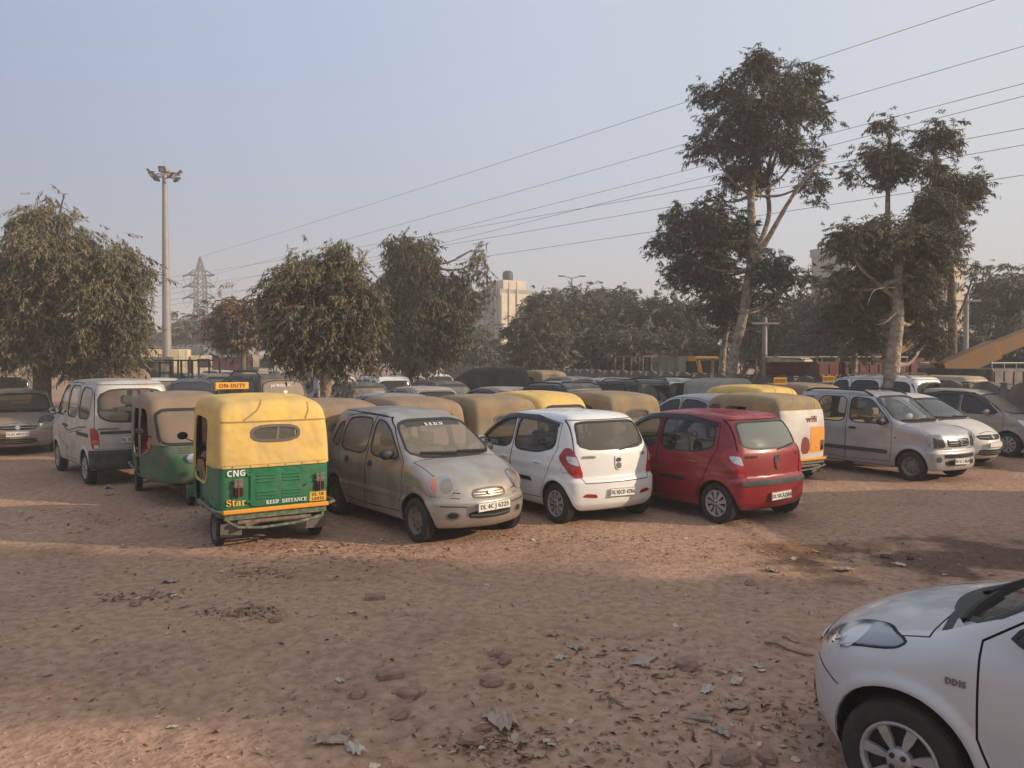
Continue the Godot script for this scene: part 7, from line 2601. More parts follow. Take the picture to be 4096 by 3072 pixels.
func second_row() -> void:
	# dusty three-wheeler facing the camera beside the clean one
	var h := 150.0
	var p := spot(562, 1962)
	var r := taxi("auto_rickshaw", by(p, h, 2.68, 0.42, 0.55), h, "dust-brown auto rickshaw facing the camera beside the clean yellow one", M.canvas_brown, M.green_dusty, M.screen_dust)
	r.scale.y = 0.95
	# minivan
	h = -40.0
	var c := park("van", "minivan", by(at(344, 1900, 14.8), h, 3.675, 0.55, -0.72), h, "silver-white minivan with a large rear window, tail to the camera", "parked cars", M.van_silver, "minivan")
	c.scale = Vector3(1.03, 1.06, 1.03)
	number_plate(c, Q.van.hull, 2, -0.02, 0.79, "DL 3CAX 2190", 0.0, Vector2(0.46, 0.115), 0.012)
	letter_on(c, Q.van.hull, 2, -0.44, 0.985, "MARUTI SUZUKI", 0.032, M.steel_dark, 0.01)
	# silver-brown hatchback at the left edge
	h = 150.0
	c = park("sport", "hatchback", by(at(70, 1700, 19.0), h, 3.85, 3.85), h, "dusty silver-brown hatchback facing the camera under the left-hand tree, plate DL8CA03775", "parked cars", M.silver_brown)
	number_plate(c, Q.sport.hull, 1, 0.0, 0.505, "DL8CA03775", 0.0, Vector2(0.48, 0.12), 0.02)
	badge_plate(c, Q.sport.hull, 1, 0.0, 0.65, pl2([-0.06, 0.03, 0.0, 0.06, 0.06, 0.02, 0.02, -0.01, 0.06, -0.03, 0.0, -0.06, -0.06, -0.02, -0.02, 0.01]), M.chrome, "badge", 0.02)
	reglass(c, M.glass, M.glass_dusty)
	# row of three-wheelers behind the front row
	var names := [
		["brown dusty auto rickshaw roof just behind the clean yellow rickshaw", M.canvas_brown],
		["brown dusty auto rickshaw roof behind the silver hatchback's roof", M.canvas_brown],
		["dusty ochre auto rickshaw with a rounded rear window behind the silver hatchback's bonnet", M.canvas_tan],
	]
	var q := Vector3(-2.55, 0, -12.35)
	var step := Vector3(0.85, 0, -0.53) * 1.47
	for i in 3:
		var o := taxi("auto_rickshaw", by(q + step * i, -32.0, 2.68, 0.0), -32.0, names[i][0], names[i][1], M.green_dusty)
		o.scale.y = 0.90
	var o6 := taxi("auto_rickshaw", by(q + step * 3.0, 148.0, 2.68, 2.4), 148.0, "bright yellow-roofed auto rickshaw facing the camera behind the white hatchback", M.canvas, M.green_dusty, M.screen_pale)
	o6.scale.y = 0.91
	var o7 := taxi("auto_rickshaw", by(q + step * 4.0, -32.0, 2.68, 0.0), -32.0, "pale dusty auto rickshaw with a covered back between the white and red hatchbacks", M.canvas_tan, M.green_dusty)
	o7.scale.y = 0.90
	# the one whose back carries an advertisement
	var p8 := spot(3215, 1908)
	var o8 := taxi("auto_rickshaw", by(p8, -32.0, 2.68, 0.42, 0.55), -32.0, "auto rickshaw with a white and orange printed back panel behind the red hatchback", M.canvas_ochre, M.ad_white)
	o8.scale.y = 0.89
	ad_panel(o8)
	var o9 := taxi("auto_rickshaw", by(at(2960, 1560, 19.5), -32.0, 2.68, 1.3), -32.0, "yellow auto rickshaw roof with an ON DUTY board behind the printed-back rickshaw", M.canvas, M.green_dusty)
	o9.scale.y = 0.91
	duty_board(o9, Vector3(0.35, 1.96, 0.95), deg_to_rad(-32), "ON DUTY", 0.30, 0.18)
	var o10 := taxi("auto_rickshaw", by(at(3150, 1560, 21.0), -32.0, 2.68, 1.3), -32.0, "brown auto rickshaw roof with a yellow ON DUTY board beside the boxy silver car", M.canvas_brown, M.green_dusty)
	o10.scale.y = 0.91
	duty_board(o10, Vector3(0.45, 1.96, 0.95), deg_to_rad(-32), "ON DUTY", 0.30, 0.17)
	# silver tall-boy with roof rails
	h = 150.0
	c = park("boxy", "tall_hatchback", by(spot(3646, 1923), h, 3.52, 2.94, 0.68), h, "boxy silver car with roof rails and dark side strips, plate DL 5C C 8629", "parked cars", M.silver_blue)
	number_plate(c, Q.boxy.hull, 1, 0.06, 0.40, "DL 5C C 8629", -0.04, Vector2(0.46, 0.12), 0.03)
	badge_plate(c, Q.boxy.hull, 1, 0.0, 0.735, pl2([-0.05, 0.025, 0.0, 0.05, 0.05, 0.015, 0.015, -0.01, 0.05, -0.025, 0.0, -0.05, -0.05, -0.015, -0.015, 0.01]), M.chrome, "badge", 0.03)
	h = 151.0
	c = park("sport", "hatchback", by(at(3985, 1800, 16.9), h, 3.85, 3.85), h, "white hatchback with swept-back headlights facing the camera beside the boxy silver car", "parked cars", M.white_dusty)
	number_plate(c, Q.sport.hull, 1, 0.0, 0.50, "", 0.0, Vector2(0.44, 0.11), 0.02)
	badge_plate(c, Q.sport.hull, 1, 0.0, 0.65, pl2([-0.05, 0.025, 0.0, 0.05, 0.05, 0.015, 0.015, -0.01, 0.05, -0.025, 0.0, -0.05, -0.05, -0.015, -0.015, 0.01]), M.chrome, "badge", 0.02)
	h = 150.0
	c = park("small", "hatchback", by(at(4230, 1780, 18.6), h, 3.585, 3.585), h, "beige-dusted grey hatchback with an opaque dusty windscreen at the right edge", "parked cars", M.grey_dust)
	for m in c.find_children("windscreen*", "MeshInstance3D", true, false):
		m.set_surface_override_material(0, M.glass_veiled)

func ad_panel(o: Node3D) -> void:
	var s := rick_hull.patch(pl2([-0.60, 0.50, 0.60, 0.50, 0.60, 1.52, -0.60, 1.52]), 2, 0.03, 0.01, 0.12)
	var a := put("printed_panel", skin(s, 2.68, 0), M.ad_white, o)
	var s2 := rick_hull.patch(pl2([0.16, 0.62, 0.59, 0.62, 0.59, 1.16, 0.16, 1.16]), 2, 0.034, 0.003, 0.12)
	put("orange_print", skin(s2, 2.68, 0), M.orange, a)
	var s3 := rick_hull.patch(soften(pl2([-0.1, 0.60, 0.14, 0.60, 0.14, 0.88, 0.0, 0.98, -0.1, 0.9]), 1), 2, 0.034, 0.003, 0.12)
	put("red_print", skin(s3, 2.68, 0), M.maroon, a)
	var p := rick_hull.onto(Vector2(0.2, 1.32), 2)
	lettering("wifi", 0.13, 0.002, M.maroon, a, Transform3D(Basis(), Vector3(0.2, 1.32, 1.34 - p.z + 0.036)), "lettering")

func far_car(kind: String, called: String, u: float, d: float, h: float, label: String, paint: Material, group := "cars in the rows behind") -> Node3D:
	var o := park(kind, called, grounded(at(u, 1500, d)), h, label, group, paint)
	for m in o.get_children():
		var nm := String(m.name)
		for k in ["front_seat", "rear_seat", "dashboard", "steering", "cabin_floor", "underbody", "lining", "wiper", "lower_", "fog_", "intake", "bumper_", "arch_", "wheel_b"]:
			if nm.begins_with(k):
				m.free()
				break
	for m in o.find_children("*", "MeshInstance3D", true, false):
		var old: Material = m.get_surface_override_material(0)
		if old == M.glass or old == M.glass_clear:
			m.set_surface_override_material(0, M.glass_dark)
		elif old == M.glass_dusty or old == Q.tall.glass:
			m.set_surface_override_material(0, M.glass_grey)
	return o

func back_rows() -> void:
	# left part of the lot
	far_car("cover", "covered_vehicle", 480, 25.0, -32, "brown tarpaulin-covered vehicle behind the minivan's roof", M.tarp_brown).scale.y = 1.18
	far_car("boxy", "tall_hatchback", -330, 24.0, -32, "white boxy car past the left edge", M.white_dusty)
	far_car("tall", "hatchback", -180, 19.0, 150, "brown dusty hatchback past the left edge", M.brown_dust)
	far_car("van", "minivan", 30, 27.0, -32, "brown dust-coated minivan behind the silver-brown hatchback at the left edge", M.brown_dust)
	far_car("small", "hatchback", 630, 30.0, -32, "small white car with a red rear spoiler lamp beside the cage truck", M.white_dusty)
	far_car("sport", "hatchback", 768, 29.0, 160, "dark blue hatchback facing the camera above the minivan's rear corner", M.dark_blue)
	far_car("tall", "hatchback", 872, 33.0, 150, "beige dusty hatchback right of the dark blue one", M.beige_car)
	var sv := far_car("wagon", "utility_wagon", 1010, 23.5, -42, "dark utility wagon with roof rack and dust-coated rear window with white stickers", M.dark_grey)
	letter_on(sv, Q.wagon.hull, 2, -0.1, 1.55, "Jai Mata Di", 0.08, M.white_print, 0.01)
	badge_plate(sv, Q.wagon.hull, 2, 0.0, 1.36, pl2([-0.07, 0.02, -0.02, 0.03, 0.0, 0.09, 0.03, 0.04, 0.09, 0.05, 0.05, -0.01, 0.07, -0.07, 0.0, -0.04, -0.06, -0.08, -0.03, -0.01]), M.white_print, "sticker", 0.012)
	far_car("wagon", "utility_wagon", 1245, 26.5, -38, "pale silver utility wagon with a roof carrier behind the left-centre tree trunk", M.silver_blue)
	far_car("small", "hatchback", 900, 43.0, 130, "beige dusty car far back in front of the blue lorry", M.beige_car)
	far_car("cover", "covered_vehicle", 985, 38.0, -32, "grey-brown covered car left of the slender brown tree trunk", M.brown_dust)
	far_car("tall", "hatchback", 560, 40.0, 150, "pale dusty hatchback far back left of the floodlight mast", M.grey_dust)
	far_car("sport", "hatchback", 690, 39.0, -32, "dark car far back below the floodlight mast", M.dark_blue)
	far_car("small", "hatchback", 800, 37.0, -32, "silver hatchback far back below the cream bus", M.silver)
	far_car("boxy", "tall_hatchback", 1130, 40.0, -32, "white car far back under the slender tree", M.white_dusty)
	far_car("cover", "covered_vehicle", 1060, 44.0, 20, "dark tarpaulin-covered bundle on a vehicle beside the red lorry", M.tarp_black)
	far_car("tall", "hatchback", 400, 33.0, -32, "dusty dark hatchback glimpsed behind the left-hand tree's crown", M.dark_grey)
	# middle
	far_car("boxy", "tall_hatchback", 1505, 28.0, -32, "white boxy car with a dust-covered rear window right of the leafy centre tree", M.white)
	far_car("tall", "hatchback", 1400, 24.0, -32, "dark maroon-black car directly behind the leafy tree's trunk", M.dark_grey)
	far_car("sport", "hatchback", 1525, 19.0, -32, "grey hatchback with a white rear spoiler behind the brown rickshaw roofs", M.silver_blue)
	far_car("sport", "hatchback", 1650, 23.0, -32, "dusty grey hatchback seen over the second brown rickshaw roof", M.grey_dust)
	far_car("tall", "hatchback", 1790, 25.0, 148, "brown-roofed hatchback facing the camera left of the black-covered van", M.dark_grey)
	far_car("cover", "covered_vehicle", 1915, 29.0, -60, "van under a black tarpaulin in front of the scalloped wall", M.tarp_black).scale = Vector3(1.0, 1.16, 1.0)
	far_car("small", "hatchback", 1975, 22.0, -32, "silver-brown hatchback with a dust-coated rear window in the middle of the lot", M.silver_brown)
	far_car("sport", "hatchback", 2045, 19.0, -32, "clean white car roof behind the yellow rickshaw roof", M.white)
	far_car("boxy", "tall_hatchback", 2190, 21.0, -34, "dark navy boxy car with a pale rear window right of the white roof", M.dark_blue)
	var fr := taxi("auto_rickshaw", by(at(2150, 1500, 33.0), -32.0, 2.68, 1.3), -32.0, "olive auto rickshaw far back near the narrow leafy tree", M.canvas_tan, M.green_dusty)
	fr.scale.y = 0.95
	far_car("small", "hatchback", 2340, 26.0, 110, "beige-roofed car right of the navy boxy car", M.beige_car)
	far_car("boxy", "tall_hatchback", 2480, 24.0, -34, "black boxy car with a silver-edged rear window", M.dark_grey)
	far_car("boxy", "tall_hatchback", 2610, 26.0, -28, "pale blue wagon with a carrier on its roof near the wall", M.pale_blue)
	far_car("sport", "hatchback", 2780, 18.8, -32, "dark hatchback with roof rails and a silver tail left of the ON DUTY boards", M.silver_blue)
	far_car("cover", "covered_vehicle", 2790, 25.0, -32, "grey covered car in front of the leaning eucalyptus", M.grey_dust)
	far_car("sport", "hatchback", 3040, 24.0, 100, "silver car seen from the side at the foot of the leaning eucalyptus", M.silver)
	far_car("small", "hatchback", 1590, 34.0, -32, "white car under the weeping tree", M.white)
	far_car("sport", "hatchback", 1700, 37.0, -32, "white estate car far back beside the weeping tree's trunk", M.white)
	far_car("tall", "hatchback", 2240, 30.0, -32, "dusty car in front of the narrow leafy tree", M.grey_dust)
	far_car("sport", "hatchback", 2400, 31.0, -32, "white-roofed car close to the wall below the street lamp", M.white_dusty)
	# right
	var wv := far_car("van", "minivan", 3490, 22.5, -32, "white minivan with a ladder rack behind the boxy silver car", M.white)
	rails(wv, Q.van.hull, 0.5, 0.4, 2.3, M.galvanised, 0.10)
	far_car("van", "minivan", 3680, 23.0, -32, "cream minivan right of the thick tree trunk", M.beige_car)
	far_car("boxy", "tall_hatchback", 3795, 24.0, -32, "white boxy car with a red brake lamp right of the cream minivan", M.white)
	far_car("sport", "hatchback", 4080, 21.5, 150, "grey-blue hatchback seen at the far right edge of the picture", M.silver_blue)
	far_car("small", "hatchback", 3985, 24.5, 150, "white car half hidden behind the beige-dusted hatchback", M.white)
	far_car("tall", "hatchback", 3300, 24.5, -32, "light dusty car behind the second ON DUTY board", M.grey_dust)
	far_car("small", "hatchback", 3900, 27.0, 150, "dusty roofed car below the crane boom", M.brown_dust)
	# unseen lorry added right of the frame to cast shade on the ground
	lorry("parked_lorry", Vector3(11.6, 0, -9.9), -8, "unseen tall lorry added past the right edge to shade the ground", M.truck_green, M.truck_green, 2.2, 2.95, 6.6)

func beyond_wall() -> void:
	lorry("cage_truck", grounded(at(668, 1460, 34.0)), -70, "small truck with a dark open cargo cage below the floodlight mast", M.steel_dark, M.dark_grey, 1.7, 2.15, 4.2, "cage")
	lorry("box_lorry", grounded(at(720, 1440, 60.0)), 75, "cream and yellow bus-like lorry with a shuttered side far behind the mast", M.bus_cream, M.bus_cream, 2.3, 2.75, 5.2)
	lorry("blue_lorry", grounded(at(835, 1440, 62.0)), 90, "dull blue lorry right of the cream one", M.truck_blue, M.truck_blue, 2.3, 2.9, 4.0)
	lorry("red_lorry", grounded(at(1000, 1440, 56.0)), 90, "red lorry partly hidden by the slender tree trunk", M.container_red, M.bus_cream, 2.2, 2.2, 4.5)
	lorry("green_lorry", grounded(at(2640, 1440, 40.0)), 60, "pale green lorry showing above the scalloped wall", M.rust, M.truck_green, 2.2, 2.3, 4.0, "cage")
	lorry("orange_lorry", grounded(at(2725, 1440, 41.0)), 148, "orange-fronted lorry above the wall left of the leaning eucalyptus", M.dark_grey, M.orange, 1.6, 2.0, 4.4)
	lorry("wooden_lorry", grounded(at(3030, 1440, 34.0)), 120, "old lorry with a weathered cab above the wall right of the leaning eucalyptus", M.rust, M.beige_car, 2.1, 2.2, 4.6, "cage")
	lorry("goods_lorry", grounded(at(3425, 1440, 28.0)), 62, "dark red goods lorry lettered TRANSPORT SERVICE behind the wall", M.container_red, M.container_red, 2.2, 2.15, 6.4, "box", "R.R. FCI TRANSPORT SERVICE")
	lorry("grey_lorry", grounded(at(4010, 1440, 24.0)), 60, "dark lorry behind the wall at the right edge", M.dark_grey, M.truck_blue, 2.2, 2.0, 5.0)
	crane(at(3762, 1490, 23.5), at(4150, 1325, 24.0), "orange-brown hydraulic crane boom slanting up at the right edge", 0.58)
	crane(at(3430, 1475, 34.0), at(3640, 1375, 35.0), "orange crane boom half hidden by the thick tree trunk", 0.5)
	for s in [[3862, 1180, 34.0, "grey utility pole between the ragged tree and the crane boom"], [3058, 1270, 33.0, "thin pale pole right of the leaning eucalyptus"]]:
		var f := grounded(at(s[0], 1440, s[2]))
		var h: float = at(s[0], s[1], s[2]).y - f.y
		var o := base("utility_pole", f)
		tag(o, s[3], "pole", "utility poles")
		var b := MB.new()
		b.tube(PackedVector3Array([Vector3.ZERO, Vector3(0, h, 0)]), PackedFloat32Array([0.14, 0.09]), 10)
		put("pole", b.mesh(), M.galvanised, o)
		var c := MB.new()
		c.box(Vector3(1.1, 0.08, 0.08), Transform3D(Basis(), Vector3(0, h - 0.25, 0.1)), 0.01)
		put("cross_arm", c.mesh(), M.galvanised, o)
	cable("hanging_wire", at(1480, 1352, 30.0), at(2560, 1398, 30.0), 0.35, 0.012, "thin wire strung low across the leafy trees in the middle", "low wires")
	cable("hanging_wire", at(2900, 1360, 27.0), at(3640, 1290, 26.0), 0.9, 0.012, "thin wire sagging between the two tall eucalyptus trees", "low wires")

# ---------------------------------------------------------------- trees
func trees() -> void:
	tree("eucalyptus_tree", 21.5, [[165, 1560], [170, 1440], [185, 1300], [190, 1120], [195, 1010]], 0.26,
		[[190, 960, 190, 170], [330, 1080, 235, 200], [90, 1130, 210, 210], [440, 1240, 190, 210], [250, 1260, 240, 200], [60, 1330, 190, 160], [500, 1080, 130, 130], [180, 860, 120, 95, 0.7], [250, 800, 50, 70, 1.2], [380, 1400, 180, 110], [-60, 1200, 160, 250], [150, 1430, 180, 70, 0.5]],
		11500, M.leaf_olive, M.bark_brown, 0.72, 101, "broad bushy tree with dusty drooping leaves at the left edge", "", true, 0.85, 3)
	tree("eucalyptus_tree", 18.5, [[1300, 1580], [1305, 1480], [1310, 1350], [1300, 1200]], 0.17,
		[[1290, 1120, 190, 150], [1420, 1200, 120, 170], [1160, 1180, 130, 150], [1300, 1300, 210, 150], [1430, 1380, 90, 110], [1380, 1020, 90, 70], [1180, 1320, 130, 130], [1270, 1420, 130, 80, 0.8], [1340, 1500, 60, 60, 0.4], [1470, 1010, 45, 55, 0.5], [1090, 1170, 60, 90, 0.6]],
		9000, M.leaf_olive, M.bark, 0.68, 102, "leafy tree with a short pale trunk in the left centre", "", true, 0.85, 3)
	tree("weeping_tree", 31.0, [[1640, 1510], [1648, 1400], [1660, 1200], [1680, 1050]], 0.2,
		[[1580, 1010, 80, 100], [1680, 1030, 110, 110], [1640, 1180, 130, 150], [1760, 1180, 110, 150], [1600, 1330, 100, 140], [1740, 1350, 120, 130], [1560, 1200, 75, 170], [1540, 1330, 70, 130], [1850, 1180, 75, 130], [1930, 1050, 45, 95, 0.6], [1890, 1000, 40, 40, 0.4], [1680, 1430, 130, 60, 0.7], [1840, 1300, 60, 100, 0.8], [1960, 1160, 40, 50, 0.4]],
		7200, M.leaf_green, M.bark, 0.95, 103, "tall weeping tree with feathery tops left of the grey building", "", true, 0.85, 3)
	tree("narrow_tree", 40.0, [[2140, 1520], [2140, 1400], [2135, 1250]], 0.15,
		[[2140, 1230, 75, 60], [2110, 1320, 90, 100], [2190, 1330, 85, 110], [2140, 1420, 110, 80], [2230, 1420, 50, 90], [2060, 1390, 50, 90]],
		2800, M.leaf_green, M.bark_brown, 1.3, 104, "narrow dark leafy tree right of the grey building")
	# the leaning eucalyptus: pale bole, forked, crown in three storeys
	var t5 := tree("tall_eucalyptus", 26.5, [[2915, 1575], [2930, 1460], [2975, 1250], [3000, 1080], [3010, 960], [3005, 780], [3035, 560], [3060, 400]], 0.2,
		[[3030, 265, 120, 90], [3200, 300, 105, 95, 1.2], [2880, 370, 120, 70, 1.5], [3080, 400, 180, 110, 0.8], [3230, 440, 100, 90, 1.2], [2940, 530, 150, 100], [2840, 590, 110, 55, 1.3], [3080, 570, 140, 110], [2990, 690, 110, 75], [3200, 620, 90, 70, 0.8], [3250, 720, 65, 100, 1.0], [2860, 800, 95, 100], [2740, 890, 130, 105, 1.2], [2900, 940, 150, 120], [2670, 960, 95, 75, 1.2], [2800, 1080, 160, 110, 1.0, 0.8], [3080, 1080, 110, 90], [2920, 1180, 120, 80, 0.7, 1.5], [3090, 1180, 90, 70, 0.6, 1.2], [3190, 1110, 95, 60, 1.1], [2720, 1010, 60, 80, 0.5]],
		8200, M.leaf_dark, M.bark, 0.85, 105, "tallest eucalyptus with a leaning pale trunk and layered dark crown")
	limb(t5, [at(3000, 1080, 26.5), at(3080, 940, 26.3), at(3180, 770, 26.0), at(3285, 640, 25.8)], 0.11, 0.035, M.bark, "limb", 9)
	limb(t5, [at(3030, 1000, 26.5), at(3075, 860, 26.8), at(3070, 700, 27.0), at(3120, 480, 27.2)], 0.095, 0.03, M.bark, "limb", 9)
	limb(t5, [at(3085, 690, 26.5), at(3110, 600, 26.2), at(3150, 480, 26.2)], 0.06, 0.02, M.bark, "limb", 7)
	# its companion stem behind
	tree("slim_eucalyptus", 29.0, [[2880, 1560], [2890, 1440], [2910, 1300], [2935, 1200]], 0.17, [[2930, 1180, 90, 80], [2890, 1260, 60, 60, 0.6]], 380, M.leaf_dark, M.bark, 1.4, 106, "slim pale tree trunk just left of the leaning eucalyptus")
	# thick-trunked tree at the right
	var t6 := tree("forked_eucalyptus", 21.5, [[3555, 1585], [3570, 1450], [3590, 1280], [3590, 1120], [3600, 980]], 0.245,
		[[3420, 960, 110, 90], [3560, 950, 120, 110], [3700, 980, 120, 120], [3400, 1120, 90, 80, 0.8], [3560, 1110, 190, 100, 1.0, 0.9], [3700, 1130, 80, 100], [3430, 1240, 120, 100, 0.9, 1.0], [3680, 1250, 120, 110, 0.9, 1.4], [3440, 1360, 110, 80, 0.6, 1.8], [3700, 1370, 100, 70, 0.6, 1.8], [3340, 1140, 55, 120, 0.6]],
		6000, M.leaf_green, M.bark, 0.78, 107, "thick-trunked tree in front of the wall at the right")
	limb(t6, [at(3590, 1200, 21.5), at(3440, 1070, 21.3), at(3400, 960, 21.2)], 0.07, 0.02, M.bark, "limb", 7)
	limb(t6, [at(3585, 1150, 21.3), at(3500, 1160, 21.0), at(3470, 1220, 21.0)], 0.03, 0.01, M.bark, "limb", 6)
	limb(t6, [at(3585, 1250, 21.3), at(3540, 1290, 21.0), at(3500, 1300, 21.0)], 0.03, 0.01, M.bark, "limb", 6)
	tree("slender_eucalyptus", 24.5, [[3540, 1560], [3545, 1200], [3550, 900], [3552, 760], [3560, 560]], 0.12,
		[[3550, 640, 110, 75], [3480, 620, 70, 45, 0.6], [3620, 620, 50, 45, 0.6], [3540, 500, 80, 30, 0.7], [3420, 690, 50, 30, 0.5], [3550, 720, 70, 30, 0.5]],
		1150, M.leaf_green, M.bark, 0.75, 108, "slender tall stem with a small feathery crown above the thick-trunked tree")
	tree("ragged_eucalyptus", 24.0, [[3800, 1560], [3810, 1300], [3790, 1000], [3760, 800], [3740, 600]], 0.16,
		[[3750, 560, 85, 80], [3730, 680, 75, 60, 0.8], [3830, 760, 110, 80], [3750, 850, 110, 100], [3900, 740, 50, 60, 0.7], [3720, 980, 110, 100], [3870, 960, 45, 100, 0.6], [3900, 1080, 30, 80, 0.4], [3720, 1070, 60, 80, 0.8], [3660, 900, 70, 80, 0.7]],
		3800, M.leaf_green, M.bark_brown, 0.8, 109, "tall ragged tree with hanging tufts at the right")
	tree("pale_trunk_tree", 26.0, [[3410, 1560], [3415, 1480], [3425, 1360], [3440, 1250]], 0.14, [[3430, 1230, 80, 70], [3380, 1280, 70, 60, 0.7]], 420, M.leaf_dark, M.bark, 1.3, 110, "thin pale trunk in front of the red lorry")
	# trees beyond the wall and along the skyline
	var far := [
		[2290, 1250, 150, 110, 48.0, 1300], [2430, 1260, 140, 115, 50.0, 1300], [2570, 1280, 150, 120, 47.0, 1300], [2700, 1300, 150, 130, 46.0, 1200], [2360, 1390, 160, 80, 44.0, 1000], [2560, 1400, 170, 75, 43.0, 1000], [2740, 1410, 150, 80, 42.0, 900],
		[3080, 1330, 150, 130, 42.0, 1200], [3230, 1290, 110, 120, 44.0, 1100], [3220, 1420, 130, 70, 40.0, 800], [3370, 1280, 110, 170, 38.0, 1300], [3980, 1190, 70, 100, 40.0, 700], [4080, 1230, 110, 140, 38.0, 1300], [3930, 1410, 100, 60, 36.0, 700], [4090, 1390, 120, 90, 35.0, 900], [3760, 1420, 90, 50, 38.0, 500], [3640, 1410, 120, 70, 37.0, 600],
		[760, 1340, 85, 90, 75.0, 900], [590, 1380, 110, 45, 90.0, 800], [880, 1380, 70, 60, 80.0, 500], [1960, 1430, 90, 45, 60.0, 500], [1860, 1390, 60, 70, 62.0, 500], [500, 1390, 110, 45, 88.0, 500],
		[4330, 1270, 150, 150, 38.0, 900], [4640, 1290, 170, 150, 34.0, 900], [-120, 1330, 170, 110, 60.0, 800], [-480, 1310, 190, 130, 52.0, 800],
	]
	var words := ["first from the building", "second from the building", "third from the building", "beside the leaning eucalyptus", "low first", "low second", "low third",
		"right of the leaning eucalyptus", "below the small cream tower", "low below the cream tower", "left of the thick-trunked tree", "above the crane boom", "at the right edge of the frame", "low beside the crane boom", "low at the right edge", "behind the ragged tree", "behind the thick trunk",
		"in front of the pylon", "left of the pylon tree", "right of the pylon tree", "in front of the grey building", "left of the grey building", "far left of the mast", "just past the right edge", "farther past the right edge", "just past the left edge", "farther past the left edge"]
	for i in far.size():
		var b: Array = far[i]
		var u: float = b[0]
		var v: float = b[1]
		tree("roadside_tree", b[4], [[u, 1440], [u, v + b[3] * 0.5], [u + 6, v]], 0.2,
			[[u, v, b[2], b[3]], [u - b[2] * 0.45, v - b[3] * 0.35, b[2] * 0.55, b[3] * 0.5], [u + b[2] * 0.4, v - b[3] * 0.45, b[2] * 0.6, b[3] * 0.5], [u + b[2] * 0.1, v + b[3] * 0.5, b[2] * 0.8, b[3] * 0.6]],
			b[5], [M.leaf_far, M.leaf_dark, M.leaf_far][i % 3], M.bark_brown, 2.1 if b[4] < 55 else 3.0, 200 + i, "dark roadside tree %s" % words[i], "trees beyond the wall", false)
	tree("slender_tree", 37.0, [[970, 1470], [975, 1380], [985, 1300], [980, 1200]], 0.16,
		[[940, 1240, 60, 60], [1000, 1260, 70, 70], [960, 1330, 80, 60], [890, 1300, 50, 90, 0.8], [920, 1190, 40, 30, 0.5]], 900, M.leaf_dry, M.bark_brown, 1.6, 230, "slender brown-leaved tree right of the pylon")
	# tall trees out of the frame on the right: their shade lies over the open ground
	shade_tree(Vector3(17.0, 0, -3.1), 1.9, 301, "tall dense tree past the right edge shading the open ground")
	shade_tree(Vector3(21.5, 0, -2.15), 1.9, 302, "second tall dense tree past the right edge shading the open ground")

func shade_tree(p: Vector3, w: float, sd: int, label: String) -> void:
	var o := base("shade_tree", p)
	tag(o, label, "tree", "trees past the right edge")
	limb(o, [p, p + Vector3(0.2, 3, 0), p + Vector3(0, 6.5, 0.2)], 0.4, 0.12, M.bark_brown, "trunk", 10)
	crown(o, "crown", [[p + Vector3(0, 4.0, 0), Vector3(w * 0.9, 2.3, w * 0.8)], [p + Vector3(0, 6.5, 0.3), Vector3(w, 2.2, w * 0.85)], [p + Vector3(0, 8.6, 0), Vector3(w * 0.8, 1.8, w * 0.7)]], 4200, M.leaf_dark, 1.9, sd)

# ---------------------------------------------------------------- what lies on the ground
func scatter(called: String, mesh: Mesh, mat: Material, n: int, sd: int, lo: float, hi: float, flat := 0.3, clumps := []) -> void:
	var r := RandomNumberGenerator.new()
	r.seed = sd
	var mm := MultiMesh.new()
	mm.transform_format = MultiMesh.TRANSFORM_3D
	mm.use_colors = true
	mm.mesh = mesh
	mm.instance_count = n
	for i in n:
		var x := 0.0
		var d := 0.0
		if clumps.size() and r.randf() < 0.6:
			var c: Array = clumps[r.randi() % clumps.size()]
			x = c[0] + r.randfn() * c[2]
			d = c[1] + r.randfn() * c[3]
		else:
			d = 3.0 + 15.0 * pow(r.randf(), 1.6)
			x = r.randf_range(-0.72, 0.72) * d
		var s := r.randf_range(lo, hi) * (1.0 + 0.4 * maxf(0.0, r.randfn()))
		var b := Basis(Vector3.UP, r.randf() * TAU) * Basis(Vector3.RIGHT, r.randfn() * flat) * Basis(Vector3.FORWARD, r.randfn() * flat)
		mm.set_instance_transform(i, Transform3D(b.scaled(Vector3.ONE * s), Vector3(x, fine_land(x, d) + s * 0.08, -d)))
		var g := r.randf_range(0.6, 1.5)
		mm.set_instance_color(i, Color(g, g * r.randf_range(0.92, 1.04), g * r.randf_range(0.85, 1.05)))
	var o := MultiMeshInstance3D.new()
	o.name = called
	o.multimesh = mm
	o.material_override = mat
	o.set_meta("kind", "stuff")
	add_child(o)

func scrap_mesh(sd: int, crumple: float, long := 1.0) -> ArrayMesh:
	var r := RandomNumberGenerator.new()
	r.seed = sd
	var b := MB.new()
	var n := 6
	var P := []
	for j in n + 1:
		var row := []
		for i in n + 1:
			var x := (i / float(n) - 0.5) * long
			var z := j / float(n) - 0.5
			var edge := 1.0 - 0.35 * r.randf() * (1.0 if i in [0, n] or j in [0, n] else 0.0)
			row.append(Vector3(x * edge, absf(r.randfn()) * crumple * 0.5 + 0.03, z * edge * 0.7))
		P.append(row)
	for j in n:
		for i in n:
			b.quad(P[j][i], P[j][i + 1], P[j + 1][i + 1], P[j + 1][i], Vector3.UP)
	return b.mesh()

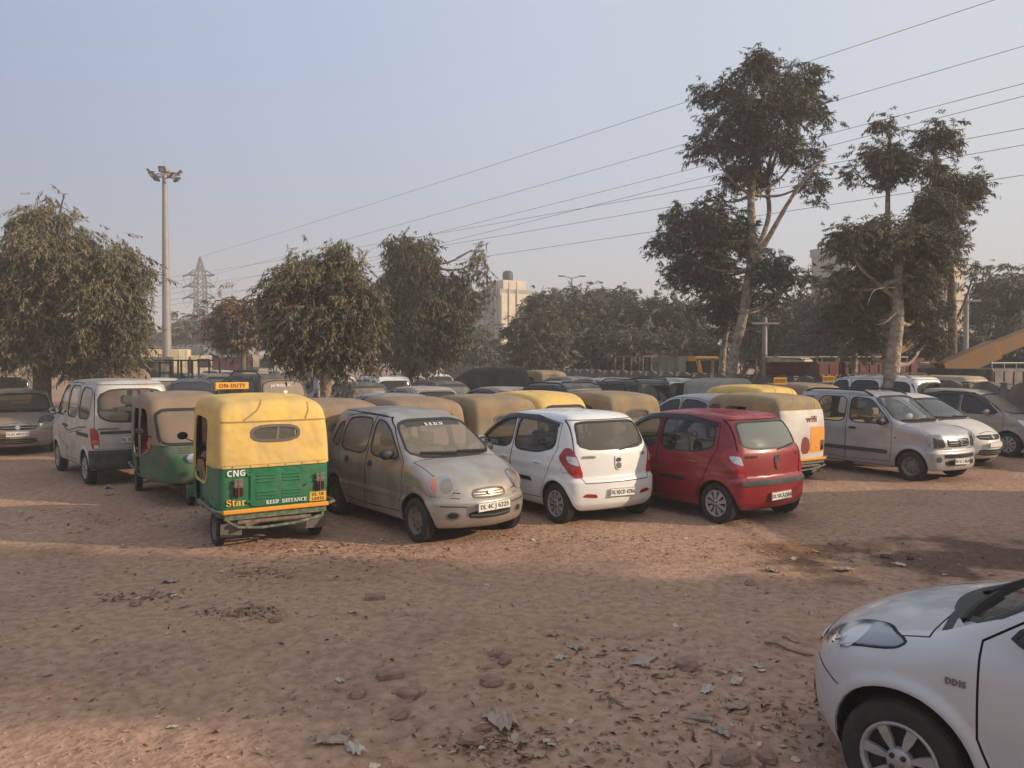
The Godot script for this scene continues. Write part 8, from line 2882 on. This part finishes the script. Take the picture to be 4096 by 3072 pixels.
func litter() -> void:
	var soil := leaf_mat(lin(0.34, 0.215, 0.155), 0.95)
	soil.backlight_enabled = false
	var dry := leaf_mat(lin(0.37, 0.25, 0.17), 0.9)
	var grey := leaf_mat(lin(0.40, 0.32, 0.26), 0.85)
	for m in [dry, grey]:
		m.backlight_enabled = false
	var st := MB.new()
	st.ball(Vector3.ZERO, Vector3(0.5, 0.32, 0.42), 4, 6, 0.22, 3)
	scatter("gravel", st.mesh(), soil, 9000, 21, 0.005, 0.018, 0.5)
	var lf := MB.new()
	for e in [[0.0, 0.0], [0.25, 0.35]]:
		lf.tri(Vector3(-0.5, 0.02, 0), Vector3(0, 0.12, 0.13), Vector3(0, 0.05, -0.13), Vector3.UP)
		lf.tri(Vector3(0, 0.12, 0.13), Vector3(0.5, 0.0, 0.03), Vector3(0, 0.05, -0.13), Vector3.UP)
	var cl := [[-2.6, 9.6, 0.7, 0.35], [-1.8, 9.3, 0.6, 0.3], [1.3, 4.9, 0.5, 0.3], [2.0, 5.0, 0.5, 0.3], [0.9, 5.9, 0.4, 0.3], [-2.8, 8.6, 0.25, 0.2], [2.3, 9.9, 0.9, 0.4], [0.25, 4.6, 0.3, 0.2], [-3.4, 11.6, 1.2, 0.7], [0.9, 3.9, 0.8, 0.4], [-0.1, 4.75, 0.16, 0.1], [-2.2, 9.75, 0.8, 0.2], [0.6, 10.2, 0.8, 0.25], [-3.6, 7.7, 0.2, 0.12], [-2.4, 7.2, 0.2, 0.1], [3.9, 9.3, 0.7, 0.3], [-6.0, 11.5, 1.0, 0.5]]
	scatter("leaf_litter", lf.mesh(), dry, 4600, 22, 0.028, 0.075, 0.22, cl)
	scatter("paper_scraps", scrap_mesh(5, 0.10), grey, 230, 23, 0.025, 0.08, 0.15, cl)
	# things one can pick out
	var stones := [
		[1968, 2738, 0.13, "rounded grey-brown stone lying in the middle of the foreground"], [2020, 2650, 0.09, "small round stone behind the middle stone"], [1990, 2625, 0.10, "dark round stone beside the small round one"],
		[1600, 2860, 0.10, "flat brownish stone left of the dried plastic sheet"], [2750, 2665, 0.16, "angular clod of earth right of the centre"], [2940, 3050, 0.13, "large half-buried stone at the bottom edge, right of centre"],
		[3070, 3040, 0.11, "pale half-buried stone at the bottom edge beside the large one"], [1885, 2970, 0.10, "brown clod near the bottom edge"], [1435, 2780, 0.10, "broken reddish brick lump left of the centre stones"], [540, 2422, 0.10, "dark clod on the shaded ground at the left"],
		[1105, 2486, 0.09, "brown stone in the shaded ground below the rickshaw"], [2120, 2750, 0.05, "pebble right of the middle stone"], [2090, 1990, 0.0, ""], [3000, 2340, 0.10, "dark clod below the red car's shadowed ground"], [3540, 2230, 0.08, "black lump on the oil-stained ground"], [3640, 2235, 0.09, "second black lump on the oil-stained ground"],
	]
	for i in stones.size():
		var s: Array = stones[i]
		if s[2] <= 0.0:
			continue
		var b := MB.new()
		b.ball(Vector3.ZERO, Vector3(s[2], s[2] * 0.6, s[2] * 0.75) * 0.72, 6, 9, 0.16, i * 3)
		var p := spot(s[0], s[1])
		thing("stone", b.mesh(), M.stone if i < 14 else M.oily, Vector3(p.x, fine_land(p.x, -p.z) + s[2] * 0.12, p.z), i * 1.3, s[3], "stone", "stones on the ground")
	var scraps := [
		[1412, 2456, 0.15, 0.35, 0, "white crumpled plastic scrap below the silver hatchback"], [2300, 2590, 0.22, 0.25, 1, "thin translucent plastic bag right of centre"], [2240, 2635, 0.16, 0.4, 0, "crumpled whitish wrapper near the plastic bag"],
		[2210, 2540, 0.18, 0.4, 2, "pale folded packet behind the plastic bag"], [2000, 2890, 0.45, 0.3, 2, "cracked flattened grey sheet lying in the foreground centre"], [2570, 2650, 0.40, 0.16, 1, "grey shredded cloth right of the centre"], [2520, 2600, 0.22, 0.2, 2, "small grey shred behind the shredded cloth"],
		[3030, 2670, 0.14, 0.3, 0, "white striped packet near the leaf heap"], [2830, 2765, 0.22, 0.25, 0, "whitish torn packet at the leaf heap"], [2950, 2830, 0.26, 0.3, 2, "beige twisted cloth scrap before the leaf heap"], [2890, 2940, 0.20, 0.3, 1, "grey ribbed plastic piece near the bottom right"], [2950, 2730, 0.22, 0.35, 0, "bundle of pale strips at the leaf heap"],
		[3380, 2285, 0.36, 0.2, 2, "flat grey sheet on the oil-stained ground"], [3090, 2290, 0.26, 0.25, 2, "ribbed grey scrap below the red hatchback"], [740, 2430, 0.22, 0.25, 2, "long pale scrap on the shaded ground at the left"], [1330, 2970, 0.36, 0.35, 2, "curled strips of dry bark at the bottom left"], [1420, 3010, 0.24, 0.4, 0, "pale curled scrap beside the dry bark strips"],
		[1240, 2460, 0.22, 0.25, 1, "grey scrap pile on the shaded ground left of centre"], [680, 2330, 0.30, 0.3, 1, "grey rubbish patch on the shaded ground at the left"], [430, 1955, 0.40, 0.2, 1, "grey plastic bag beside the minivan's rear wheel"], [440, 1978, 0.30, 0.15, 2, "flat pale scrap in front of the grey plastic bag"], [690, 2902, 0.12, 0.1, 0, "small white block-like scrap at the lower left"],
		[1360, 2720, 0.14, 0.4, 0, "small pale wrapper left of the centre stones"], [980, 2415, 0.2, 0.15, 2, "pale flat scrap at the left below the rickshaw"], [3780, 2290, 0.12, 0.2, 0, "white scrap on the ground above the near car's bonnet"], [3970, 2300, 0.12, 0.2, 2, "pale chip near the right edge above the near car"],
	]
	var pm := [dusty(lin(0.55, 0.51, 0.47), lin(0.38, 0.29, 0.22), 0.0, 0.8, 0.7, 0.0, 0.0, 81, 5.0), dusty(lin(0.36, 0.32, 0.29), lin(0.33, 0.24, 0.18), 0.0, 0.9, 0.7, 0.0, 0.0, 82, 5.0), dusty(lin(0.40, 0.31, 0.24), lin(0.33, 0.23, 0.17), 0.0, 0.9, 0.85, 0.0, 0.0, 83, 5.0)]
	for i in scraps.size():
		var s: Array = scraps[i]
		var p := spot(s[0], s[1])
		var o := thing("plastic_scrap" if s[4] < 2 else "paper_scrap", scrap_mesh(40 + i, s[3], 1.3), pm[s[4]], Vector3(p.x, fine_land(p.x, -p.z) + 0.004, p.z), i * 2.1, s[5], "litter", "litter on the ground")
		o.scale = Vector3(s[2], s[2] * 0.8, s[2]) * 0.55
	var sticks := [[3060, 2575, 3255, 2628, 0.011, "dark stick lying just left of the near car"], [2430, 2790, 2530, 2850, 0.009, "thin bent twig right of the foreground centre"], [2440, 2835, 2438, 2790, 0.009, "short upright-lying twig beside the bent one"], [3130, 2548, 3200, 2575, 0.008, "short twig above the dark stick"], [2835, 3072, 2845, 3020, 0.014, "pale stick at the bottom edge"], [1010, 2150, 1080, 2165, 0.008, "pale twig under the rickshaw's tail"], [1270, 2590, 1300, 2575, 0.0, ""]]
	for s in sticks:
		if s[4] <= 0.0:
			continue
		var a := spot(s[0], s[1])
		var b := spot(s[2], s[3])
		var m := MB.new()
		var pts := PackedVector3Array()
		for k in 5:
			var q := a.lerp(b, k / 4.0)
			pts.append(Vector3(q.x, fine_land(q.x, -q.z) + s[4] * 1.2 + 0.01 * sin(k * 1.9), q.z) - Vector3(a.x, fine_land(a.x, -a.z), a.z))
		m.tube(pts, PackedFloat32Array([s[4], s[4] * 0.9, s[4] * 0.8, s[4] * 0.7, s[4] * 0.5]), 6)
		thing("stick", m.mesh(), M.bark_brown, Vector3(a.x, fine_land(a.x, -a.z), a.z), 0.0, s[5], "stick", "sticks on the ground")
	# half a plank and bricks
	var pk := MB.new()
	pk.box(Vector3(0.16, 0.02, 0.05), Transform3D(), 0.004)
	var pp := spot(2800, 2885)
	thing("wood_piece", pk.mesh(), M.bark, Vector3(pp.x, fine_land(pp.x, -pp.z) + 0.012, pp.z), -0.25, "short flat piece of pale wood near the leaf heap", "wood piece")
	var bk := MB.new()
	bk.box(Vector3(0.19, 0.06, 0.10), Transform3D(), 0.012)
	for s in [[1560, 2705, 0.4, "brick fragment in the shaded foreground, left of two"], [1625, 2770, -0.3, "brick fragment in the shaded foreground, nearer of two"], [1500, 2395, 0.2, "weathered brick lying below the silver hatchback"]]:
		var p := spot(s[0], s[1])
		thing("brick_fragment", bk.mesh(), M.stone, Vector3(p.x, fine_land(p.x, -p.z) + 0.018, p.z), s[2], s[3], "brick", "brick fragments")
